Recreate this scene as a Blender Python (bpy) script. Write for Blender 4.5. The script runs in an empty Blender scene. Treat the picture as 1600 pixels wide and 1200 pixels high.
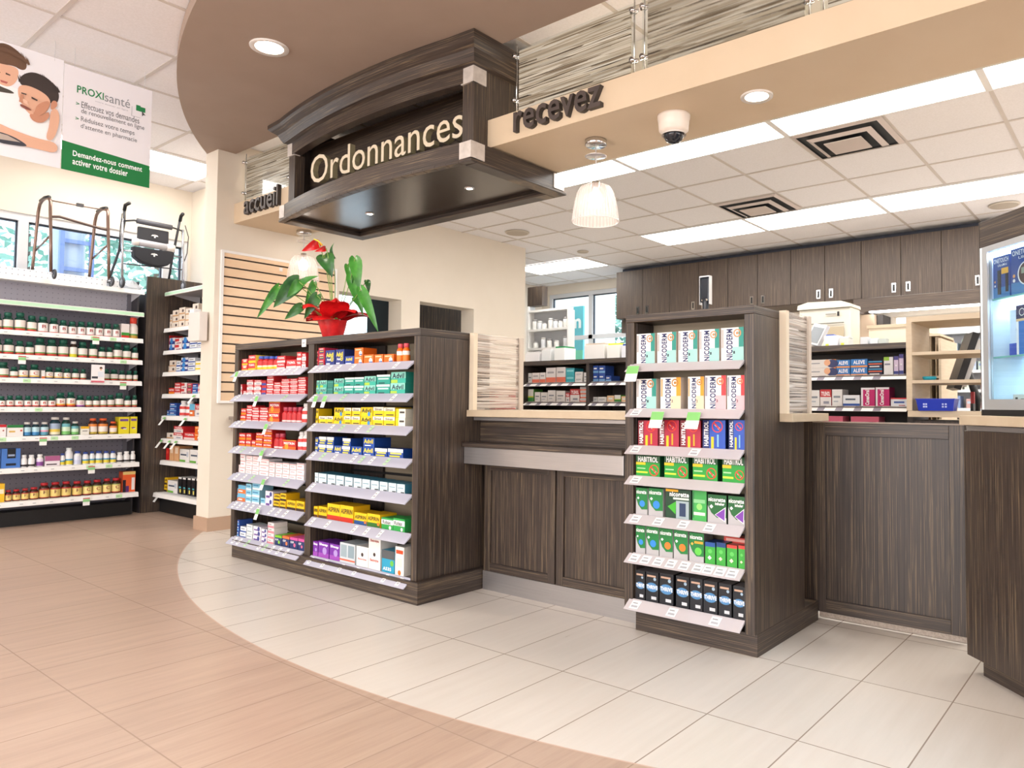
import bpy, math, random
from mathutils import Vector, Matrix
random.seed(7)
C = bpy.context.scene.collection
scene = bpy.context.scene
PI = math.pi

# ------------------------------------------------------------------ camera
cam_data = bpy.data.cameras.new('camera')
cam = bpy.data.objects.new('camera', cam_data)
C.objects.link(cam)
F_PX, PITCH, ROLL, YAW, PPX, PPY = 1142.39, .0405, .0071, -.6607, 112.26, -12.3
cp, sp, cr, sr = math.cos(PITCH), math.sin(PITCH), math.cos(ROLL), math.sin(ROLL)
fw = Vector((0, cp, sp)); r0 = Vector((1, 0, 0)); u0 = Vector((0, -sp, cp))
rt = r0 * cr + u0 * sr; up = -r0 * sr + u0 * cr
rz = Matrix.Rotation(-YAW, 3, 'Z')
fw, rt, up = rz @ fw, rz @ rt, rz @ up
m = Matrix((rt, up, -fw)).transposed().to_4x4()
m.translation = Vector((0, 0, 1.0))
cam.matrix_world = m
cam_data.sensor_fit = 'HORIZONTAL'
cam_data.sensor_width = 36
cam_data.lens = F_PX / 1600 * 36
cam_data.shift_x = -PPX / 1600
cam_data.shift_y = PPY / 1600
cam_data.clip_start = .05
scene.camera = cam

# ------------------------------------------------------------------ world and exposure
w = bpy.data.worlds.new('sky'); scene.world = w; w.use_nodes = True
bg = w.node_tree.nodes['Background']
bg.inputs[0].default_value = (.72, .86, 1, 1)
bg.inputs[1].default_value = 2.8
vs = scene.view_settings
vs.view_transform = 'Standard'; vs.look = 'None'; vs.gamma = 1; vs.use_curve_mapping = False
vs.exposure = .56
TROFFER = 7.0       # brightness of the ceiling light panels

def area_light(name, loc, sx, sy, power, col=(1, .96, .9), rot=(0, 0, 0)):
    d = bpy.data.lights.new(name, 'AREA'); d.shape = 'RECTANGLE'; d.size = sx; d.size_y = sy
    d.energy = power; d.color = col
    o = bpy.data.objects.new(name, d); C.objects.link(o); o.location = loc; o.rotation_euler = rot
    return o

# added fill lamps, out of view behind and right of camera, brighten the fronts
area_light('front_fill', (-1.5, -4.85, 1.6), 8, 2.6, 260, (.95, .97, 1), (PI / 2, 0, 0))
area_light('side_fill', (5.85, 1.0, 1.6), 2.6, 8, 160, (.95, .97, 1), (0, PI / 2, 0))

# ------------------------------------------------------------------ materials
def lin(c):
    c = c / 255
    return c / 12.92 if c <= .04045 else ((c + .055) / 1.055) ** 2.4
def rgb(h):
    h = h.lstrip('#')
    return tuple(lin(int(h[i:i + 2], 16)) for i in (0, 2, 4)) + (1,)
MATS = {}
def mat(col, rough=.5, metal=0, emit=0, alpha=1, key=None, spec=.5, trans=0):
    """plain procedural material: colour with a very slight noise in it"""
    k = (col, rough, metal, emit, alpha, trans)
    if k in MATS: return MATS[k]
    mt = bpy.data.materials.new('paint_' + col.strip('#')); mt.use_nodes = True
    nt = mt.node_tree; p = nt.nodes['Principled BSDF']
    p.inputs['Base Color'].default_value = rgb(col)
    p.inputs['Roughness'].default_value = rough
    p.inputs['Metallic'].default_value = metal
    p.inputs['Alpha'].default_value = alpha
    p.inputs['Specular IOR Level'].default_value = spec
    if trans: p.inputs['Transmission Weight'].default_value = trans
    if emit:
        p.inputs['Emission Color'].default_value = rgb(col)
        p.inputs['Emission Strength'].default_value = emit
    MATS[k] = mt
    return mt

def noise_mat(name, stops, scale, rough=.5, metal=0, detail=3, bump=0, fac_scale=8., distort=0, alpha=None, rough_var=0, spec=.5):
    """noise stretched by `scale` through a colour ramp, in object space"""
    mt = bpy.data.materials.new(name); mt.use_nodes = True
    nt = mt.node_tree; N = nt.nodes; L = nt.links; p = N['Principled BSDF']
    tc = N.new('ShaderNodeTexCoord'); mp = N.new('ShaderNodeMapping'); mp.inputs['Scale'].default_value = scale
    nz = N.new('ShaderNodeTexNoise'); nz.inputs['Scale'].default_value = fac_scale; nz.inputs['Detail'].default_value = detail
    nz.inputs['Distortion'].default_value = distort
    cr_ = N.new('ShaderNodeValToRGB'); e = cr_.color_ramp.elements
    e[0].position, e[0].color = stops[0][0], rgb(stops[0][1])
    e[1].position, e[1].color = stops[-1][0], rgb(stops[-1][1])
    for s_, c_ in stops[1:-1]:
        q = e.new(s_); q.color = rgb(c_)
    L.new(tc.outputs['Object'], mp.inputs[0]); L.new(mp.outputs[0], nz.inputs[0]); L.new(nz.outputs[0], cr_.inputs[0])
    L.new(cr_.outputs[0], p.inputs['Base Color'])
    p.inputs['Roughness'].default_value = rough; p.inputs['Metallic'].default_value = metal
    p.inputs['Specular IOR Level'].default_value = spec
    if bump:
        b = N.new('ShaderNodeBump'); b.inputs['Strength'].default_value = bump; b.inputs['Distance'].default_value = .002
        L.new(nz.outputs[0], b.inputs['Height']); L.new(b.outputs[0], p.inputs['Normal'])
    if alpha is not None:
        p.inputs['Alpha'].default_value = alpha
    return mt

WSTOPS = [(.28, '#241d1b'), (.42, '#382e29'), (.5, '#453a34'), (.56, '#3a302a'), (.62, '#75644f'), (.67, '#4a3d34'), (.78, '#2c2421')]
WOOD_V = noise_mat('dark_wood_upright', WSTOPS, (46, 46, .45), rough=.4, detail=5, fac_scale=5)
WOOD_X = WOOD_Y = noise_mat('dark_wood_level', WSTOPS, (.45, .45, 46), rough=.4, detail=5, fac_scale=5)
BROWN_STOPS = [(.3, '#3f342e'), (.45, '#53463e'), (.54, '#483c35'), (.62, '#6f5f50'), (.7, '#43382f')]
WOOD_CAB = noise_mat('brown_wood_upright', BROWN_STOPS, (40, 40, .4), rough=.5, detail=4, fac_scale=5)
WOOD_CABX = noise_mat('brown_wood_level', BROWN_STOPS, (.4, .4, 40), rough=.5, detail=4, fac_scale=5)
CREAM = noise_mat('cream_wall_paint', [(.3, '#e3d8c8'), (.7, '#e7dccd')], (1, 1, 1), rough=.85, fac_scale=3)
SAND = noise_mat('sand_paint', [(.3, '#d3bda0'), (.7, '#d7c2a6')], (1, 1, 1), rough=.6, fac_scale=3)
TAUPE = noise_mat('taupe_soffit_paint', [(.3, '#a28e80'), (.7, '#a69284')], (1, 1, 1), rough=.8, fac_scale=4)
STEEL = noise_mat('brushed_steel', [(.3, '#aaa7a8'), (.7, '#b8b5b4')], (.6, .6, 120), rough=.36, metal=.8, fac_scale=6)
COUNTERTOP = noise_mat('beige_countertop', [(.3, '#baa78d'), (.7, '#c2b097')], (2, 2, 2), rough=.6, fac_scale=8)
MAPLE = noise_mat('pale_maple', [(.3, '#cbb89d'), (.7, '#d3c1a8')], (2, 2, 20), rough=.6, fac_scale=4)
WHITE = mat('#f1efec', .5); OFFW = mat('#e4e1df', .55); LAV = mat('#b6b5c4', .35); GREY = mat('#8f8d92', .5)
TAG = mat('#f6f5f2', .6); TAGG = mat('#b9e2ad', .6); BLACK = mat('#141416', .45); DGREY = mat('#3a3a3e', .5)
CHROME = mat('#d6d6d8', .12, 1); ALU = mat('#c5c7ca', .3, .8)
PEGW = mat('#ecebea', .5); PEG_SHADED = mat('#7d7984', .6); HOLE = mat('#55525c', .8)

def glass_mat(name, tint='#e8f7f4', mixv=.12):
    mt = bpy.data.materials.new(name); mt.use_nodes = True
    nt = mt.node_tree; N = nt.nodes; L = nt.links
    N.remove(N['Principled BSDF'])
    t = N.new('ShaderNodeBsdfTransparent'); t.inputs[0].default_value = rgb(tint)
    g = N.new('ShaderNodeBsdfGlossy'); g.inputs['Roughness'].default_value = .03
    mx = N.new('ShaderNodeMixShader'); lw = N.new('ShaderNodeLayerWeight'); lw.inputs[0].default_value = .5
    pw = N.new('ShaderNodeMath'); pw.operation = 'POWER'; pw.inputs[1].default_value = 5
    ad = N.new('ShaderNodeMath'); ad.operation = 'MULTIPLY_ADD'; ad.inputs[1].default_value = .8; ad.inputs[2].default_value = mixv
    L.new(lw.outputs['Facing'], pw.inputs[0]); L.new(pw.outputs[0], ad.inputs[0]); L.new(ad.outputs[0], mx.inputs[0])
    L.new(t.outputs[0], mx.inputs[1]); L.new(g.outputs[0], mx.inputs[2]); L.new(mx.outputs[0], N['Material Output'].inputs[0])
    return mt
GLASS = glass_mat('clear_glass', '#fbfdfd', .04)
CASE_GLASS = glass_mat('case_glass', '#f4fbfd', .05)
GLASS_EDGE = mat('#7fc4b8', .2, alpha=.85)

def reed_mat(name, stops, alpha_lo, alpha_hi, scale=(1.1, 1.1, 50)):
    """resin panel with dried reeds cast inside: streaks of different lengths"""
    mt = bpy.data.materials.new(name); mt.use_nodes = True
    nt = mt.node_tree; N = nt.nodes; L = nt.links; p = N['Principled BSDF']
    tc = N.new('ShaderNodeTexCoord'); mp = N.new('ShaderNodeMapping'); mp.inputs['Scale'].default_value = scale
    n2 = N.new('ShaderNodeTexNoise'); n2.inputs['Scale'].default_value = 1.5
    ad = N.new('ShaderNodeVectorMath'); ad.operation = 'MULTIPLY_ADD'; ad.inputs[1].default_value = (0, 0, .35)
    nz = N.new('ShaderNodeTexVoronoi'); nz.feature = 'F1'; nz.inputs['Scale'].default_value = 3.2
    cr_ = N.new('ShaderNodeValToRGB'); e = cr_.color_ramp.elements
    e[0].position, e[0].color = stops[0][0], rgb(stops[0][1]); e[1].position, e[1].color = stops[-1][0], rgb(stops[-1][1])
    for s_, c_ in stops[1:-1]:
        q = e.new(s_); q.color = rgb(c_)
    sep = N.new('ShaderNodeSeparateColor')
    L.new(tc.outputs['Object'], mp.inputs[0]); L.new(tc.outputs['Object'], n2.inputs[0])
    L.new(n2.outputs['Color'], ad.inputs[0]); L.new(mp.outputs[0], ad.inputs[2]); L.new(ad.outputs[0], nz.inputs[0])
    L.new(nz.outputs['Color'], sep.inputs[0]); L.new(sep.outputs[0], cr_.inputs[0])
    L.new(cr_.outputs[0], p.inputs['Base Color'])
    mr = N.new('ShaderNodeMapRange'); mr.inputs['To Min'].default_value = alpha_lo; mr.inputs['To Max'].default_value = alpha_hi
    L.new(sep.outputs[1], mr.inputs[0]); L.new(mr.outputs[0], p.inputs['Alpha'])
    p.inputs['Roughness'].default_value = .25
    return mt
REED = reed_mat('reed_resin', [(.0, '#3d332b'), (.16, '#8a7a66'), (.35, '#c5b8a3'), (.6, '#ded5c6'), (.8, '#a89a86'), (1., '#efe9dd')], .75, 1)
REED_P = reed_mat('pale_reed_resin', [(.0, '#8f7d70'), (.2, '#c4b4a8'), (.5, '#efe8df'), (.8, '#d9cbbd'), (1., '#f5f0ea')], .1, .78)

# ------------------------------------------------------------------ mesh building
class MB:
    def __init__(s): s.v = []; s.f = []; s.mi = []; s.ms = []; s.sm = []
    def mid(s, m_):
        if m_ not in s.ms: s.ms.append(m_)
        return s.ms.index(m_)
    def add(s, vs_, fs, m_, smooth=False):
        b = len(s.v); k = s.mid(m_); s.v += [tuple(q) for q in vs_]
        for f in fs: s.f.append([b + i for i in f]); s.mi.append(k); s.sm.append(smooth)
        return s
    def box(s, x0, x1, y0, y1, z0, z1, m_):
        if x0 > x1: x0, x1 = x1, x0
        if y0 > y1: y0, y1 = y1, y0
        if z0 > z1: z0, z1 = z1, z0
        v = [(x, y, z) for z in (z0, z1) for x, y in ((x0, y0), (x1, y0), (x1, y1), (x0, y1))]
        return s.add(v, [(0, 3, 2, 1), (4, 5, 6, 7), (0, 1, 5, 4), (1, 2, 6, 5), (2, 3, 7, 6), (3, 0, 4, 7)], m_)
    def prism(s, poly, a, b, m_, axis='z'):
        """polygon extruded between a and b along an axis (poly in the other two coordinates)"""
        n = len(poly)
        def P(q, t): return {'z': (q[0], q[1], t), 'x': (t, q[0], q[1]), 'y': (q[0], t, q[1])}[axis]
        v = [P(q, a) for q in poly] + [P(q, b) for q in poly]
        fs = [tuple(range(n))[::-1], tuple(range(n, 2 * n))] + [(i, (i + 1) % n, n + (i + 1) % n, n + i) for i in range(n)]
        return s.add(v, fs, m_)
    def lathe(s, prof, m_, c=(0, 0, 0), n=20, smooth=True, cap=True):
        v = []; fs = []
        for r_, z_ in prof:
            for i in range(n):
                t = 2 * PI * i / n; v.append((c[0] + r_ * math.cos(t), c[1] + r_ * math.sin(t), c[2] + z_))
        for j in range(len(prof) - 1):
            for i in range(n):
                a = j * n + i; b = j * n + (i + 1) % n
                fs.append((a, b, b + n, a + n))
        if cap:
            fs.append(tuple(range(n))[::-1]); fs.append(tuple(range((len(prof) - 1) * n, len(prof) * n)))
        return s.add(v, fs, m_, smooth)
    def tube(s, pts, r_, m_, n=10, closed=False):
        pts = [Vector(p) for p in pts]; v = []; fs = []
        rs = r_ if isinstance(r_, (list, tuple)) else [r_] * len(pts)
        k = len(pts); up_ = None
        for i, p in enumerate(pts):
            if closed: d = pts[(i + 1) % k] - pts[i - 1]
            else: d = pts[min(i + 1, k - 1)] - pts[max(i - 1, 0)]
            d.normalize()
            if up_ is None: up_ = Vector((0, 0, 1)) if abs(d.z) < .9 else Vector((1, 0, 0))
            a = d.cross(up_)
            if a.length < 1e-4: a = d.cross(Vector((0, 1, 0)))
            a.normalize(); b = a.cross(d); up_ = b
            for j in range(n):
                t = 2 * PI * j / n; v.append(p + (a * math.cos(t) + b * math.sin(t)) * rs[i])
        for i in range(k if closed else k - 1):
            for j in range(n):
                a0 = i * n + j; a1 = i * n + (j + 1) % n; b0 = ((i + 1) % k) * n + j; b1 = ((i + 1) % k) * n + (j + 1) % n
                fs.append((a0, a1, b1, b0))
        if not closed: fs += [tuple(range(n))[::-1], tuple(range((k - 1) * n, k * n))]
        return s.add(v, fs, m_, True)
    def quad(s, a, b, c, d, m_): return s.add([a, b, c, d], [(0, 1, 2, 3)], m_)
    def disc(s, c, r_, m_, u=(1, 0, 0), v=(0, 0, 1), n=20, ry=None):
        u = Vector(u); v = Vector(v); c = Vector(c); ry = ry or r_
        return s.add([c + u * math.cos(2 * PI * i / n) * r_ + v * math.sin(2 * PI * i / n) * ry for i in range(n)], [tuple(range(n))], m_)
    def ring(s, c, r0_, r1_, m_, u=(1, 0, 0), v=(0, 0, 1), n=20):
        u = Vector(u); v = Vector(v); c = Vector(c)
        vv = [c + (u * math.cos(2 * PI * i / n) + v * math.sin(2 * PI * i / n)) * q for q in (r0_, r1_) for i in range(n)]
        return s.add(vv, [(i, (i + 1) % n, n + (i + 1) % n, n + i) for i in range(n)], m_)
    def text(s, string, o, u, v, x0, y0, x1, y1, m_, bold=0, ext=0, fit=True, rot=0, curve_r=None):
        """letters inside the rectangle (x0,y0)-(x1,y1) of the plane o + x u + y v; rot=90 reads upwards"""
        vv, ff, W_, H_, off = glyphs(string, bold, ext)
        o = Vector(o); u = Vector(u); v = Vector(v); n_ = u.cross(v)
        bw, bh = (x1 - x0, y1 - y0) if not rot else (y1 - y0, x1 - x0)
        sx, sy = bw / W_, bh / H_
        if not fit: sx = sy = min(sx, sy)
        px_ = (bw - sx * W_) / 2; py_ = (bh - sy * H_) / 2
        res = []
        for a, b, c in vv:
            a = (a - off[0]) * sx + px_; b = (b - off[1]) * sy + py_
            if rot: a, b = x1 - b, y0 + a
            else: a, b = x0 + a, y0 + b
            if curve_r:
                t = a / curve_r
                res.append(o + u * (math.sin(t) * curve_r) + v * b + n_ * (math.cos(t) * curve_r + c))
            else: res.append(o + u * a + v * b + n_ * c)
        return s.add(res, ff, m_)
    def mesh(s, name):
        me = bpy.data.meshes.new(name); me.from_pydata(s.v, [], s.f)
        for m_ in s.ms: me.materials.append(m_)
        me.polygons.foreach_set('material_index', s.mi)
        me.polygons.foreach_set('use_smooth', s.sm)
        me.update(); return me
    def obj(s, name, parent=None, bevel=0):
        o = bpy.data.objects.new(name, s.mesh(name)); C.objects.link(o)
        if parent: o.parent = parent
        if bevel:
            b = o.modifiers.new('bevel', 'BEVEL'); b.width = bevel; b.segments = 2; b.limit_method = 'ANGLE'
        return o

GL = {}
def glyphs(string, bold=0, ext=0):
    k = (string, bold, ext)
    if k in GL: return GL[k]
    cu = bpy.data.curves.new('t', 'FONT'); cu.body = string; cu.size = 1; cu.offset = bold; cu.resolution_u = 3; cu.space_character = 1 + bold * 2.5
    cu.extrude = ext
    ob = bpy.data.objects.new('t', cu)
    me = bpy.data.meshes.new_from_object(ob)
    vv = [tuple(x.co) for x in me.vertices]; ff = [tuple(p.vertices) for p in me.polygons]
    bpy.data.objects.remove(ob); bpy.data.curves.remove(cu); bpy.data.meshes.remove(me)
    xs = [a for a, _, _ in vv] or [0, 1]; ys = [b for _, b, _ in vv] or [0, 1]
    GL[k] = (vv, ff, max(xs) - min(xs) + 1e-6, max(ys) - min(ys) + 1e-6, (min(xs), min(ys)))
    return GL[k]

def tag(o, label, cat, group=None):
    o['label'] = label; o['category'] = cat
    n = len(label.replace(',', ' ').split())
    if not 4 <= n <= 16: print('LABEL LENGTH', n, label)
    if group: o['group'] = group
    return o
def struct(o): o['kind'] = 'structure'; return o
def empty(name, loc=(0, 0, 0), rz_=0):
    o = bpy.data.objects.new(name, None); C.objects.link(o); o.location = loc; o.rotation_euler = (0, 0, rz_)
    o.empty_display_size = .1
    return o
def dup_tree(o, parent=None):
    c = o.copy(); C.objects.link(c)
    if parent: c.parent = parent
    for ch in list(o.children): dup_tree(ch, c)
    return c

# ================================================================== THE ROOM
ORD = ['zeroth', 'first', 'second', 'third', 'fourth', 'fifth', 'sixth', 'seventh', 'eighth', 'ninth', 'tenth', 'eleventh', 'twelfth',
       'thirteenth', 'fourteenth', 'fifteenth', 'sixteenth', 'seventeenth', 'eighteenth']
CX, CY, CR = -2.507, 7.064, 5.489          # centre and radius of the curved floor inlay

# floor: one material, two tile colours split by the curve, joints on one 30 x 61 cm grid
def floor_material():
    mt = bpy.data.materials.new('floor_tiles'); mt.use_nodes = True
    nt = mt.node_tree; N = nt.nodes; L = nt.links; p = N['Principled BSDF']
    geo = N.new('ShaderNodeNewGeometry'); sep = N.new('ShaderNodeSeparateXYZ'); L.new(geo.outputs['Position'], sep.inputs[0])
    def M(op, a, b=None, c=None):
        n = N.new('ShaderNodeMath'); n.operation = op
        for i, q in enumerate((a, b, c)):
            if q is None: continue
            if isinstance(q, (int, float)): n.inputs[i].default_value = q
            else: L.new(q, n.inputs[i])
        return n.outputs[0]
    x, y = sep.outputs[0], sep.outputs[1]
    dist = M('SQRT', M('ADD', M('POWER', M('SUBTRACT', x, CX), 2.), M('POWER', M('SUBTRACT', y, CY), 2.)))
    inside = M('LESS_THAN', dist, CR)
    gx = M('PINGPONG', M('SUBTRACT', x, -1.165 - .3045 * 40), .3045 / 2)   # distance to nearest joint
    fx = M('ABSOLUTE', M('SUBTRACT', M('FRACT', M('DIVIDE', M('SUBTRACT', x, -1.165 - .3045 * 40 - .15225), .3045)), .5))
    fy = M('ABSOLUTE', M('SUBTRACT', M('FRACT', M('DIVIDE', M('SUBTRACT', y, 2.165 - .611 * 40 - .3055), .611)), .5))
    jx = M('LESS_THAN', fx, .0022 / .3045); jy = M('LESS_THAN', fy, .0022 / .611)
    joint = M('MAXIMUM', jx, jy)
    # streaks along y
    mp = N.new('ShaderNodeMapping'); mp.inputs['Scale'].default_value = (16, 1.1, 1)
    L.new(geo.outputs['Position'], mp.inputs[0])
    nz = N.new('ShaderNodeTexNoise'); nz.inputs['Scale'].default_value = 1.6; nz.inputs['Detail'].default_value = 5; nz.inputs['Roughness'].default_value = .65
    L.new(mp.outputs[0], nz.inputs[0])
    # per-tile tint
    ix = M('FLOOR', M('DIVIDE', M('SUBTRACT', x, -1.165 - .3045 * 40), .3045)); iy = M('FLOOR', M('DIVIDE', M('SUBTRACT', y, 2.165 - .611 * 40), .611))
    cb = N.new('ShaderNodeCombineXYZ'); L.new(ix, cb.inputs[0]); L.new(iy, cb.inputs[1])
    wn = N.new('ShaderNodeTexWhiteNoise'); wn.noise_dimensions = '2D'; L.new(cb.outputs[0], wn.inputs[0])
    rb = N.new('ShaderNodeValToRGB'); e = rb.color_ramp.elements
    e[0].position, e[0].color = .25, rgb('#a38a79'); e[1].position, e[1].color = .75, rgb('#bda492')
    q = e.new(.5); q.color = rgb('#b39987')
    L.new(nz.outputs[0], rb.inputs[0])
    rc = N.new('ShaderNodeValToRGB'); e = rc.color_ramp.elements
    e[0].position, e[0].color = .3, rgb('#cdc4ba'); e[1].position, e[1].color = .7, rgb('#d4ccc3')
    L.new(nz.outputs[0], rc.inputs[0])
    def mix(f, a, b, bt='MIX'):
        n = N.new('ShaderNodeMix'); n.data_type = 'RGBA'; n.blend_type = bt
        if isinstance(f, float): n.inputs[0].default_value = f
        else: L.new(f, n.inputs[0])
        for i, q_ in ((6, a), (7, b)):
            if isinstance(q_, tuple): n.inputs[i].default_value = q_
            else: L.new(q_, n.inputs[i])
        return n.outputs[2]
    tile = mix(inside, rb.outputs[0], rc.outputs[0])
    tint = M('MULTIPLY_ADD', wn.outputs[0], .07, .965)
    cc = N.new('ShaderNodeCombineColor')
    for i in range(3): L.new(tint, cc.inputs[i])
    tile = mix(1., tile, cc.outputs[0], 'MULTIPLY')
    grout = mix(inside, rgb('#a08a7a'), rgb('#8f7f72'))
    col = mix(joint, tile, grout)
    edge = M('LESS_THAN', M('ABSOLUTE', M('SUBTRACT', dist, CR)), .003)
    col = mix(edge, col, rgb('#c4a795'))
    L.new(col, p.inputs['Base Color'])
    p.inputs['Roughness'].default_value = .3
    rr = M('MULTIPLY_ADD', nz.outputs[0], .12, .24); rr = M('MULTIPLY_ADD', joint, .35, rr)
    L.new(rr, p.inputs['Roughness'])
    p.inputs['Specular IOR Level'].default_value = .38
    bmp = N.new('ShaderNodeBump'); bmp.inputs['Strength'].default_value = .25; bmp.inputs['Distance'].default_value = .002; bmp.invert = True
    L.new(joint, bmp.inputs['Height']); L.new(bmp.outputs[0], p.inputs['Normal'])
    return mt
b = MB(); b.box(-8, 6, -5, 10.6, -.1, 0, floor_material()); struct(b.obj('floor'))

# ceilings: lay-in tiles with a T-grid
TILE = noise_mat('ceiling_tile', [(.35, '#e9e6e7'), (.65, '#efecee')], (1, 1, 1), rough=.9, fac_scale=90, bump=.15)
GRID = mat('#cfc6bf', .5)
def ceiling(b, x0, x1, y0, y1, z, ox, oy, holes=()):
    s = .6096; t = .012
    b.box(x0, x1, y0, y1, z + .004, z + .05, TILE)
    k = math.ceil((x0 - ox) / s)
    while ox + k * s < x1:
        X = ox + k * s; b.box(X - t, X + t, y0, y1, z, z + .004, GRID); k += 1
    k = math.ceil((y0 - oy) / s)
    while oy + k * s < y1:
        Y = oy + k * s; b.box(x0, x1, Y - t, Y + t, z - .0005, z + .0035, GRID); k += 1
b = MB()
GX, GY = -2.539, 5.35                      # a crossing of the pharmacy ceiling grid
ceiling(b, -7.54, 6, 3.46, 8.62, 2.855, GX, GY)
ceiling(b, -7.54, 6, -5, 3.46, 3.1, -4.66, 1.31)
b.box(-7.54, 6, 3.46, 3.5, 2.855, 3.15, CREAM)
struct(b.obj('ceiling'))

def troffer(x0, x1, y0, y1, z, label, group):
    t = empty('ceiling_light', (x0, y0, z))
    f = MB()
    w_, d_ = x1 - x0, y1 - y0
    for a in ((0, w_, 0, .02), (0, w_, d_ - .02, d_), (0, .02, .02, d_ - .02), (w_ - .02, w_, .02, d_ - .02)):
        f.box(*a, -.012, -.001, mat('#e8e6e4', .5))
    f.obj('frame', t)
    MB().box(.02, w_ - .02, .02, d_ - .02, -.008, -.002, mat('#fffdf8', .6, emit=TROFFER)).obj('diffuser', t)
    tag(t, label, 'ceiling light', group)
    return t
s = .6096
n = 0
rowsL = [('front row of pharmacy ceiling lights', GY - 2 * s, [-3, -1, 1, 3, 5, 7, 9]), ('second row of pharmacy ceiling lights', GY + 2 * s, [-3, -1, 1, 3, 5, 7])]
for gi, (g, y0, us) in enumerate(rowsL):
    for i, u in enumerate(us):
        place = ('front' if gi == 0 else 'second')
        troffer(GX + u * s, GX + (u + 2) * s, y0, y0 + s, 2.855, f'bright long ceiling light panel, {ORD[i+1]} from left in {place} pharmacy row', g)
troffer(GX - 7 * s, GX - 5 * s, GY + 3 * s - .05, GY + 4 * s - .05, 2.855, 'bright ceiling light panel near the back pharmacy window', 'pharmacy window light')
sx0, sy0 = -4.66, 1.31
troffer(sx0 - 4 * s, sx0 - 3 * s, sy0 + s, sy0 + 3 * s, 3.1, 'bright ceiling light panel above the vitamin wall beside the pillar', 'shop floor ceiling lights')
k = 0
for yy in (-3.2, -.8):
    for xx in (-6.4, -3.9, -1.5, 1.0, 3.5):
        a = sx0 + round((xx - sx0) / s) * s; c_ = sy0 + round((yy - sy0) / s) * s
        k += 1
        troffer(a, a + 2 * s, c_, c_ + s, 3.1, f'ceiling light panel over the shop floor, {ORD[k]} of ten behind', 'shop floor ceiling lights')

# curved soffit, a slice of disc below the shop ceiling, ending straight at the light cove
R2 = 5.57
pts = []
a0 = math.atan2(2.74 - CY, -math.sqrt(R2 ** 2 - (2.74 - CY) ** 2)); a1 = math.atan2(2.88 - CY, math.sqrt(R2 ** 2 - (2.88 - CY) ** 2))
a0 += 2 * PI; a1 += 2 * PI
for i in range(65):
    t = a0 + (a1 - a0) * i / 64; pts.append((CX + R2 * math.cos(t), CY + R2 * math.sin(t)))
pts += [(pts[-1][0], 2.88), (-5.83, 2.88), (-5.83, 2.74)]
b = MB(); b.prism(pts, 3.02, 3.1, TAUPE)
struct(b.obj('ceiling'))

# outer walls
def wall_with_holes(b, ax, pos0, pos1, a0_, a1_, z0, z1, holes, m_):
    """ax 'x': wall normal along x between pos0,pos1; holes [(a0,a1,z0,z1)] sorted along a"""
    def bx(p, q, r_, t):
        if q - p < 1e-4 or t - r_ < 1e-4: return
        if ax == 'x': b.box(pos0, pos1, p, q, r_, t, m_)
        else: b.box(p, q, pos0, pos1, r_, t, m_)
    c_ = a0_
    for (h0, h1, g0, g1) in holes:
        bx(c_, h0, z0, z1); bx(h0, h1, z0, g0); bx(h0, h1, g1, z1); c_ = h1
    bx(c_, a1_, z0, z1)
b = MB(); wall_with_holes(b, 'x', -7.74, -7.54, -5, 10.6, 0, 3.15, [(-2.2, 3.28, 1.97, 2.6), (4.6, 6.1, .9, 2.6)], CREAM); struct(b.obj('wall_left'))
b = MB(); wall_with_holes(b, 'y', 8.62, 8.8, -7.54, 6, 0, 3.15, [(-7.4, -5.3, 1.0, 2.72), (-2.3, 1.6, .9, 2.03)], CREAM); struct(b.obj('wall_back'))
b = MB(); b.box(6, 6.2, -5, 10.6, 0, 3.15, CREAM); struct(b.obj('wall_right'))
b = MB(); b.box(-7.74, 6.2, -5.2, -5, 0, 3.15, CREAM); struct(b.obj('wall_front'))
# partition beside the counter with two service openings, and the wall behind the corner shelving
b = MB(); wall_with_holes(b, 'x', -6.03, -5.83, 2.74, 6.36, 0, 3.1, [(3.86, 4.56, 1.0, 2.03), (4.79, 5.535, 1.0, 2.045)], CREAM); struct(b.obj('wall_partition'))
b = MB(); b.box(-7.54, -6.03, 3.3, 3.4, 0, 3.1, CREAM); struct(b.obj('wall_corner'))
b = MB()
b.box(-6.045, -5.815, 2.725, 2.745, 0, .105, mat('#b99b84', .5)); b.box(-6.045, -6.03, 2.745, 2.9, 0, .105, mat('#b99b84', .5))
b.box(-5.83, -5.815, 2.745, 3.9, 0, .105, mat('#b99b84', .5)); struct(b.obj('baseboard_pillar'))

# back room seen through the opening under the valance
b = MB(); b.box(-2.6, 2, 10.4, 10.5, 0, 2.9, OFFW); struct(b.obj('wall_storeroom'))
b = MB(); b.box(-2.6, 2, 8.8, 10.4, 2.5, 2.55, OFFW); struct(b.obj('ceiling'))
for i, x in enumerate((-1.9, -.5)):
    t = empty('ceiling_light', (x, 9.3, 2.5)); MB().box(0, 1.2, 0, .3, -.012, 0, mat('#ffffff', .5, emit=6)).obj('diffuser', t)
    tag(t, f'strip light in the store room, {("left", "right")[i]} one', 'ceiling light', 'store room lights')

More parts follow.
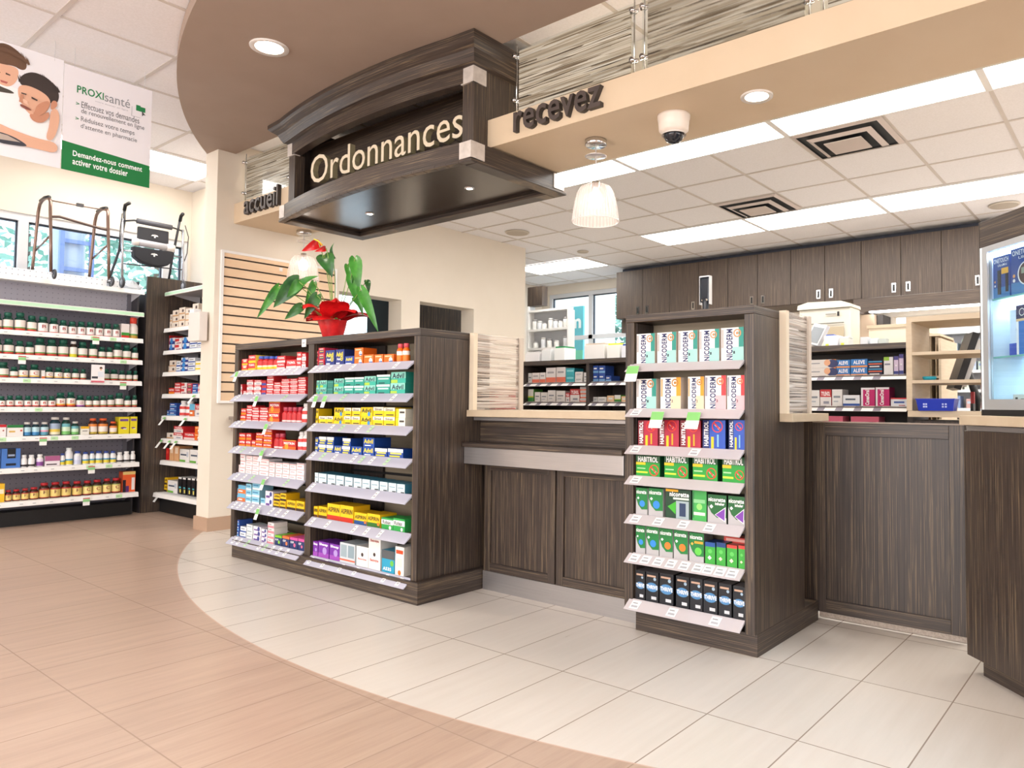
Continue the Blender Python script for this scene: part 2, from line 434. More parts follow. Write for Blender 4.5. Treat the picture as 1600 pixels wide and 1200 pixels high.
# windows
FR = mat('#dcdcde', .45); FRD = mat('#2e3440', .4)
def window(name, ax, pos, a0_, a1_, z0, z1, mull, rail=None):
    t = empty(name, (0, 0, 0)); struct(t)
    b = MB()
    def bx(p, q, r_, t_, d0=0, d1=.08, m_=FR):
        if ax == 'x': b.box(pos - d1, pos - d0, p, q, r_, t_, m_)
        else: b.box(p, q, pos + d0, pos + d1, r_, t_, m_)
    bx(a0_, a1_, z0, z0 + .05); bx(a0_, a1_, z1 - .06, z1); bx(a0_, a0_ + .05, z0 + .05, z1 - .06); bx(a1_ - .05, a1_, z0 + .05, z1 - .06)
    for m_ in mull:
        bx(m_ - .035, m_ + .035, z0 + .05, z1 - .06)
    if rail: bx(a0_ + .05, a1_ - .05, rail - .03, rail + .03)
    b.obj('window_frame', t)
    b2 = MB()
    b = b2
    es = [a0_ + .05] + [q for m_ in mull for q in (m_ - .035, m_ + .035)] + [a1_ - .05]
    for i in range(0, len(es), 2):
        bx(es[i], es[i] + .012, z0 + .05, z1 - .06, .03, .06, FRD); bx(es[i + 1] - .012, es[i + 1], z0 + .05, z1 - .06, .03, .06, FRD)
        bx(es[i], es[i + 1], z1 - .075, z1 - .06, .03, .06, FRD)
    b2.obj('gasket', t)
    b3 = MB(); b = b3
    if ax == 'x': b3.box(pos - .05, pos - .044, a0_ + .05, a1_ - .05, z0 + .05, z1 - .06, GLASS)
    else: b3.box(a0_ + .05, a1_ - .05, pos + .044, pos + .05, z0 + .05, z1 - .06, GLASS)
    b3.obj('glass_pane', t)
window('window_1', 'x', -7.56, -2.2, 3.28, 1.97, 2.6, [-.9, .55, 1.94, 3.09])
window('window_2', 'x', -7.56, 4.6, 6.1, .9, 2.6, [5.6], 1.7)
window('window_3', 'y', 8.64, -7.4, -5.3, 1.0, 2.72, [-6.6], 2.03)

# ------------------------------------------------------------------ outside
LEAFM = noise_mat('tree_leaves', [(.3, '#5d8a78'), (.7, '#a8cfc0')], (1, 1, 1), rough=.7, fac_scale=2)
BARK = noise_mat('bark', [(.3, '#4a4038'), (.7, '#6d6156')], (1, 1, 6), rough=.9, fac_scale=4)
def tree(x, y, z0, h, r_, label, nleaf=900, lo=.35):
    t = empty('tree', (x, y, z0))
    MB().tube([(0, 0, 0), (.04, 0, h * .4), (-.03, .05, h * .7)], [.09, .07, .03], BARK).obj('trunk', t)
    b = MB()
    for i in range(nleaf):
        while True:
            q = Vector((random.uniform(-1, 1), random.uniform(-1, 1), random.uniform(-1, 1)))
            if .25 < q.length < 1: break
        c_ = Vector((q.x * r_, q.y * r_, h * (lo + (1 - lo) * .5) + q.z * h * (1 - lo) * .5))
        a = Vector((random.uniform(-1, 1), random.uniform(-1, 1), random.uniform(-.6, .6))).normalized() * random.uniform(.06, .12)
        d = a.cross(Vector((random.uniform(-1, 1), random.uniform(-1, 1), random.uniform(-1, 1)))).normalized() * .04
        b.add([c_ - a, c_ - d, c_ + a, c_ + d], [(0, 1, 2, 3)], LEAFM)
    b.obj('foliage', t)
    tag(t, label, 'tree', 'trees outside the shop windows')
tree(-11.2, .9, 0, 4.2, 1.0, 'green leafy tree outside leftmost pane above the vitamin shelving', 700)
tree(-12.4, 3.2, 0, 4.8, .85, 'green tree outside window between the folding walker legs', 500)
tree(-10.4, 4.1, 0, 4.3, 1.0, 'green leafy tree outside the window behind the rollator', 1100, .25)
tree(-9.0, 12.4, 0, 4.6, .55, 'tree behind the back pharmacy window near its teal sign', 900)
t = empty('utility_pole', (-9.3, 2.78, 0))
MB().lathe([(.17, 0), (.16, 4.5)], mat('#a9b2c4', .8)).obj('pole_shaft', t)
b = MB(); b.box(.17, .22, -.13, -.09, 1, 4, mat('#6f83b4', .6)); b.box(.17, .22, .15, .19, 1, 4, mat('#6f83b4', .6))
for z_ in (2.1, 2.4, 2.7, 3.0): b.box(.18, .21, -.09, .15, z_, z_ + .04, mat('#6f83b4', .6))
b.obj('climbing_ladder', t)
tag(t, 'grey utility pole with blue rungs outside the left window', 'pole')
b = MB(); b.box(-12, 8, -8, 16, -.3, -.12, mat('#9a9a96', .9)); struct(b.obj('ground'))
b = MB(); b.box(-7.9, -7.25, 9.3, 9.34, -.12, 2.62, mat('#57b4bf', .5)); b.box(-7.9, -7.25, 9.294, 9.2995, .4, 1.9, mat('#6cc4a0', .5)); b.text('m', (0, 9.295, 0), (1, 0, 0), (0, 0, 1), -7.53, 2.26, -7.29, 2.42, WHITE, bold=.03)
tag(b.obj('outdoor_sign'), 'teal outdoor sign with white letter m behind the back window', 'sign')

# ------------------------------------------------------------------ beam, cove and reed panels
BZ0, BZ1, BY = 2.45, 2.61, 2.88
b = MB(); b.box(-5.83, -4.96, BY, 3.44, BZ0, BZ1, SAND); b.box(-2.94, 6, BY, 3.44, BZ0, BZ1, SAND)
struct(b.obj('trim_1'))
COVE = mat('#dcd6ca', .8)
b = MB(); b.box(-5.83, 6, 3.44, 3.46, BZ0, 3.1, COVE); struct(b.obj('wall_bulkhead'))
for i, (xa, xb) in enumerate(((-5.7, -5.1), (-2.85, 1.5))):
    o = MB().box(xa, xb, 3.02, 3.05, BZ1, BZ1 + .012, mat('#fff6e6', .5, emit=9)).obj('led_strip')
    tag(o, ('thin light strip lying behind the left reed panel', 'thin light strip lying behind the right reed panels')[i], 'light strip', 'cove light strips')

def clamp(b, x, y, z):
    b.tube([(x - .022, y, z), (x + .022, y, z)], .009, CHROME, 10); b.tube([(x, y - .03, z), (x, y + .01, z)], .012, CHROME, 10)
def reed_panel(x0, x1, label):
    t = empty('reed_panel', (x0, 2.93, BZ1))
    w_ = x1 - x0
    MB().box(0, w_, 0, .008, .02, .365, REED).obj('panel', t)
    for e_ in (.0, w_):
        b = MB(); x = -.02 if e_ == 0 else w_ + .02
        b.tube([(x, .004, 0), (x, .004, .41)], .0035, CHROME, 8); clamp(b, x, .004, .085); clamp(b, x, .004, .335)
        b.obj('rod_with_clamps', t)
    b = MB(); b.box(-.03, w_ + .03, -.004, 0, .0, .375, GLASS); b.obj('glass_sheet', t)
    tag(t, label, 'decorative panel', 'reed panels above the beam')
reed_panel(-5.74, -5.10, 'reed patterned resin panel above accueil lettering on the beam')
reed_panel(-2.75, -2.0, 'reed patterned panel above recevez lettering, left one')
reed_panel(-1.9, -1.12, 'reed patterned panel over the beam, second right of the canopy')
reed_panel(-1.02, -.24, 'reed patterned panel over the beam, farthest right of canopy')

def sign_letters(name, string, x0, x1, z0, z1, y, face, side, depth, label, bold=.0):
    t = MB(); vv, ff, W_, H_, off = glyphs(string, bold, 1.0)
    # extruded glyphs run from -1 to 1 in depth
    fr, sd = [], []
    sx, sz = (x1 - x0) / W_, (z1 - z0) / H_
    v = [(x0 + (a - off[0]) * sx, y - c_ * depth / 2 - depth / 2, z0 + (b_ - off[1]) * sz) for a, b_, c_ in vv]
    for f in ff:
        zs = [vv[i][2] for i in f]
        (fr if min(zs) > .9 else sd).append(f)
    t.add(v, sd, side); t.add(v, fr, face)
    return tag(t.obj(name), label, 'sign lettering')
DKL = mat('#4a3f3b', .45)
sign_letters('wall_lettering', 'recevez', -2.715, -2.125, 2.482, 2.592, BY, DKL, mat('#37302d', .5), .03, 'dark raised word recevez on the sand coloured beam', .012)
sign_letters('wall_lettering', 'accueil', -5.62, -5.12, 2.482, 2.638, BY, DKL, mat('#37302d', .5), .03, 'dark raised word accueil on the beam left of canopy', .012)

# ------------------------------------------------------------------ canopy with the big sign
def arc(xa, ya, xb, yb, bulge, n=24):
    out = []
    for i in range(n + 1):
        t = i / n; out.append((xa + (xb - xa) * t, ya + (yb - ya) * t - bulge * 4 * t * (1 - t)))
    return out
t = empty('sign_canopy', (-3.93, 2.9, 2.32))
def loc(b, name, bevel=0, parent=None):
    o = b.obj(name, parent or t, bevel)
    if parent is None: o.matrix_parent_inverse = Matrix.Translation(-t.location)
    return o
def band(b, front, yback, z0, z1, m_, thick=.06):
    """hollow band following the front arc, sides and back"""
    fr = front; inn = [(x, y + thick) for x, y in front]
    n = len(fr)
    for i in range(n - 1):
        q = [fr[i], fr[i + 1], inn[i + 1], inn[i]]
        b.prism(q, z0, z1, m_)
f1 = arc(-4.985, 2.81, -2.895, 2.715, .095)
b = MB(); band(b, f1, 3.47, 2.335, 2.44, WOOD_X); loc(b, 'lower_fascia')
b = MB(); b.box(-4.985, -4.925, 2.87, 3.5, 2.335, 2.44, WOOD_Y); b.box(-2.955, -2.895, 2.775, 3.5, 2.335, 2.44, WOOD_Y); b.box(-4.925, -2.955, 3.44, 3.5, 2.335, 2.44, WOOD_X); loc(b, 'lower_side_fascia')
f2 = arc(-5.0, 2.795, -2.88, 2.70, .097)
b = MB(); band(b, f2, 3.5, 2.318, 2.335, WOOD_X, .04)
b.box(-5.0, -4.90, 2.835, 3.515, 2.318, 2.335, WOOD_Y); b.box(-2.97, -2.88, 2.74, 3.515, 2.318, 2.335, WOOD_Y); b.box(-4.90, -2.97, 3.42, 3.515, 2.318, 2.335, WOOD_X)
b.box(-5.0, -4.985, 2.8, 3.515, 2.335, 2.343, WOOD_Y)
loc(b, 'bottom_frame', .004)
b = MB(); b.prism([(-4.93, 2.86)] + [(x, y + .062) for x, y in f1[1:-1]] + [(-2.95, 2.78), (-2.95, 3.45), (-4.93, 3.45)], 2.352, 2.36, noise_mat('soffit_wood', [(.3, '#2b2320'), (.7, '#4e423a')], (.5, 22, 22), rough=.22, detail=4, fac_scale=5)); pn = loc(b, 'bottom_panel')
b = MB()
fp = [(x, y + .02) for x, y in f2]
b.prism([(-4.98, 2.84)] + [(x, y + .05) for x, y in f1[1:-1]] + [(-2.9, 2.76), (-2.9, 3.46), (-4.98, 3.46)], 2.36, 2.375, WOOD_X); loc(b, 'inner_deck')
for x in (-4.36, -3.34):
    sp_ = MB(); sp_.lathe([(.032, 0), (.03, -.006), (.024, -.006)], CHROME, (x, 3.12, 2.352), 20, cap=False)
    sp_.disc((x, 3.12, 2.348), .018, mat('#fff3df', .4, emit=160), (1, 0, 0), (0, -1, 0), 16)
    loc(sp_, 'spotlight')
# upper box
b = MB(); b.box(-4.935, -4.855, 2.83, 2.91, 2.44, 2.80, WOOD_V); loc(b, 'corner_post', .002)
b = MB(); b.box(-3.03, -2.94, 2.77, 2.86, 2.44, 2.80, WOOD_V); loc(b, 'corner_post', .002)
b = MB(); b.box(-2.955, -2.94, 2.86, 3.40, 2.44, 2.9, WOOD_V); loc(b, 'side_panel')
b = MB(); b.box(-4.935, -4.92, 2.91, 3.40, 2.44, 2.9, WOOD_V); loc(b, 'side_panel')
f3 = arc(-4.935, 2.83, -2.94, 2.77, .09)
b = MB(); band(b, f3, 3.4, 2.80, 2.90, WOOD_X); loc(b, 'top_rail')
b = MB(); b.box(-4.92, -2.955, 2.985, 3.0, 2.44, 2.9, WOOD_X); loc(b, 'back_board')
b = MB()       # crown moulding swept round front and sides
prof = [(0, 2.885), (-.03, 2.895), (-.045, 2.92), (-.06, 2.95), (-.095, 2.975), (-.11, 2.99), (-.11, 3.018), (.05, 3.018), (.05, 2.885)]
path = [(-4.935, 3.40)] + f3 + [(-2.94, 3.40)]
nor = []
for i, (x, y) in enumerate(path):
    if i == 0: nor.append((1, 0))
    elif i == len(path) - 1: nor.append((-1, 0))
    elif i == 1: nor.append((1, 1))
    elif i == len(path) - 2: nor.append((-1, 1))
    else: nor.append((0, 1))
v = []
for (x, y), (nx, ny) in zip(path, nor):
    for d_, z_ in prof: v.append((x + nx * d_, y + ny * d_, z_))
k = len(prof); fs = []
for i in range(len(path) - 1):
    for j in range(k): fs.append((i * k + j, i * k + (j + 1) % k, (i + 1) * k + (j + 1) % k, (i + 1) * k + j))
fs += [tuple(range(k)), tuple(range((len(path) - 1) * k, len(path) * k))]
b.add(v, fs, WOOD_X); loc(b, 'crown_moulding')
SQ = noise_mat('brushed_square', [(.3, '#c9c0b8'), (.7, '#ded6ce')], (4, 4, 4), rough=.4, metal=.3, fac_scale=6)
for (x0, x1, y, z0, z1) in ((-3.035, -2.935, 2.765, 2.795, 2.885), (-2.985, -2.888, 2.71, 2.345, 2.437), (-4.94, -4.85, 2.825, 2.795, 2.885), (-4.99, -4.925, 2.80, 2.345, 2.437)):
    b = MB(); b.box(x0, x1, y - .006, y + .04, z0, z1, SQ); loc(b, 'metal_square')
for (x, y0, y1, z0, z1) in ((-2.94, 2.765, 2.86, 2.795, 2.885), (-2.895, 2.71, 2.81, 2.345, 2.437), (-2.895, 3.405, 3.5, 2.345, 2.437)):
    b = MB(); b.box(x - .02, x + .006, y0, y1, z0, z1, SQ); loc(b, 'metal_square')
tag(t, 'dark wood canopy with crown moulding hanging over the counter', 'canopy')
o = sign_letters('sign_lettering', 'Ordonnances', -4.70, -3.125, 2.555, 2.755, 2.90, mat('#e6d6bb', .5), mat('#8e8466', .5), .04, 'big cream word Ordonnances inside the dark canopy', .0)
o.parent = t; o.matrix_parent_inverse = Matrix.Translation(-t.location)
for k_ in ('label', 'category'): del o[k_]
o['label'] = 'big cream raised word Ordonnances'
b = MB()
for i in range(22):
    x = -4.66 + i * .0725; b.tube([(x, 2.899, 2.59), (x, 2.985, 2.59)], .004, CHROME, 6)
so = b.obj('standoff_pins', o)

# ------------------------------------------------------------------ lights on soffit and beam
def downlight(x, y, z, r_, label, e=14, col='#fff1dc', power=25):
    t_ = empty('downlight', (x, y, z))
    MB().lathe([(r_ * .72, -.004), (r_ * .98, -.008), (r_, -.004), (r_, 0)], mat('#e3dcd6', .35), n=28, cap=False).obj('trim_ring', t_)
    MB().disc((0, 0, -.003), r_ * .74, mat(col, .5, emit=e), (1, 0, 0), (0, -1, 0), 24).obj('lamp', t_)
    d = bpy.data.lights.new('downlight_beam', 'SPOT'); d.energy = power; d.spot_size = 2.2; d.spot_blend = .8; d.color = (1, .9, .76); d.shadow_soft_size = .06
    l = bpy.data.objects.new('downlight_beam', d); C.objects.link(l); l.location = (x, y, z - .03)
    tag(t_, label, 'downlight', 'recessed downlights')
downlight(-3.917, 2.11, 3.02, .105, 'round recessed downlight in the brown curved soffit')
downlight(-1.43, 3.14, 2.45, .075, 'small round downlight in the beam right of security camera')

t = empty('security_camera', (-1.86, 3.11, 2.45))
MB().lathe([(.082, 0), (.082, -.012), (.078, -.03), (.074, -.075), (.055, -.09)], mat('#e6d9cd', .4), n=28).obj('housing', t)
MB().lathe([(.052, -.088), (.05, -.105), (.04, -.125), (.022, -.137), (.0, -.141)], mat('#23252c', .06), n=28).obj('dome', t)
MB().lathe([(.055, -.088), (.062, -.1), (.05, -.09)], mat('#d9cfc8', .4), n=28, cap=False).obj('dome_collar', t)
tag(t, 'cream dome security camera under the beam', 'security camera')

def pendant(x, y, zt, zb, label):
    t_ = empty('pendant_lamp', (x, y, 2.45))
    MB().lathe([(.06, 0), (.06, -.028), (.056, -.032)], CHROME, n=28).obj('ceiling_rose', t_)
    MB().lathe([(.01, -.07), (.055, -.088), (.06, -.09), (.055, -.092), (.01, -.094)], mat('#e4dedc', .1, .6), n=28).obj('lower_disc', t_)
    MB().tube([(0, 0, -.03), (.003, 0, -.12), (0, 0, zt - 2.45 + .03)], .0022, mat('#c9c9cc', .4), 8).obj('cord', t_)
    dz = zt - 2.45; h = zt - zb; k_ = .128
    pr = [(.02, dz + .008), (.055, dz), (.082, dz - .06 * h), (.1, dz - .2 * h), (.114, dz - .45 * h), (k_ - .004, dz - .75 * h), (k_, dz - .93 * h), (k_ - .004, dz - h)]
    sh = bpy.data.materials.get('pressed_glass')
    if not sh:
        sh = bpy.data.materials.new('pressed_glass'); sh.use_nodes = True
        N = sh.node_tree.nodes; L = sh.node_tree.links; p = N['Principled BSDF']
        p.inputs['Base Color'].default_value = rgb('#fbeeea'); p.inputs['Roughness'].default_value = .15; p.inputs['Alpha'].default_value = .5
        tc = N.new('ShaderNodeTexCoord'); sx = N.new('ShaderNodeSeparateXYZ'); L.new(tc.outputs['Object'], sx.inputs[0])
        at_ = N.new('ShaderNodeMath'); at_.operation = 'ARCTAN2'; L.new(sx.outputs[1], at_.inputs[0]); L.new(sx.outputs[0], at_.inputs[1])
        mu = N.new('ShaderNodeMath'); mu.operation = 'MULTIPLY'; mu.inputs[1].default_value = 40; L.new(at_.outputs[0], mu.inputs[0])
        sn = N.new('ShaderNodeMath'); sn.operation = 'SINE'; L.new(mu.outputs[0], sn.inputs[0])
        bp = N.new('ShaderNodeBump'); bp.inputs['Strength'].default_value = .35; bp.inputs['Distance'].default_value = .004
        L.new(sn.outputs[0], bp.inputs['Height']); L.new(bp.outputs[0], p.inputs['Normal'])
        mr = N.new('ShaderNodeMapRange'); mr.inputs['From Min'].default_value = -1; mr.inputs['To Min'].default_value = .34; mr.inputs['To Max'].default_value = .5
        L.new(sn.outputs[0], mr.inputs[0]); L.new(mr.outputs[0], p.inputs['Alpha'])
    MB().lathe(pr, sh, n=64, cap=False).obj('lamp_shade', t_)
    MB().tube([(math.cos(a) * k_, math.sin(a) * k_, dz - h) for a in [2 * PI * i / 40 for i in range(40)]], .003, mat('#fdf3ef', .15, alpha=.8), 6, closed=True).obj('shade_rim', t_)
    MB().lathe([(.022, dz + .02), (.024, dz - .03), (.02, dz - .035)], CHROME, n=20).obj('socket', t_)
    MB().lathe([(.0, dz - .03), (.03, dz - .045), (.04, dz - .08), (.03, dz - .115), (0, dz - .125)], mat('#fff4e4', .5, emit=7), n=20, cap=False).obj('bulb', t_)
    tag(t_, label, 'pendant lamp', 'glass pendant lamps')
pendant(-2.373, 3.145, 2.20, 2.0, 'ribbed glass pendant lamp hanging right of the dark canopy')
pendant(-5.60, 3.36, 2.24, 2.035, 'ribbed glass pendant lamp behind the potted red plant')

# ceiling vents, speakers
def vent(u0, v0, label):
    x0, y0 = GX + u0 * s, GY + v0 * s
    t_ = empty('air_vent', (x0 + s / 2, y0 + s / 2, 2.855))
    VM = mat('#cdc0ba', .5); DK = mat('#23262c', .6)
    MB().box(-.29, .29, -.29, .29, -.004, -.001, DK).obj('throat_shade_plate', t_)  # flat plate, its dark colour stands for the shaded recess
    for i, (h0, h1, z_) in enumerate(((.30, .268, -.004), (.215, .178, -.026), (.125, .0, -.044))):
        b_ = MB()
        if h1:
            v = []
            for hh, zz in ((h0, z_), (h1, z_ - .014), (h1, z_ - .01)):
                v += [(-hh, -hh, zz), (hh, -hh, zz), (hh, hh, zz), (-hh, hh, zz)]
            b_.add(v, [(i_, (i_ + 1) % 4, 4 + (i_ + 1) % 4, 4 + i_) for i_ in range(4)], VM)
            b_.obj('frame' if i == 0 else 'cone_vane', t_)
        else:
            b_.box(-h0, h0, -h0, h0, z_ - .006, z_, VM); b_.obj('centre_plate', t_)
    tag(t_, label, 'air vent', 'square ceiling vents')
vent(1, -1, 'large square ceiling vent beside the first row of lights')
vent(-1, 1, 'small square ceiling vent right of the pendant lamp')
for x, y, r_, lb in ((-5.35, 5.70, .13, 'round flat ceiling speaker behind the canopy end'), (-5.375, 6.88, .07, 'small round smoke detector on the tiles near pharmacy window'), (-1.03, 7.54, .13, 'round ceiling speaker above the brown wall cabinets')):
    t_ = empty('ceiling_speaker', (x, y, 2.855))
    MB().lathe([(r_, 0), (r_, -.006), (r_ * .93, -.012)], mat('#c9bfb2', .6), n=28).obj('rim', t_)
    MB().disc((0, 0, -.0125), r_ * .88, mat('#b7ab9c', .8), (1, 0, 0), (0, -1, 0), 24).obj('grille', t_)
    tag(t_, lb, 'ceiling speaker')

# ------------------------------------------------------------------ counter
t = empty('service_counter', (-2.4, 2.85, 0))
b = MB(); b.box(-2.90, -1.892, 2.87, 3.35, .10, .935, WOOD_V); loc(b, 'carcass')
PAN = WOOD_V
def framed_panel(x0, x1, z0, z1, y, st=.045, inset=.012, name='door_panel', sub=True):
    b_ = MB()
    b_.box(x0, x0 + st, y - .02, y, z0, z1, WOOD_V); b_.box(x1 - st, x1, y - .02, y, z0, z1, WOOD_V)
    b_.box(x0 + st, x1 - st, y - .02, y, z0, z0 + st, WOOD_X); b_.box(x0 + st, x1 - st, y - .02, y, z1 - st, z1, WOOD_X)
    o_ = loc(b_, name, .0015)
    c_ = MB(); c_.box(x0 + st, x1 - st, y - .02 + inset, y, z0 + st, z1 - st, WOOD_V)
    p_ = c_.obj('infill', o_)
    return o_
framed_panel(-2.90, -2.395, .10, .69, 2.87); framed_panel(-2.385, -1.892, .10, .69, 2.87)
b = MB(); b.box(-2.90, -1.892, 2.845, 2.87, 0, .10, STEEL); loc(b, 'kick_plate')
b = MB(); b.box(-2.938, -1.892, 2.73, 2.87, .685, .775, STEEL); loc(b, 'steel_band', .002)
b = MB(); b.box(-2.938, -1.892, 2.715, 2.87, .776, .80, WOOD_X); loc(b, 'lower_ledge', .002)
b = MB(); b.box(-2.938, -1.892, 2.85, 2.869, .80, .915, WOOD_X); loc(b, 'upper_fascia')
b = MB(); b.box(-2.938, -1.892, 2.80, 2.868, .917, .934, STEEL); loc(b, 'steel_trim')
tag(t, 'dark wood service counter with steel bands and panelled front', 'counter')
b = MB(); b.box(-2.938, -1.892, 2.745, 3.42, .937, .973, COUNTERTOP); b.box(-1.892, -1.26, 3.28, 3.42, .937, .973, COUNTERTOP); b.box(-1.26, -1.2, 2.985, 3.42, .937, .973, COUNTERTOP); tag(b.obj('countertop', bevel=.002), 'long pale beige countertop over the dark service counter', 'countertop')
b = MB(); b.box(-1.345, -1.289, 3.452, 3.50, .0, .935, WOOD_V); tag(b.obj('end_panel'), 'dark narrow wooden end panel between slim display and gate', 'panel')

def divider(x, y0, y1, z1, label):
    t_ = empty('privacy_screen', (x, y0, .973))
    MB().box(-.006, .006, .03, y1 - y0 - .03, .0, z1 - .973, REED_P).obj('panel', t_)
    MB().box(-.016, .016, 0, .03, 0, z1 - .973, mat('#e0d0b8', .5)).obj('post', t_)
    MB().box(-.016, .016, y1 - y0 - .03, y1 - y0, 0, z1 - .973, mat('#c9bcae', .5)).obj('post', t_)
    tag(t_, label, 'privacy screen', 'pale reed privacy screens')
divider(-2.92, 2.76, 3.16, 1.392, 'pale reed privacy screen on countertop beside the wide display')
divider(-1.245, 2.99, 3.28, 1.415, 'pale reed privacy screen behind the slim display, near gate')

# gate
t = empty('half_height_gate', (-.95, 3.46, .04))
b = MB(); b.box(-1.286, -.63, 3.462, 3.487, .04, .927, WOOD_V); loc(b, 'leaf')
fo = framed_panel(-1.286, -.632, .04, .927, 3.462, .06)
b = MB(); b.box(-1.286, -.632, 3.44, 3.487, .9275, .934, mat('#8a7a6c', .4)); loc(b, 'top_edge')
tag(t, 'dark wood framed gate between the slim display and right counter', 'gate')
b = MB(); b.box(-1.28, -.5, 3.505, 3.53, 0, .045, noise_mat('speckled_strip', [(.4, '#b3a294'), (.6, '#c6b7aa')], (1, 1, 1), rough=.6, fac_scale=120)); struct(b.obj('trim_2'))

# right counter, turned 45 degrees
A45 = -PI / 4
t = empty('angled_counter', (-.575, 3.13, 0), A45)
MB().box(0, 2.6, 0, .55, .065, .915, WOOD_V).obj('body', t, .002)
MB().box(.045, 2.6, .035, .5, 0, .064, WOOD_X).obj('plinth', t)
MB().box(.01, 2.6, .004, .5, .916, .934, STEEL).obj('steel_trim', t)
tag(t, 'dark wood counter at far right, set at an angle', 'counter')
t = empty('countertop', (-.575, 3.13, .937), A45)
MB().box(.0, 2.6, -.02, .6, 0, .036, COUNTERTOP).obj('slab', t, .002)
tag(t, 'beige countertop on the angled counter under the glass case', 'countertop')

# glass display case on it
t = empty('display_case', (-.575, 3.13, .974), A45)
X0, X1, D0, D1, H = .065, 1.6, .03, .44, .735
b = MB(); b.box(X0, X1, D0, D1, 0, .022, BLACK); b.obj('base_board', t)
b = MB(); b.box(X0, X1, D0, D1, H - .10, H, WOOD_X); b.obj('top_fascia', t, .002)
for xx in (X0, X1 - .012): MB().box(xx, xx + .012, D0, D1, .022, H - .10, mat('#dfeaf0', .4)).obj('side_panel', t)
MB().box(X0 - .004, X0 - .0005, D0, D1, .0, H, WOOD_V).obj('outer_skin', t)
MB().box(X0 + .012, X1 - .012, D1 - .01, D1, .022, H - .1, mat('#dbe8f0', .5)).obj('back_panel', t)
AL = mat('#c2c6ca', .35, .6)
b = MB(); b.box(X0 + .013, X0 + .04, D0, D0 + .02, .022, H - .10, AL); b.box(X0 + .04, X1 - .04, D0, D0 + .02, .022, .06, AL); b.box(X0 + .04, X1 - .04, D0, D0 + .02, H - .122, H - .10, AL); b.box(X1 - .04, X1 - .013, D0, D0 + .02, .022, H - .10, AL); b.obj('door_frame', t)
b = MB(); b.box(X0 + .04, X1 - .04, D0 + .008, D0 + .012, .06, H - .122, CASE_GLASS); b.obj('glass_door', t)
for z_ in (.213, .43):
    b = MB(); b.box(X0 + .015, X1 - .015, D0 + .027, D1 - .02, z_, z_ + .006, CASE_GLASS); b.box(X0 + .015, X1 - .015, D0 + .022, D0 + .0265, z_, z_ + .006, GLASS_EDGE); b.obj('glass_shelf', t)
b = MB(); b.box(X0 + .03, X1 - .03, D0 + .06, D1 - .06, H - .112, H - .1005, mat('#eef6ff', .5, emit=14)); b.obj('case_light', t)
tag(t, 'lit glass display case with dark frame on angled counter', 'display case')
case_origin = t

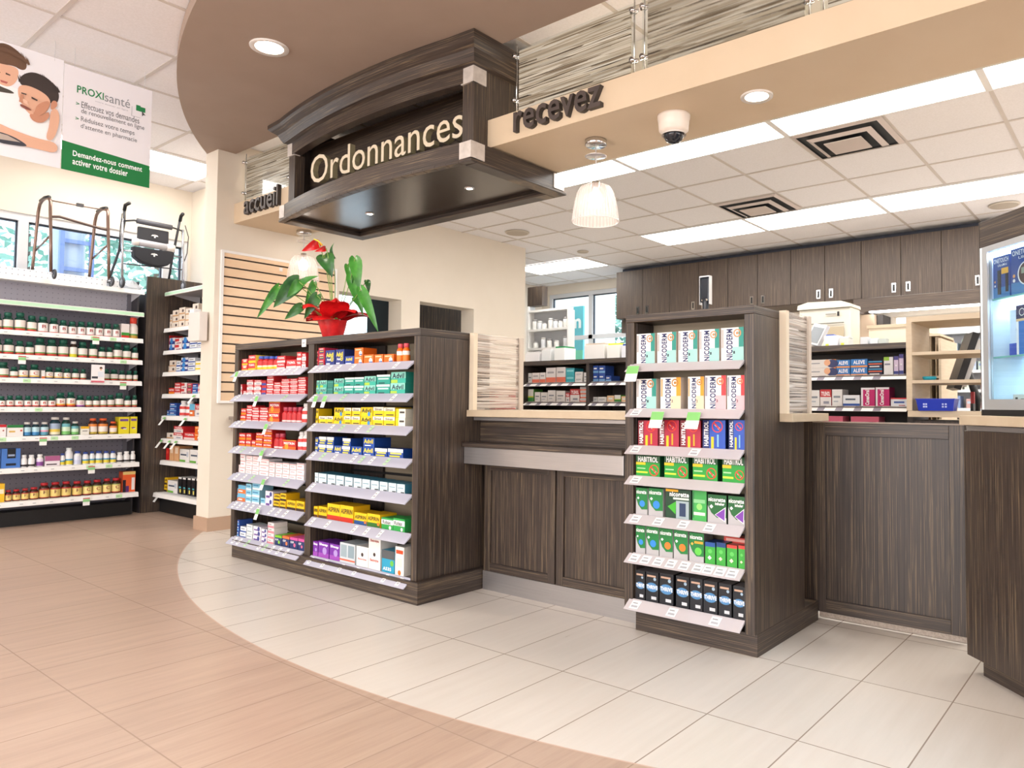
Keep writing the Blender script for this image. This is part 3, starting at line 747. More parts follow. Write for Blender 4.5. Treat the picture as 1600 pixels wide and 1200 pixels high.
# ------------------------------------------------------------------ product kinds
# box: (name, description, category, front colour, side colour, decoration)
NV = '#1f2f6e'
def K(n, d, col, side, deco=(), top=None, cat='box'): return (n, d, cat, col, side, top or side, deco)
KINDS = {
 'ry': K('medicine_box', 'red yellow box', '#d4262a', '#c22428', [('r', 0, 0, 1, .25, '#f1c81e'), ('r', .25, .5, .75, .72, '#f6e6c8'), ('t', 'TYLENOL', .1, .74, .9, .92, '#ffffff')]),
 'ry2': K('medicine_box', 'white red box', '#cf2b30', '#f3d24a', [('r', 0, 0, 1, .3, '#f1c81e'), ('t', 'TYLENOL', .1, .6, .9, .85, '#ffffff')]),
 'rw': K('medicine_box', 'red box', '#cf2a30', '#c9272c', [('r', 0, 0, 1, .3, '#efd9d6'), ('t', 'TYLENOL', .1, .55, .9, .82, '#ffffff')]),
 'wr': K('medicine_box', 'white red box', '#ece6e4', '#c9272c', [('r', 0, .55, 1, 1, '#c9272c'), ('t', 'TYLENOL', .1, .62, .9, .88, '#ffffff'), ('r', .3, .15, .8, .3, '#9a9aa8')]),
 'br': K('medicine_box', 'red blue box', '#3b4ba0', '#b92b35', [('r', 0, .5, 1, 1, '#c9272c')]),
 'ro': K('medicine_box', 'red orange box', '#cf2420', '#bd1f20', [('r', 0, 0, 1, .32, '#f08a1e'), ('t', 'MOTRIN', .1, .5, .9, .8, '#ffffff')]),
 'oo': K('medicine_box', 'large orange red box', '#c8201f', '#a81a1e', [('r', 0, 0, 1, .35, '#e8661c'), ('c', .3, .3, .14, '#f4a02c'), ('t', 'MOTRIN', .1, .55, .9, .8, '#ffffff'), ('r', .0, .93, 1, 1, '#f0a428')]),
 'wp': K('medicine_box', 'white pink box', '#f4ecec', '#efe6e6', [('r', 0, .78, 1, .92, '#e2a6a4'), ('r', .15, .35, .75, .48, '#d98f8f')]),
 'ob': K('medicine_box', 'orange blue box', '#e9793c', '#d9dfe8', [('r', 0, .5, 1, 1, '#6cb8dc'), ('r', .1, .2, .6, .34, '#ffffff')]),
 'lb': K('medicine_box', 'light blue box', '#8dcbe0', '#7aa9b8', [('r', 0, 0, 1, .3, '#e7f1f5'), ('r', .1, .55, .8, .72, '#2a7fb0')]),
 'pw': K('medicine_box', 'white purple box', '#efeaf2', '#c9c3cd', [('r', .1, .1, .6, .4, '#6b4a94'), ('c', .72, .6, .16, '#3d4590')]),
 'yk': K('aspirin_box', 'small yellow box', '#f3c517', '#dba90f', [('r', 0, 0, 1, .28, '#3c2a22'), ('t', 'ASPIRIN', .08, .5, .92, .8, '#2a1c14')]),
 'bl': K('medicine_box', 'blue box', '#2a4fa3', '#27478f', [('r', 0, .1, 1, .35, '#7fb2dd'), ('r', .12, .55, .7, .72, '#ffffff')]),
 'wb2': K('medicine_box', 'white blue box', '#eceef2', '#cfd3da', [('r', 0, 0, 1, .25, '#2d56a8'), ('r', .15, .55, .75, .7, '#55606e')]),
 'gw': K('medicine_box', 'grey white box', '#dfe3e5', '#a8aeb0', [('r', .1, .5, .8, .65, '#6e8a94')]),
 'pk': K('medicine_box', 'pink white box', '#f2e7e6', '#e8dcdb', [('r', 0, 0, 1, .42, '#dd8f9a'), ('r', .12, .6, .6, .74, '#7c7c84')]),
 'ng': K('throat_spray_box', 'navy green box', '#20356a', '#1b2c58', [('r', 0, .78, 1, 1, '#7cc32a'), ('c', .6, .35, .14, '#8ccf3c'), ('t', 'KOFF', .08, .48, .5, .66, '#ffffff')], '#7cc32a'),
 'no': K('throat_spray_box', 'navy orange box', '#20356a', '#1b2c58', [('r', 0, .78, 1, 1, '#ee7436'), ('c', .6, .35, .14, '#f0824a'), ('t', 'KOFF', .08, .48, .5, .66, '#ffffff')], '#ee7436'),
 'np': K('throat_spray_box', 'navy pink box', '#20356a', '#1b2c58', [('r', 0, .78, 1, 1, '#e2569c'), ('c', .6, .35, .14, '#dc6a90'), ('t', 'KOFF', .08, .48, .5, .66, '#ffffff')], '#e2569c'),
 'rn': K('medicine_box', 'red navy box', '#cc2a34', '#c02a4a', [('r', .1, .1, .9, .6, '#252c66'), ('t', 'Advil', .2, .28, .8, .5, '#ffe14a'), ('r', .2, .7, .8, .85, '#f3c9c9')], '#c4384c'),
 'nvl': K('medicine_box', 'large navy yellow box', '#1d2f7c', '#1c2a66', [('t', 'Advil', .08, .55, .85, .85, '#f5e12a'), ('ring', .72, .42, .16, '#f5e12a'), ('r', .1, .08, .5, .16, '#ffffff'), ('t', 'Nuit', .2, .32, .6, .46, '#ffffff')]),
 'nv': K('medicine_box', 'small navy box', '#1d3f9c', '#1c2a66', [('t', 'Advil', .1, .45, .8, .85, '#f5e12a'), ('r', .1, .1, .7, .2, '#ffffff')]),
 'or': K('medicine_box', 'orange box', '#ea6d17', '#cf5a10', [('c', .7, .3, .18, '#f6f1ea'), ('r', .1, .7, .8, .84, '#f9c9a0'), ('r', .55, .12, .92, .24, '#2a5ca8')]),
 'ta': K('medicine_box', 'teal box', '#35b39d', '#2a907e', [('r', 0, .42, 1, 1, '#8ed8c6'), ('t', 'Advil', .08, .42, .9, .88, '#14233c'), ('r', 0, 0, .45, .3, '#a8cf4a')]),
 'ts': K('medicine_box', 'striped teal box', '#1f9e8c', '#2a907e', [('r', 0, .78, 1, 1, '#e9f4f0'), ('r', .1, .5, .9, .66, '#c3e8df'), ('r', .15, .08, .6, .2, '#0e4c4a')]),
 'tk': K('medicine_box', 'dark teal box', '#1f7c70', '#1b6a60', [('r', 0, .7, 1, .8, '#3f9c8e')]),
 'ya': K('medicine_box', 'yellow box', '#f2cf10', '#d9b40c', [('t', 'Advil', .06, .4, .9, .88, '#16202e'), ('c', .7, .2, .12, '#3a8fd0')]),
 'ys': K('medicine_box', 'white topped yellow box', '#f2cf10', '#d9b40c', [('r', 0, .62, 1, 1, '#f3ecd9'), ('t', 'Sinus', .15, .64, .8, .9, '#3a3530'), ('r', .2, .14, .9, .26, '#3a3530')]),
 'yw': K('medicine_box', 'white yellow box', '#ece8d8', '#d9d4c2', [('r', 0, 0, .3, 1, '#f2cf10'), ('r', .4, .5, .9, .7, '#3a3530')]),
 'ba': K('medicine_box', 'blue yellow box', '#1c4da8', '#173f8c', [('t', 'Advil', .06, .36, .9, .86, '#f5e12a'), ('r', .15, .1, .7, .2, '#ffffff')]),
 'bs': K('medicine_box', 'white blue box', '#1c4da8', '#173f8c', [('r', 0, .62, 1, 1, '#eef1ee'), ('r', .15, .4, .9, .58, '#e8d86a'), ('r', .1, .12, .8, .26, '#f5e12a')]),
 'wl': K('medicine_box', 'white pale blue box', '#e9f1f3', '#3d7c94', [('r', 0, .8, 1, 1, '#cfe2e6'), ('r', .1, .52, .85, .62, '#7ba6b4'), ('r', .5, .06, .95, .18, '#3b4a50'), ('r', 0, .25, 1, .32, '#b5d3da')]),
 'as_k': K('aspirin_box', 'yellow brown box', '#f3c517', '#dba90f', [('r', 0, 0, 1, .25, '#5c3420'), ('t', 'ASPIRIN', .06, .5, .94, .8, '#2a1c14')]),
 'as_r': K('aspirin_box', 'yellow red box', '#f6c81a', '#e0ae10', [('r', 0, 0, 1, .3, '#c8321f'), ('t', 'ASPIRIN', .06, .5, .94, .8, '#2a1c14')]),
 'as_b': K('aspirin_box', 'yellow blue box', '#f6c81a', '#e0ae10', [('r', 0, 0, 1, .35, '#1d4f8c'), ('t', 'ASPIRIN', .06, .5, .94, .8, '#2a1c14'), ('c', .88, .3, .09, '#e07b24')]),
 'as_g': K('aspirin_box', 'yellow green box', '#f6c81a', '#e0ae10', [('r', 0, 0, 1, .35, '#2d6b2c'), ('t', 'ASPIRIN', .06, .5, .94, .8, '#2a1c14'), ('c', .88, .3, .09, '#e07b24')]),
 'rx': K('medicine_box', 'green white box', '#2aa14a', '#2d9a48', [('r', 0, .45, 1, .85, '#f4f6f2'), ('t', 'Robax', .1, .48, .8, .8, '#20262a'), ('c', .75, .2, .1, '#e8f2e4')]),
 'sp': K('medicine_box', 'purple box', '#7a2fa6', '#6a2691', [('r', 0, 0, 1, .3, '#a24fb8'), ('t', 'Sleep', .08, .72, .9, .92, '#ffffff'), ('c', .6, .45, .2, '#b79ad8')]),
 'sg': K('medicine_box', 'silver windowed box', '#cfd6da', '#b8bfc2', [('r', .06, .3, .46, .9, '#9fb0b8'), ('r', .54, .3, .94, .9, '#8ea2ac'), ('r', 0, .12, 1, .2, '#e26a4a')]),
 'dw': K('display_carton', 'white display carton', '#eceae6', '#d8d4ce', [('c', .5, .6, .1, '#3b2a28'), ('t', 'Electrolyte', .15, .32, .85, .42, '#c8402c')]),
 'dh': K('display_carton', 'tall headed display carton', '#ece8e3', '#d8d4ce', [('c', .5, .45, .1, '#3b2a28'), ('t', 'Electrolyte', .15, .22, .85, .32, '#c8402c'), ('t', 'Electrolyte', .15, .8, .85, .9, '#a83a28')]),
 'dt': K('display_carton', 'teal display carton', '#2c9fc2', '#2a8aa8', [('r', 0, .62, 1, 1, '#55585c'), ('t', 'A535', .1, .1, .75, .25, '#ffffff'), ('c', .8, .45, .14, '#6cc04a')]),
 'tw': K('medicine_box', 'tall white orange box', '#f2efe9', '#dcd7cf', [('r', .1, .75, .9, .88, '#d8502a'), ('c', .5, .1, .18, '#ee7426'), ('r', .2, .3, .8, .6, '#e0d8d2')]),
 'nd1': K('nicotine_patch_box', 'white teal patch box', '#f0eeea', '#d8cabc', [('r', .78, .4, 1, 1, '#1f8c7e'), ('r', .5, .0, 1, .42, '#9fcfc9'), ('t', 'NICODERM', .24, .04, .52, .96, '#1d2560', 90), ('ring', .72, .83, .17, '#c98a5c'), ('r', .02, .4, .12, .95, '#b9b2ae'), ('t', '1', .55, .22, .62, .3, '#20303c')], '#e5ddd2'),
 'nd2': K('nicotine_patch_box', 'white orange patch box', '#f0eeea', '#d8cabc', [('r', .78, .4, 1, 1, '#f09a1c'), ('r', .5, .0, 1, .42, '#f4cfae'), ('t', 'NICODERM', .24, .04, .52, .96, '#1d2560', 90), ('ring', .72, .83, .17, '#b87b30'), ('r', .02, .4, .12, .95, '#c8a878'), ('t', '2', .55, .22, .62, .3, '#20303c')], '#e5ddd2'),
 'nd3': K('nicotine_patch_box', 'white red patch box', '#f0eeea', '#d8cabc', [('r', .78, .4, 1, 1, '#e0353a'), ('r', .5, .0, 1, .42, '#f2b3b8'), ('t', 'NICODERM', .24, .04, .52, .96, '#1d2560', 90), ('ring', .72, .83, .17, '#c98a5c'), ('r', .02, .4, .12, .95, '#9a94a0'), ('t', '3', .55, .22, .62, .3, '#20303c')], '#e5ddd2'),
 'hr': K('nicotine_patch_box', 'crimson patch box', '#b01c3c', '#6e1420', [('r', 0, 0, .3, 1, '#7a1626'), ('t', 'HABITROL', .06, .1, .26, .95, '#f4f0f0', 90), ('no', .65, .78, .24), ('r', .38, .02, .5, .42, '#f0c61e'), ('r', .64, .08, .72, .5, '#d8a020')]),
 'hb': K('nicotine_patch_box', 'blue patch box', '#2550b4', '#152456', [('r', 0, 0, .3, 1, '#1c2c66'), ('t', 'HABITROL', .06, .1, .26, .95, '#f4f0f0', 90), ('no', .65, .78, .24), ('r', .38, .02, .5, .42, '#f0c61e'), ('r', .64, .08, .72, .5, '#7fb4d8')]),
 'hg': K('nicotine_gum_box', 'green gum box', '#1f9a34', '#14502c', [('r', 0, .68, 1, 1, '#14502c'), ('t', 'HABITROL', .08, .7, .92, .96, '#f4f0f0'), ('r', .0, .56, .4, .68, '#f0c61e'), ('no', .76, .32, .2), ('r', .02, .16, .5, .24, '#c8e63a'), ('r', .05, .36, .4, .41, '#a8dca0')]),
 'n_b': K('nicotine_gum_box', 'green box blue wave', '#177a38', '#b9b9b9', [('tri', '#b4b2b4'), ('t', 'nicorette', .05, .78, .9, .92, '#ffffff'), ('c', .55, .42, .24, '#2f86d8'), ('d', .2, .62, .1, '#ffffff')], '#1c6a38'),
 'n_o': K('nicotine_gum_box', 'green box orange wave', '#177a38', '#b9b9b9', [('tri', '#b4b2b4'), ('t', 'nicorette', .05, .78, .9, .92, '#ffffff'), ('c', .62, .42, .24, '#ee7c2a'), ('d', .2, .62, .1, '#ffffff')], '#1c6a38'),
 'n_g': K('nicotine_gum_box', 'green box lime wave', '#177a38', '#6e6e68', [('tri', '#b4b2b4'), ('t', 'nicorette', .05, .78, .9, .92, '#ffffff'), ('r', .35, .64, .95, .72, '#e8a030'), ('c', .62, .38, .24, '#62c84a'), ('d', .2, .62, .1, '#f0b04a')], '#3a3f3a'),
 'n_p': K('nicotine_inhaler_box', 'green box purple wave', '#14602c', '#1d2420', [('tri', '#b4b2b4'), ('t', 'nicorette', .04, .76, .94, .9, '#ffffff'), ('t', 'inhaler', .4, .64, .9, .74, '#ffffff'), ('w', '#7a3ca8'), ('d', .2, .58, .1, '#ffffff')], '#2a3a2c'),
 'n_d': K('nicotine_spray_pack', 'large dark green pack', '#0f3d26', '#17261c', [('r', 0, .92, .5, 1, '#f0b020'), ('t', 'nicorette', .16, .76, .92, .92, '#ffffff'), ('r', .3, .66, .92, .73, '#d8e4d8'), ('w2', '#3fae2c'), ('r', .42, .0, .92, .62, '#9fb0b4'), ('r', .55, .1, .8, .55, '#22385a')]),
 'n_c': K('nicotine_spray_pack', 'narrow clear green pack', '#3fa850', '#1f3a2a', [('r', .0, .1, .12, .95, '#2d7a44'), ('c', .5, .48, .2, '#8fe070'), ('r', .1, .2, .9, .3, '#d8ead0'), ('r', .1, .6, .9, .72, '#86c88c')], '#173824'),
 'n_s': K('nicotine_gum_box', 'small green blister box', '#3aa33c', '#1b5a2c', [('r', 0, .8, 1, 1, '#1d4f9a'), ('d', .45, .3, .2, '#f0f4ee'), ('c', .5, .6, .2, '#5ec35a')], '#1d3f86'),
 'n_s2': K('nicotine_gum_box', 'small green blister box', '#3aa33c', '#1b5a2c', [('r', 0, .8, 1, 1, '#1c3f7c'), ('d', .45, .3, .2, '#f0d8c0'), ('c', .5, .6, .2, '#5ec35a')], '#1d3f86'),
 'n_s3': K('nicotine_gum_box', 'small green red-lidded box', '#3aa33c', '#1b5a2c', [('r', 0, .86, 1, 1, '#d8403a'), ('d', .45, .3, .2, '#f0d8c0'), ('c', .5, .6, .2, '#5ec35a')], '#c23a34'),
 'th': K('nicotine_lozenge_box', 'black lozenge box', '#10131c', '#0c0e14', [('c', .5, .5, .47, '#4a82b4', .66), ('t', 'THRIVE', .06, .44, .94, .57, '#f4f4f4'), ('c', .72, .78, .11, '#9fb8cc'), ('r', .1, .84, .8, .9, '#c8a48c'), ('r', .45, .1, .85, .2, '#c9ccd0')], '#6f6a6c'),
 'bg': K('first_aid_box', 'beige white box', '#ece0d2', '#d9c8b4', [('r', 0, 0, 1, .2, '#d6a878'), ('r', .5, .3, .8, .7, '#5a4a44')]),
 'rs': K('medicine_box', 'red box', '#c8201f', '#b01c1c', [('r', .2, .55, .8, .8, '#e84a3a')]),
 'nb': K('medicine_box', 'blue white box', '#e6e4ea', '#b4b6c6', [('r', 0, 0, 1, .5, '#27358a'), ('c', .4, .55, .24, '#3f8fd8')]),
 'nr': K('medicine_box', 'red white box', '#efe8e6', '#d0c4c4', [('r', 0, .45, .6, .9, '#d0393a'), ('r', .2, .1, .9, .25, '#8a3a5a')]),
 'wy': K('medicine_box', 'white yellow box', '#f0ece0', '#d8d2c0', [('r', 0, .3, 1, .6, '#f0d21e')]),
 'os': K('medicine_box', 'tall tan box', '#dda878', '#c98f60', [('r', .2, .5, .8, .9, '#f0d8c0')]),
 'gt': K('medicine_box', 'large white green box', '#ece8e4', '#d0cac4', [('r', 0, 0, .6, .16, '#6cae3a'), ('r', .1, .5, .7, .62, '#3a4a60'), ('r', .7, .4, .9, .8, '#c8cdd4')]),
 'kb': K('hair_dye_box', 'slim black box', '#17171a', '#101012', [('c', .6, .4, .3, '#58c0cc', .34), ('r', .1, .9, 1, 1, '#e8e6e2'), ('r', .5, .1, .9, .3, '#e8d86a')], '#e8e6e2'),
 'wk': K('medicine_box', 'small white box', '#ece9e6', '#cfcac6', [('r', .15, .5, .8, .62, '#8a8f98'), ('r', .15, .25, .6, .33, '#b8bcc4')]),
 'wo': K('medicine_box', 'white coral box', '#ece6e4', '#d8d0cc', [('r', 0, 0, 1, .36, '#ee7a5e'), ('r', .15, .62, .8, .74, '#a8a4a8')]),
 'tl': K('medicine_box', 'teal box', '#3cb4c0', '#2c98a8', [('r', .1, .5, .9, .75, '#8fdce2')]),
 'gy': K('medicine_box', 'white green box', '#eeeee6', '#5aa040', [('r', 0, 0, 1, .35, '#3f9a4a'), ('r', 0, .35, 1, .45, '#d8dc3a')]),
 'or2': K('medicine_box', 'pale orange box', '#f0c89c', '#e0b484', [('r', .2, .4, .8, .7, '#f0eee8')]),
 'ow': K('medicine_box', 'orange white box', '#f08a4a', '#d8d4d0', [('c', .5, .5, .3, '#f4f0ee')]),
 'wob': K('medicine_box', 'wide white orange box', '#ece6e0', '#d8cec4', [('r', .86, 0, 1, 1, '#ee8a3a'), ('c', .87, .35, .22, '#252f66'), ('c', .68, .7, .12, '#f0b48a'), ('r', .06, .5, .4, .6, '#8a8a94')]),
 'al': K('medicine_box', 'blue orange box', '#2a7cc8', '#2468a8', [('r', 0, 0, 1, .2, '#ee9a4a'), ('t', 'ALEVE', .15, .38, .85, .85, '#ffffff')]),
 'nvs': K('medicine_box', 'navy striped box', '#1c2448', '#141a34', [('r', 0, .75, 1, .9, '#3fa0d0'), ('r', 0, .45, 1, .6, '#e8683a'), ('r', .1, .1, .8, .25, '#e8e4e0')]),
 'wg': K('medicine_box', 'white lime box', '#eeeef0', '#d4d4da', [('r', 0, .8, .6, 1, '#9ccc3c'), ('r', .1, .55, .7, .64, '#8a8ea0')]),
 'pv': K('medicine_box', 'lilac box', '#d9c6e0', '#c4b0d0', [('r', 0, .8, 1, 1, '#4a3f8c'), ('r', 0, 0, 1, .2, '#3c4490'), ('c', .5, .5, .22, '#f0ecf4')]),
 'co': K('medicine_box', 'magenta white box', '#c8206e', '#a81a5c', [('r', 0, .0, .14, 1, '#f2ecf0'), ('r', .0, .9, 1, 1, '#f2ecf0'), ('t', 'CanesOral', .3, .08, .6, .88, '#ffffff', 90)]),
 'wr2': K('medicine_box', 'white blue red box', '#eceef4', '#d0d2d8', [('r', 0, .85, 1, 1, '#d8383a'), ('r', .2, .4, .85, .6, '#3a5aa8'), ('r', .5, .1, .9, .2, '#b05050')]),
 'cg': K('supplement_box', 'white green red box', '#efe6e2', '#dccfc9', [('r', 0, 0, 1, .2, '#d8302a'), ('r', 0, .2, 1, .4, '#3f9a3a')]),
 'cw': K('supplement_box', 'narrow white orange box', '#f0eeea', '#dcd8d0', [('r', 0, 0, 1, .3, '#ee7a3a')]),
 'cr': K('supplement_box', 'white red topped box', '#efe9e6', '#d8d0cc', [('r', 0, .78, 1, 1, '#c8202c'), ('c', .7, .5, .1, '#a04a3a')]),
 'cgw': K('supplement_box', 'wide white green-topped box', '#efe9e4', '#d8d0cc', [('r', 0, .76, 1, 1, '#1d7a3a'), ('c', .88, .5, .07, '#c84a2a'), ('r', .12, .35, .5, .5, '#e0b45a')]),
 'cy': K('supplement_box', 'white yellow box', '#f0ece2', '#d8d4c8', [('r', 0, .72, 1, 1, '#f0b81e'), ('r', .2, .4, .8, .5, '#8a8478')]),
 'yp': K('supplement_box', 'yellow purple box', '#efe02c', '#d8c81e', [('c', .45, .35, .28, '#6a2f86', .36), ('c', .6, .3, .2, '#f4f0f4', .3), ('r', .1, .75, .9, .88, '#7a4a9c')]),
 'cb': K('supplement_box', 'large blue box', '#4a7cc8', '#3a64a8', [('r', .3, .5, .75, 1, '#16181e'), ('r', .25, .12, .78, .24, '#1c2230'), ('r', .35, .6, .7, .7, '#9fb0cc')]),
 'cp': K('supplement_box', 'wide pink white box', '#f0e6ea', '#d8ccd0', [('r', 0, .5, 1, 1, '#b0608c'), ('r', .1, .1, .8, .22, '#4a3a40')]),
 'yb': K('supplement_box', 'yellow box', '#f0c02a', '#d8a81e', [('r', .1, .45, .9, .7, '#fbf0cc')]),
 'mg': K('supplement_box', 'large orange red box', '#e8602c', '#c8502a', [('r', 0, .85, 1, 1, '#e8c87c'), ('r', .0, 0, .25, .6, '#1c1420'), ('r', .7, .1, .95, .7, '#f0e8e4'), ('r', .25, 0, .5, .3, '#5a2a6a')]),
 'ad': K('leaflet_card', 'white leaflet card', '#f4f0f0', '#e8e4e4', [('r', 0, 0, 1, .1, '#d86a7a'), ('c', .72, .82, .11, '#5a4038'), ('c', .72, .74, .08, '#e8bc9c'), ('r', .5, .3, .95, .62, '#e4e8f0'), ('r', .05, .22, .5, .34, '#3a3f48')], cat='leaflet'),
}
# bottle: (name, description, body colour, label bands, cap colour, text, text colour, cap height fraction, shoulder)
BOT = {
 'Bbc': ('medicine_bottle', 'red yellow bottle', '#c92a2a', [(0, .3, '#f1c81e'), (.3, .5, '#f6e6c8'), (.5, 1, '#c92a2a')], '#3a5ab8', '', '#fff', .2),
 'Brr': ('medicine_bottle', 'red bottle', '#c4262c', [(0, .2, '#f0d8d4'), (.2, 1, '#c4262c')], '#c2485c', '', '#fff', .25),
 'Bwr': ('medicine_bottle', 'white red bottle', '#f0ecea', [(0, .3, '#d8403a'), (.3, .7, '#f4efec'), (.7, 1, '#d8403a')], '#ece8e6', '', '#fff', .18),
 'Bor': ('medicine_bottle', 'orange bottle', '#ea6d17', [(0, .6, '#ee7a1c'), (.6, 1, '#f0e6dc')], '#d8505c', '', '#fff', .22),
 'Gw': ('vitamin_bottle', 'white labelled bottle', '#1c4a3c', [(0, .08, '#c9302c'), (.08, 1, '#f2eae6')], '#0f5a48', 'B', '#a83a3a', .22),
 'Gr': ('vitamin_bottle', 'red green labelled bottle', '#1c4a3c', [(0, .2, '#d03a30'), (.2, .32, '#5aa04a'), (.32, 1, '#f2e8e0')], '#0f5a48', '', '#a83a3a', .22),
 'Gc': ('vitamin_bottle', 'bottle lettered C', '#1c4a3c', [(0, .12, '#2f4aa8'), (.12, .3, '#f0c030'), (.3, 1, '#f2e8e0')], '#0f5a48', 'C', '#b83a2c', .22),
 'Ga': ('vitamin_bottle', 'bottle lettered A', '#1c4a3c', [(0, .2, '#d03a30'), (.2, 1, '#f2e8e0')], '#0f5a48', 'A', '#b83a2c', .24),
 'Gb': ('vitamin_bottle', 'bottle lettered B', '#1c4a3c', [(0, .2, '#d03a30'), (.2, 1, '#f2e8e0')], '#0f5a48', 'B', '#b83a2c', .24),
 'GB': ('vitamin_bottle', 'large bottle lettered B', '#1c4a3c', [(0, .2, '#d03a30'), (.2, .34, '#f0c030'), (.34, 1, '#f2e8e0')], '#0f5a48', 'B+', '#b83a2c', .22),
 'Gp': ('vitamin_bottle', 'bottle with purple band', '#1c4a3c', [(0, .25, '#9a4a9c'), (.25, 1, '#f2e8e0')], '#0f5a48', 'CO', '#a8487c', .24),
 'Rt': ('vitamin_bottle', 'white red capped bottle', '#efe8e2', [(0, .25, '#c89a3a'), (.25, .4, '#5a9a4a'), (.4, 1, '#f2e8e0')], '#d8402c', '', '#a83a3a', .28),
 'Ky': ('syrup_bottle', 'brown yellow bottle', '#3a2a22', [(0, .3, '#e8e02c'), (.3, 1, '#f2ece4')], '#f0ece8', '', '#a83a3a', .16),
 'Tb': ('vitamin_bottle', 'teal blue bottle', '#1c3a44', [(0, .4, '#3a84b8'), (.4, 1, '#bcdce4')], '#d4cfca', '', '#fff', .16),
 'Tp': ('vitamin_bottle', 'teal pink bottle', '#1c3a44', [(0, .4, '#5a9cb0'), (.4, .6, '#e89ab0'), (.6, 1, '#bcdce4')], '#d4cfca', '', '#fff', .16),
 'Ty': ('vitamin_bottle', 'tall teal yellow bottle', '#1c3a44', [(0, .25, '#ece0c0'), (.25, .5, '#e8c84a'), (.5, 1, '#9fb0c8')], '#d8d2cc', '', '#fff', .14),
 'Tg': ('vitamin_bottle', 'teal green bottle', '#163c34', [(0, .3, '#7ac06a'), (.3, .7, '#d8ecd0'), (.7, 1, '#6ab0b8')], '#d8d2cc', '', '#fff', .14),
 'Oo': ('vitamin_bottle', 'amber orange bottle', '#4a2418', [(0, .2, '#c8b040'), (.2, .75, '#f2e6dc'), (.75, 1, '#e88a3a')], '#e8602c', '', '#fff', .14),
 'Wk': ('supplement_bottle', 'white black bottle', '#f0eeec', [(0, .3, '#2c2424'), (.3, 1, '#f0eeec')], '#f0efee', '', '#fff', .2),
 'Wp': ('supplement_bottle', 'white purple bottle', '#f0eeec', [(0, .6, '#8a4a98'), (.6, 1, '#e8d8ec')], '#f0efee', '', '#fff', .2),
 'Wy': ('supplement_bottle', 'white yellow bottle', '#eef0f2', [(0, .4, '#e8d23a'), (.4, .6, '#3f94c0'), (.6, 1, '#f0f0f0')], '#2f4a9a', '', '#fff', .16),
 'Wt': ('supplement_bottle', 'tall white yellow bottle', '#eef0f2', [(0, .35, '#e8d23a'), (.35, .5, '#3f94c0'), (.5, 1, '#f0f0f0')], '#d8dcdc', '', '#fff', .12),
 'Wl': ('supplement_bottle', 'white lavender bottle', '#eef0f2', [(0, .5, '#c8cce4'), (.5, 1, '#dfe2ee')], '#2f4a9a', '', '#fff', .16),
 'Jr': ('vitamin_bottle', 'amber yellow bottle', '#3c2014', [(0, .08, '#b02c24'), (.08, .85, '#e8cf7c'), (.85, 1, '#b02c24')], '#b8242c', 'E', '#8a5a3a', .16),
 'Jc': ('vitamin_bottle', 'amber bottle lettered C', '#3c2014', [(0, .1, '#b02c24'), (.1, .9, '#efd98c'), (.9, 1, '#7a8a3a')], '#b8242c', 'C', '#a03028', .16),
}
BOXC = {}
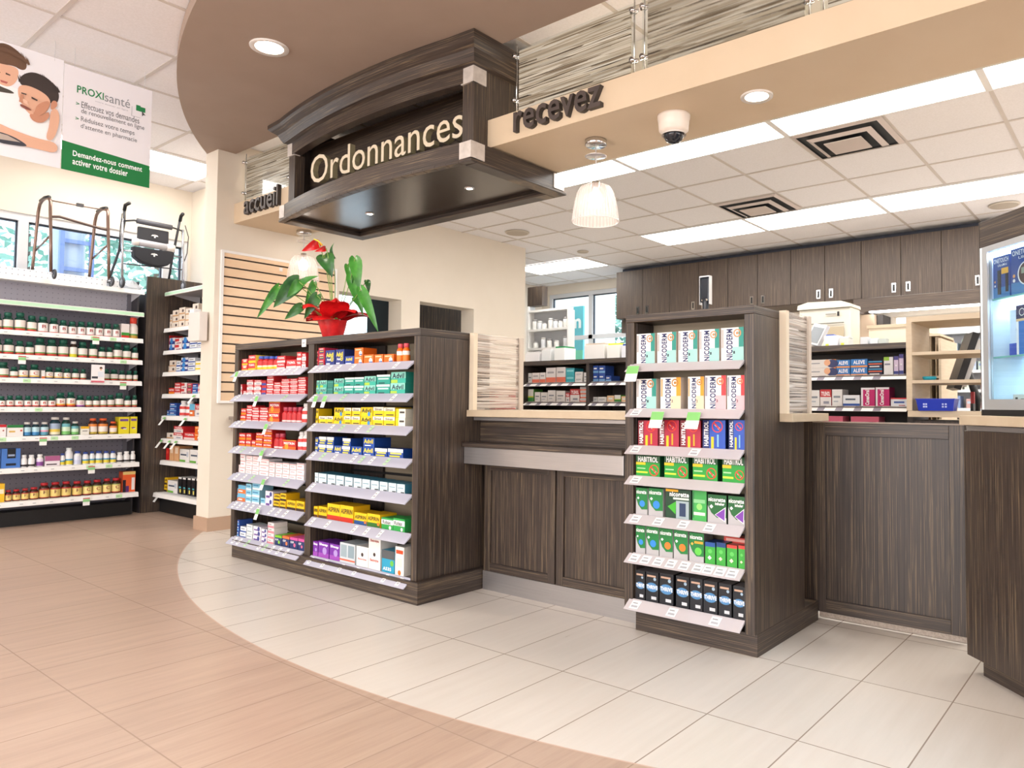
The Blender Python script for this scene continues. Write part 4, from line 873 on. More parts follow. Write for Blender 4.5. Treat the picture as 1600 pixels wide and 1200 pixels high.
def box_mesh(kind, w_, h, d):
    key = (kind, round(w_, 3), round(h, 3), d)
    if key in BOXC: return BOXC[key]
    n, ds, cat, col, side, top, deco = KINDS[kind]
    b = MB(); e = .0004
    x0, x1 = -w_ / 2, w_ / 2
    P = lambda c_: mat(c_, .42)
    b.add([(x0, 0, 0), (x1, 0, 0), (x1, 0, h), (x0, 0, h)], [(0, 1, 2, 3)], P(col))
    b.add([(x0, 0, 0), (x1, 0, 0), (x1, 0, h), (x0, 0, h), (x0, d, 0), (x1, d, 0), (x1, d, h), (x0, d, h)],
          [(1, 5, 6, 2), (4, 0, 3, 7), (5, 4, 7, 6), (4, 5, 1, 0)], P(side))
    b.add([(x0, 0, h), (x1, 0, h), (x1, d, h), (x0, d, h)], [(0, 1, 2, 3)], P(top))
    X = lambda u_: x0 + u_ * w_
    lay = 0
    for q in deco:
        lay += 1; y = -e * (1 + .35 * lay)
        if q[0] == 'r':
            _, a, b_, c_, dd, cc = q
            b.add([(X(a), y, b_ * h), (X(c_), y, b_ * h), (X(c_), y, dd * h), (X(a), y, dd * h)], [(0, 1, 2, 3)], P(cc))
        elif q[0] == 'c':
            r_ = q[3] * w_; ry = (q[5] * w_ if len(q) > 5 else r_)
            if len(q) > 5: r_, ry = q[3] * w_, q[3] * w_ * q[5]
            ry = min(ry, .49 * h)
            b.disc((X(q[1]), y, min(max(q[2] * h, ry), h - ry)), min(r_, w_ * .49), P(q[4]), n=18, ry=ry)
        elif q[0] == 'ring':
            b.ring((X(q[1]), y, q[2] * h), q[3] * w_ * .68, q[3] * w_, P(q[4]), n=22)
            b.disc((X(q[1]), y, q[2] * h), q[3] * w_ * .36, P(q[4]), n=10)
        elif q[0] == 'no':          # cigarette crossed out in a red ring
            c_ = (X(q[1]), y, q[2] * h); r_ = q[3] * w_
            b.ring(c_, r_ * .84, r_, P('#e2382a'), n=26)
            b.quad((c_[0] - r_ * .5, y - .0002, c_[2] + r_ * .2), (c_[0] + r_ * .1, y - .0002, c_[2] - r_ * .25), (c_[0] + r_ * .25, y - .0002, c_[2] - r_ * .05), (c_[0] - r_ * .35, y - .0002, c_[2] + r_ * .4), P('#f6f2ee'))
            b.disc((c_[0] + r_ * .3, y - .0002, c_[2] - r_ * .3), r_ * .2, P('#f6f2ee'), n=12)
            k7 = .7071 * r_ * .88; t7 = r_ * .09
            b.quad((c_[0] - k7 - t7, y - .0005, c_[2] + k7 - t7), (c_[0] + k7 - t7, y - .0005, c_[2] - k7 - t7), (c_[0] + k7 + t7, y - .0005, c_[2] - k7 + t7), (c_[0] - k7 + t7, y - .0005, c_[2] + k7 + t7), P('#e2382a'))
        elif q[0] == 'tri':
            b.add([(X(0), y, 0), (X(1), y, 0), (X(1), y, .22 * h), (X(.5), y, .2 * h), (X(.2), y, .36 * h), (X(0), y, .62 * h)], [(0, 1, 2, 3, 4, 5)], P(q[1]))
        elif q[0] == 'w':
            b.add([(X(.42), y, .3 * h), (X(.9), y, .12 * h), (X(.92), y, .55 * h)], [(0, 1, 2)], P(q[1]))
            b.add([(X(.38), y + .0001, .3 * h), (X(.94), y + .0001, .07 * h), (X(.96), y + .0001, .6 * h)], [(0, 1, 2)], P('#e8e6ea'))
        elif q[0] == 'w2':
            b.add([(X(.08), y, .4 * h), (X(.4), y, .15 * h), (X(.42), y, .6 * h)], [(0, 1, 2)], P(q[1]))
        elif q[0] == 'd':
            k_ = q[3] * w_
            b.add([(X(q[1]) - k_, y, q[2] * h), (X(q[1]), y, q[2] * h - k_), (X(q[1]) + k_, y, q[2] * h), (X(q[1]), y, q[2] * h + k_)], [(0, 1, 2, 3)], P(q[4]))
        elif q[0] == 't':
            rot = q[7] if len(q) > 7 else 0
            b.text(q[1], (x0, y, 0), (1, 0, 0), (0, 0, 1), q[2] * w_, q[3] * h, q[4] * w_, q[5] * h, P(q[6]), bold=.032, rot=rot)
    me = b.mesh(n); BOXC[key] = me
    return me
BOTC = {}
def bottle_meshes(kind, w_, h):
    key = (kind, round(w_, 3), round(h, 3))
    if key in BOTC: return BOTC[key]
    n, ds, col, bands, capc, txt, tc, cf = BOT[kind]
    r_ = w_ / 2; hb = h * (1 - cf)
    rc = r_ * .74
    b = MB(); b.lathe([(r_ * .96, 0), (r_, .003), (r_, hb * .76), (r_ * .93, hb * .86), (rc * .86, hb * .97), (rc * .82, hb), (rc * .82, h - .004)], mat(col, .25), n=18)
    cb_ = MB(); cb_.lathe([(rc, hb), (rc, h - .004), (rc * .9, h)], mat(capc, .35), n=18)
    lb_ = MB(); z0, z1 = .006, hb * .76
    for (a, c_, cc) in bands:
        rr = r_ + .0005
        lb_.lathe([(rr, z0 + a * (z1 - z0)), (rr, z0 + c_ * (z1 - z0))], mat(cc, .5), n=18, cap=False)
    if txt:
        lb_.text(txt, (0, 0, 0), (1, 0, 0), (0, 0, 1), -r_ * .4, z0 + .42 * (z1 - z0), r_ * .4, z0 + .8 * (z1 - z0), mat(tc, .5), bold=.02, curve_r=r_ + .0012)
    BOTC[key] = (b.mesh(n), cb_.mesh('bottle_cap'), lb_.mesh('bottle_label'))
    return BOTC[key]

LEVEL = {1: [''], 2: ['lower', 'upper'], 3: ['bottom', 'middle', 'top'], 4: ['bottom', 'lower', 'upper', 'top']}
UNITW = {('A', 'left'): "wide display's left bay", ('A', 'right'): "wide display's right bay", ('G', ''): 'slim display', ('W', ''): 'vitamin wall',
         ('U', ''): 'corner shelving', ('P', 'left'): 'behind counter', ('P', 'right'): 'behind gate'}
DEPTH = {'A': .11, 'G': .08, 'W': .09, 'U': .12, 'P': .12}
# ROWS: (unit, bay, shelf), deck height, [(start, width, height, stacked, kind)] measured along the shelf
ROWS=[
 (('A','left',1),1.214,[(-4.862,0.082,0.039,2,'ry'),(-4.774,0.076,0.04,2,'ry'),(-4.692,0.091,0.051,2,'ry2'),(-4.601,0.06,0.093,1,'Bbc'),(-4.535,0.059,0.091,1,'Bbc'),(-4.467,0.058,0.088,1,'Bbc'),(-4.401,0.056,0.086,1,'Bbc'),(-4.337,0.095,0.042,2,'rw'),(-4.231,0.113,0.057,1,'rw'),(-4.112,0.052,0.05,2,'rw'),(-4.054,0.044,0.046,2,'wr')]),
 (('A','left',2),1.054,[(-4.826,0.064,0.037,2,'wr'),(-4.747,0.041,0.03,1,'wr'),(-4.704,0.083,0.034,3,'wr'),(-4.613,0.092,0.033,3,'wr'),(-4.514,0.052,0.031,3,'br'),(-4.455,0.08,0.031,4,'rw'),(-4.368,0.078,0.027,3,'rw'),(-4.282,0.095,0.025,4,'rw'),(-4.181,0.083,0.025,4,'rw'),(-4.09,0.084,0.027,4,'rw')]),
 (('A','left',3),0.883,[(-4.83,0.056,0.039,1,'ro'),(-4.77,0.066,0.042,2,'ro'),(-4.699,0.068,0.035,3,'rw'),(-4.624,0.084,0.031,3,'rw'),(-4.531,0.1,0.031,3,'rw'),(-4.424,0.131,0.064,2,'oo'),(-4.283,0.053,0.096,1,'Brr'),(-4.225,0.049,0.096,1,'Brr'),(-4.17,0.048,0.096,1,'Brr'),(-4.114,0.045,0.097,1,'Brr'),(-4.062,0.06,0.119,1,'Bwr')]),
 (('A','left',4),0.717,[(-4.86,0.074,0.043,2,'ro'),(-4.78,0.078,0.044,2,'ro'),(-4.696,0.065,0.045,2,'ro'),(-4.623,0.048,0.046,1,'ro'),(-4.571,0.086,0.032,3,'ro'),(-4.48,0.104,0.03,4,'ro'),(-4.368,0.051,0.096,1,'Brr'),(-4.311,0.049,0.098,1,'Brr'),(-4.253,0.15,0.06,1,'oo'),(-4.097,0.05,0.115,1,'Bwr'),(-4.042,0.047,0.12,1,'Bwr')]),
 (('A','left',5),0.541,[(-4.839,0.071,0.027,2,'wp'),(-4.765,0.066,0.043,3,'wp'),(-4.689,0.077,0.03,4,'wp'),(-4.606,0.08,0.03,4,'wp'),(-4.518,0.112,0.036,3,'wp'),(-4.398,0.066,0.031,3,'wp'),(-4.322,0.074,0.031,3,'wp'),(-4.241,0.073,0.032,3,'wp'),(-4.163,0.071,0.031,3,'wp'),(-4.084,0.08,0.034,3,'wp')]),
 (('A','left',6),0.355,[(-4.862,0.071,0.042,2,'ob'),(-4.784,0.099,0.054,2,'ob'),(-4.678,0.068,0.041,3,'lb'),(-4.602,0.094,0.045,3,'lb'),(-4.497,0.055,0.046,1,'lb'),(-4.436,0.09,0.048,2,'pw'),(-4.338,0.068,0.042,2,'yk'),(-4.264,0.067,0.047,2,'yk'),(-4.189,0.098,0.059,1,'yk'),(-4.085,0.089,0.062,1,'yk')]),
 (('A','left',7),0.125,[(-4.851,0.095,0.036,3,'bl'),(-4.743,0.076,0.035,2,'wb2'),(-4.66,0.076,0.031,3,'gw'),(-4.577,0.095,0.03,3,'pw'),(-4.474,0.067,0.028,3,'pw'),(-4.399,0.072,0.033,4,'pk'),(-4.315,0.081,0.062,1,'ng'),(-4.228,0.081,0.067,1,'no'),(-4.141,0.085,0.069,1,'np'),(-4.05,0.066,0.071,1,'np')]),
 (('A','right',1),1.222,[(-3.94,0.057,0.046,2,'rn'),(-3.878,0.062,0.036,3,'rn'),(-3.806,0.094,0.09,1,'nvl'),(-3.707,0.085,0.091,1,'nvl'),(-3.614,0.087,0.049,1,'nv'),(-3.522,0.08,0.046,2,'or'),(-3.434,0.089,0.051,1,'or'),(-3.34,0.076,0.049,1,'or'),(-3.259,0.084,0.047,1,'or'),(-3.162,0.042,0.099,1,'Bor'),(-3.114,0.041,0.1,1,'Bor')]),
 (('A','right',2),1.054,[(-3.933,0.072,0.042,2,'ta'),(-3.857,0.07,0.042,2,'ta'),(-3.782,0.058,0.041,2,'tk'),(-3.713,0.094,0.046,2,'ta'),(-3.614,0.091,0.048,2,'ts'),(-3.519,0.089,0.048,2,'ts'),(-3.426,0.103,0.05,2,'ta'),(-3.316,0.116,0.053,2,'ts'),(-3.195,0.122,0.059,2,'ta')]),
 (('A','right',3),0.884,[(-3.94,0.073,0.044,2,'ya'),(-3.86,0.074,0.045,1,'ys'),(-3.782,0.067,0.046,1,'ys'),(-3.71,0.097,0.048,2,'ya'),(-3.609,0.066,0.048,2,'ys'),(-3.538,0.08,0.048,2,'ys'),(-3.453,0.106,0.05,2,'ya'),(-3.343,0.092,0.051,2,'ys'),(-3.247,0.094,0.05,2,'ys'),(-3.147,0.079,0.047,2,'yw')]),
 (('A','right',4),0.718,[(-3.93,0.07,0.043,2,'ba'),(-3.857,0.075,0.046,2,'bs'),(-3.778,0.071,0.046,2,'bs'),(-3.701,0.075,0.046,1,'ba'),(-3.622,0.077,0.045,2,'bs'),(-3.537,0.1,0.048,1,'ba'),(-3.426,0.099,0.05,2,'ba'),(-3.321,0.106,0.047,1,'bs'),(-3.211,0.126,0.049,1,'bs')]),
 (('A','right',5),0.537,[(-3.939,0.083,0.061,1,'wl'),(-3.85,0.081,0.06,1,'wl'),(-3.762,0.079,0.059,1,'wl'),(-3.676,0.077,0.058,1,'wl'),(-3.592,0.075,0.056,1,'wl'),(-3.509,0.073,0.055,1,'wl'),(-3.43,0.072,0.054,1,'wl'),(-3.352,0.07,0.052,1,'wl'),(-3.275,0.068,0.051,1,'wl'),(-3.2,0.067,0.05,1,'wl'),(-3.128,0.065,0.049,1,'wl')]),
 (('A','right',6),0.338,[(-3.938,0.086,0.064,1,'as_k'),(-3.847,0.085,0.068,1,'as_k'),(-3.758,0.125,0.093,1,'as_r'),(-3.627,0.123,0.095,1,'as_r'),(-3.496,0.114,0.067,1,'as_b'),(-3.377,0.112,0.072,1,'as_g'),(-3.255,0.099,0.062,1,'rx'),(-3.152,0.094,0.069,1,'rx')]),
 (('A','right',7),0.114,[(-3.933,0.092,0.085,1,'sp'),(-3.836,0.106,0.092,1,'sp'),(-3.726,0.099,0.092,1,'sp'),(-3.623,0.144,0.112,1,'sg'),(-3.472,0.108,0.11,1,'dw'),(-3.359,0.104,0.18,1,'dh'),(-3.246,0.107,0.117,1,'dt'),(-3.132,0.072,0.149,1,'tw')]),
 (('G','',1),1.188,[(-1.841,0.101,0.138,1,'nd1'),(-1.729,0.099,0.138,1,'nd1'),(-1.621,0.095,0.139,1,'nd1'),(-1.518,0.095,0.139,1,'nd1'),(-1.416,0.104,0.14,1,'nd1')]),
 (('G','',2),0.987,[(-1.839,0.107,0.136,1,'nd1'),(-1.711,0.104,0.14,1,'nd2'),(-1.573,0.078,0.141,1,'nd2'),(-1.491,0.099,0.144,1,'nd3'),(-1.388,0.094,0.143,1,'nd3')]),
 (('G','',3),0.823,[(-1.828,0.105,0.114,1,'hr'),(-1.719,0.103,0.118,1,'hr'),(-1.611,0.101,0.118,1,'hr'),(-1.502,0.107,0.122,1,'hb'),(-1.381,0.089,0.124,1,'hb')]),
 (('G','',4),0.688,[(-1.838,0.126,0.092,1,'hg'),(-1.69,0.121,0.099,1,'hg'),(-1.549,0.118,0.103,1,'hg'),(-1.41,0.116,0.107,1,'hg')]),
 (('G','',5),0.516,[(-1.846,0.07,0.12,1,'n_b'),(-1.771,0.075,0.123,1,'n_b'),(-1.683,0.127,0.126,1,'n_d'),(-1.551,0.069,0.129,1,'n_c'),(-1.478,0.088,0.119,1,'n_p'),(-1.384,0.089,0.12,1,'n_p')]),
 (('G','',6),0.344,[(-1.852,0.065,0.123,1,'n_b'),(-1.783,0.067,0.125,1,'n_b'),(-1.713,0.067,0.124,1,'n_o'),(-1.641,0.069,0.125,1,'n_o'),(-1.565,0.07,0.123,1,'n_g'),(-1.49,0.048,0.092,1,'n_s'),(-1.438,0.044,0.096,1,'n_s2'),(-1.39,0.047,0.092,1,'n_s3'),(-1.339,0.045,0.095,1,'n_s3')]),
 (('G','',7),0.14,[(-1.849,0.061,0.129,1,'th'),(-1.784,0.066,0.131,1,'th'),(-1.713,0.071,0.135,1,'th'),(-1.63,0.065,0.135,1,'th'),(-1.562,0.061,0.136,1,'th'),(-1.498,0.066,0.135,1,'th'),(-1.427,0.059,0.135,1,'th'),(-1.362,0.059,0.134,1,'th')]),
 (('W','',1),1.569,[(1.663,0.021,0.11,1,'Gw'),(1.686,0.046,0.128,1,'Gr'),(1.738,0.071,0.144,1,'Gr'),(1.814,0.079,0.151,1,'Gr'),(1.898,0.068,0.134,1,'Gr'),(1.971,0.073,0.135,1,'Gw'),(2.049,0.066,0.13,1,'Gw'),(2.119,0.06,0.117,1,'Gw'),(2.184,0.063,0.113,1,'Gw'),(2.251,0.063,0.118,1,'Gw'),(2.317,0.064,0.122,1,'Gw'),(2.385,0.062,0.12,1,'Gw'),(2.451,0.063,0.12,1,'Gw'),(2.517,0.057,0.122,1,'Gw'),(2.578,0.064,0.13,1,'cg'),(2.65,0.073,0.193,1,'Rt')]),
 (('W','',2),1.376,[(1.675,0.067,0.125,1,'Gr'),(1.748,0.073,0.127,1,'Gr'),(1.827,0.06,0.116,1,'Gr'),(1.892,0.06,0.113,1,'Gr'),(1.956,0.075,0.148,1,'Gr'),(2.037,0.075,0.144,1,'Gr'),(2.117,0.079,0.148,1,'Gr'),(2.2,0.054,0.139,1,'Ky'),(2.261,0.073,0.139,1,'Gr'),(2.343,0.065,0.139,1,'Gr'),(2.415,0.056,0.106,1,'Gr'),(2.474,0.053,0.107,1,'Gr'),(2.53,0.07,0.145,1,'Gr'),(2.604,0.068,0.135,1,'Gr'),(2.677,0.056,0.116,1,'Gr')]),
 (('W','',3),1.189,[(1.718,0.075,0.125,1,'Gr'),(1.797,0.054,0.091,1,'Gr'),(1.853,0.065,0.11,1,'Gc'),(1.926,0.07,0.117,1,'Gc'),(2.003,0.024,0.071,1,'cw'),(2.031,0.06,0.099,1,'Gc'),(2.096,0.061,0.098,1,'Gc'),(2.161,0.054,0.093,1,'Gc'),(2.222,0.055,0.094,1,'Gr'),(2.282,0.045,0.092,1,'Gr'),(2.329,0.101,0.152,1,'ad'),(2.451,0.056,0.101,1,'Gr'),(2.511,0.064,0.101,1,'Gr'),(2.579,0.052,0.095,1,'Gr'),(2.635,0.051,0.095,1,'Gr'),(2.691,0.05,0.096,1,'Gr')]),
 (('W','',4),0.957,[(1.723,0.052,0.087,1,'Ga'),(1.779,0.053,0.092,1,'Gb'),(1.835,0.06,0.093,1,'Gb'),(1.898,0.049,0.092,1,'Gb'),(1.95,0.049,0.093,1,'Gb'),(2.004,0.052,0.094,1,'Gb'),(2.059,0.054,0.093,1,'Gb'),(2.116,0.07,0.122,1,'GB'),(2.191,0.066,0.127,1,'GB'),(2.261,0.064,0.102,1,'Gp'),(2.329,0.051,0.096,1,'Gr'),(2.383,0.052,0.097,1,'Gr'),(2.438,0.05,0.101,1,'Gr'),(2.492,0.06,0.109,1,'Gr'),(2.556,0.069,0.127,1,'Gr'),(2.629,0.057,0.103,1,'Gr'),(2.689,0.056,0.109,1,'Gr')]),
 (('W','',5),0.723,[(1.722,0.061,0.096,1,'cr'),(1.787,0.106,0.092,1,'cgw'),(1.897,0.055,0.112,1,'Tb'),(1.955,0.054,0.112,1,'Tb'),(2.014,0.057,0.111,1,'Tp'),(2.078,0.081,0.151,1,'Ty'),(2.164,0.064,0.148,1,'Tg'),(2.232,0.055,0.113,1,'Tg'),(2.293,0.064,0.072,1,'cy'),(2.361,0.065,0.138,1,'Oo'),(2.433,0.076,0.138,1,'Oo'),(2.519,0.059,0.109,1,'Oo'),(2.582,0.084,0.15,1,'yp'),(2.672,0.078,0.152,1,'yp')]),
 (('W','',6),0.472,[(1.692,0.06,0.15,1,'cb'),(1.757,0.125,0.155,1,'cb'),(1.888,0.044,0.099,1,'Wk'),(1.937,0.047,0.097,1,'Wk'),(1.994,0.048,0.099,1,'Wp'),(2.047,0.106,0.083,1,'cp'),(2.156,0.037,0.099,1,'Wy'),(2.195,0.056,0.143,1,'Wt'),(2.256,0.058,0.113,1,'Wl'),(2.319,0.049,0.103,1,'Wy'),(2.371,0.041,0.106,1,'Wy'),(2.415,0.057,0.106,1,'Wy'),(2.476,0.049,0.104,1,'Wy'),(2.528,0.048,0.102,1,'Wy'),(2.581,0.049,0.089,1,'Wk'),(2.634,0.053,0.094,1,'Wk'),(2.69,0.052,0.094,1,'Wk')]),
 (('W','',7),0.207,[(1.733,0.054,0.146,1,'yb'),(1.793,0.045,0.09,1,'Jr'),(1.843,0.054,0.09,1,'Jr'),(1.902,0.05,0.093,1,'Jr'),(1.957,0.062,0.097,1,'Jr'),(2.023,0.071,0.127,1,'Jr'),(2.099,0.074,0.127,1,'Jr'),(2.177,0.072,0.127,1,'Jr'),(2.256,0.072,0.123,1,'Jr'),(2.333,0.068,0.122,1,'Jc'),(2.406,0.071,0.124,1,'Jc'),(2.483,0.064,0.128,1,'Jc'),(2.552,0.072,0.128,1,'Jc'),(2.628,0.127,0.181,1,'mg')]),
 (('U','',1),1.69,[(-7.344,0.15,0.068,2,'bg'),(-7.184,0.122,0.056,3,'bg'),(-7.052,0.117,0.061,3,'bg'),(-6.922,0.122,0.055,3,'bg'),(-6.788,0.114,0.066,3,'bg')]),
 (('U','',2),1.483,[(-7.419,0.111,0.147,1,'rs'),(-7.274,0.146,0.06,2,'nb'),(-7.118,0.142,0.056,2,'nr'),(-6.967,0.138,0.057,2,'nb'),(-6.818,0.139,0.043,2,'wb2'),(-6.669,0.078,0.037,2,'wb2')]),
 (('U','',3),1.283,[(-7.366,0.137,0.061,1,'bg'),(-7.222,0.133,0.055,2,'bg'),(-7.077,0.084,0.05,2,'wb2'),(-6.986,0.138,0.043,3,'nb'),(-6.837,0.129,0.04,3,'wb2'),(-6.696,0.112,0.044,2,'wy')]),
 (('U','',4),1.081,[(-7.221,0.117,0.058,1,'ro'),(-7.096,0.12,0.052,2,'rw'),(-6.965,0.107,0.051,2,'nr'),(-6.848,0.095,0.047,2,'rn'),(-6.743,0.098,0.044,2,'bl'),(-6.64,0.053,0.043,2,'wr')]),
 (('U','',5),0.881,[(-7.337,0.141,0.05,1,'bl'),(-7.19,0.138,0.039,3,'bl'),(-7.043,0.134,0.14,1,'Bwr'),(-6.899,0.096,0.137,1,'Bwr'),(-6.791,0.099,0.111,1,'ob'),(-6.683,0.101,0.112,1,'wr')]),
 (('U','',6),0.672,[(-7.279,0.182,0.052,1,'bg'),(-7.09,0.186,0.058,2,'wr'),(-6.89,0.214,0.066,1,'rw'),(-6.675,0.106,0.062,2,'or')]),
 (('U','',7),0.471,[(-7.285,0.108,0.11,1,'rs'),(-7.168,0.085,0.136,1,'os'),(-7.073,0.099,0.136,1,'os'),(-6.962,0.191,0.114,1,'gt'),(-6.76,0.199,0.117,1,'gt')]),
 (('U','',8),0.179,[(-7.432,0.132,0.064,2,'yk'),(-7.288,0.092,0.065,2,'yk'),(-7.184,0.199,0.111,1,'gt'),(-6.976,0.071,0.152,1,'kb'),(-6.885,0.065,0.153,1,'kb'),(-6.794,0.064,0.155,1,'kb'),(-6.71,0.063,0.157,1,'kb'),(-6.632,0.067,0.158,1,'kb')]),
 (('P','left',1),1.19,[(-4.237,0.052,0.087,1,'wk'),(-4.181,0.083,0.088,1,'wo'),(-4.094,0.063,0.089,1,'wo'),(-4.026,0.107,0.127,1,'wo'),(-3.913,0.099,0.129,1,'wo'),(-3.809,0.089,0.059,2,'tl'),(-3.714,0.079,0.043,2,'wk'),(-3.624,0.039,0.078,1,'wk'),(-3.536,0.061,0.066,2,'bl'),(-3.47,0.061,0.065,2,'bl'),(-3.403,0.053,0.048,1,'bl')]),
 (('P','left',2),1.03,[(-4.247,0.082,0.109,1,'gy'),(-4.153,0.064,0.084,1,'wk'),(-4.083,0.074,0.081,1,'wk'),(-4.004,0.084,0.098,1,'wk'),(-3.911,0.094,0.093,1,'wk'),(-3.812,0.041,0.076,1,'wr'),(-3.766,0.099,0.107,1,'wr'),(-3.66,0.073,0.031,4,'wo'),(-3.534,0.049,0.042,1,'wk'),(-3.48,0.083,0.042,1,'wk'),(-3.39,0.067,0.052,1,'or2'),(-3.318,0.059,0.056,1,'gy'),(-3.252,0.051,0.046,1,'or2')]),
 (('P','right',1),1.201,[(-1.808,0.042,0.047,2,'ow'),(-1.76,0.172,0.054,2,'wob'),(-1.585,0.086,0.051,2,'al'),(-1.495,0.103,0.052,2,'al'),(-1.388,0.085,0.046,2,'nvs'),(-1.296,0.055,0.111,1,'wg'),(-1.237,0.027,0.114,1,'pv'),(-1.207,0.027,0.126,1,'pv')]),
 (('P','right',2),1.008,[(-1.811,0.05,0.106,1,'ob'),(-1.757,0.062,0.104,1,'wk'),(-1.691,0.073,0.108,1,'wr'),(-1.614,0.066,0.108,1,'wk'),(-1.545,0.105,0.072,1,'wb2'),(-1.433,0.084,0.117,1,'co'),(-1.345,0.082,0.119,1,'co'),(-1.257,0.093,0.054,1,'wr2')]),
]
def place_products():
    for (u, bay, rn), zb, items in ROWS:
        shelfw = ORD[rn] + ' shelf'
        count = {'A': 7, 'G': 7, 'W': 7, 'U': 8, 'P': 2}[u]
        uname = UNITW[(u, bay)]
        grp = f'products on the {shelfw}, {uname}'
        lims = {('A', 'left'): [(-4.782, -3.975)], ('A', 'right'): [(-3.892, -2.989)], ('G', ''): [(-1.838, -1.308)], ('U', ''): [(-7.24, -6.0)],
                ('W', ''): [(.3, 2.73)], ('P', 'left'): [(-4.228, -3.562), (-3.528, -2.34)], ('P', 'right'): [(-1.948, -1.152)]}[(u, bay)]
        for i, (a, w_, h, n, kind) in enumerate(items):
            lo, hi = next((q for q in lims if a + w_ / 2 < q[1]), lims[-1])
            e_ = min(a + w_, hi); a = max(a, lo); w_ = e_ - a
            wd = w_ - .0015
            isb = kind in BOT
            base = (BOT if isb else KINDS)[kind]
            for lv in range(n):
                z_ = zb + lv * h
                c_ = a + w_ / 2
                jit = random.uniform(-.006, .006) if (n == 1 or lv) and u != 'G' else 0
                if u == 'W': loc_, rot = (-7.19 + jit * .5, c_, z_), PI / 2
                else:
                    yy = {'A': 2.437, 'G': 2.752, 'U': 3.0, 'P': 4.66}[u]; loc_, rot = (c_, yy + abs(jit) * .6, z_), 0
                if isb:
                    wb = min(wd, .075)
                    bm, cm, lm = bottle_meshes(kind, wb, h)
                    o = bpy.data.objects.new(base[0], bm); C.objects.link(o)
                    dx = wb / 2
                    if u == 'W': loc_ = (loc_[0] - dx, loc_[1], loc_[2])
                    else: loc_ = (loc_[0], loc_[1] + dx, loc_[2])
                    for nm, mm in (('bottle_cap', cm), ('bottle_label', lm)):
                        q = bpy.data.objects.new(nm, mm); C.objects.link(q); q.parent = o
                    cat, ds = 'bottle', base[1]
                else:
                    dp = DEPTH[u]
                    if kind == 'ad': dp = .004
                    if u == 'A' and h < .05: dp = .09
                    hh = h - .0008
                    o = bpy.data.objects.new(base[0], box_mesh(kind, wd, hh, dp)); C.objects.link(o)
                    if kind == 'ad': loc_ = (-7.105, loc_[1], loc_[2] - .02)
                    cat, ds = base[2], base[1]
                o.location = loc_; o.rotation_euler = (0, 0, rot)
                lev = LEVEL[n][lv]
                lab = f'{lev} {ds}, {ORD[i+1]} from left, {shelfw}, {uname}'.strip()
                tag(o, lab, cat, grp)
place_products()
# the little red carton lying on the green blister boxes
b = MB(); b.box(-.06, .06, 0, .06, 0, .022, mat('#d8483f', .4)); b.box(-.062, -.0605, .002, .058, .002, .02, mat('#5c2420', .4)); b.box(-.05, .04, -.0006, -.0001, .005, .016, mat('#f0b0a4', .4))
o = b.obj('medicine_box'); o.location = (-1.372, 2.81, .435); tag(o, 'small red carton lying on top of green blister boxes, slim display', 'box')

# ------------------------------------------------------------------ display furniture
def rail(parent, x0, x1, zt, y, name='price_rail', h=.05, m_=None, thin=False):
    """slanted plastic price rail along x, top edge at height zt and front at y"""
    b_ = MB()
    b_.prism([(y + .058, zt), (y + .058, zt - .006), (y + .004, zt - h), (y, zt - h + .002), (y + .052, zt + .001)], x0, x1, m_ or LAV, 'x')
    return b_.obj(name, parent)
def tags_on(parent, x0, x1, zt, y, xs, h=.05, cols=None, wd=.026):
    dy, dz = .052, -(h - .003)
    L_ = math.hypot(dy, dz)
    for i, x in enumerate(xs):
        b_ = MB()
        def pt(X, t): # t from 0 (top) to 1
            return (X, y + .052 - dy * t - .0012, zt + .0010 - (h - .003) * t)
        m_ = (cols[i] if cols else TAG)
        b_.add([pt(x - wd / 2, .12), pt(x - wd / 2, .86), pt(x + wd / 2, .86), pt(x + wd / 2, .12)], [(0, 1, 2, 3)], m_)
        b_.add([(q[0], q[1] - .0004, q[2]) for q in (pt(x - wd * .35, .3), pt(x - wd * .35, .38), pt(x + wd * .2, .38), pt(x + wd * .2, .3))], [(0, 1, 2, 3)], GREY)
        b_.add([(q[0], q[1] - .0004, q[2]) for q in (pt(x - wd * .35, .55), pt(x - wd * .35, .72), pt(x + wd * .35, .72), pt(x + wd * .35, .55))], [(0, 1, 2, 3)], mat('#b4b4ba', .6))
        b_.obj('price_tag', parent)
def talker(parent, x, zt, y, green=True, w_=.035, h=.065):
    b_ = MB()
    y0, y1 = y - .004, y - .022
    b_.add([(x - w_ / 2, y0, zt - .012), (x - w_ / 2 - .008, y1, zt - .012 - h), (x + w_ / 2 - .008, y1, zt - .012 - h), (x + w_ / 2, y0, zt - .012),
            (x - w_ / 2, y0 + .001, zt - .012), (x - w_ / 2 - .008, y1 + .001, zt - .012 - h), (x + w_ / 2 - .008, y1 + .001, zt - .012 - h), (x + w_ / 2, y0 + .001, zt - .012)],
           [(0, 1, 2, 3), (7, 6, 5, 4), (0, 4, 5, 1), (3, 2, 6, 7)], TAG)
    b_.add([(x - w_ / 2, y0 - .0006, zt - .0125), (x - w_ / 2 - .004, y0 - .0006 - .009, zt - .012 - h * .5), (x + w_ / 2 - .004, y0 - .0006 - .009, zt - .012 - h * .5), (x + w_ / 2, y0 - .0006, zt - .0125)], [(0, 1, 2, 3)], mat('#7dc06a', .6))
    b_.obj('hanging_price_card', parent)

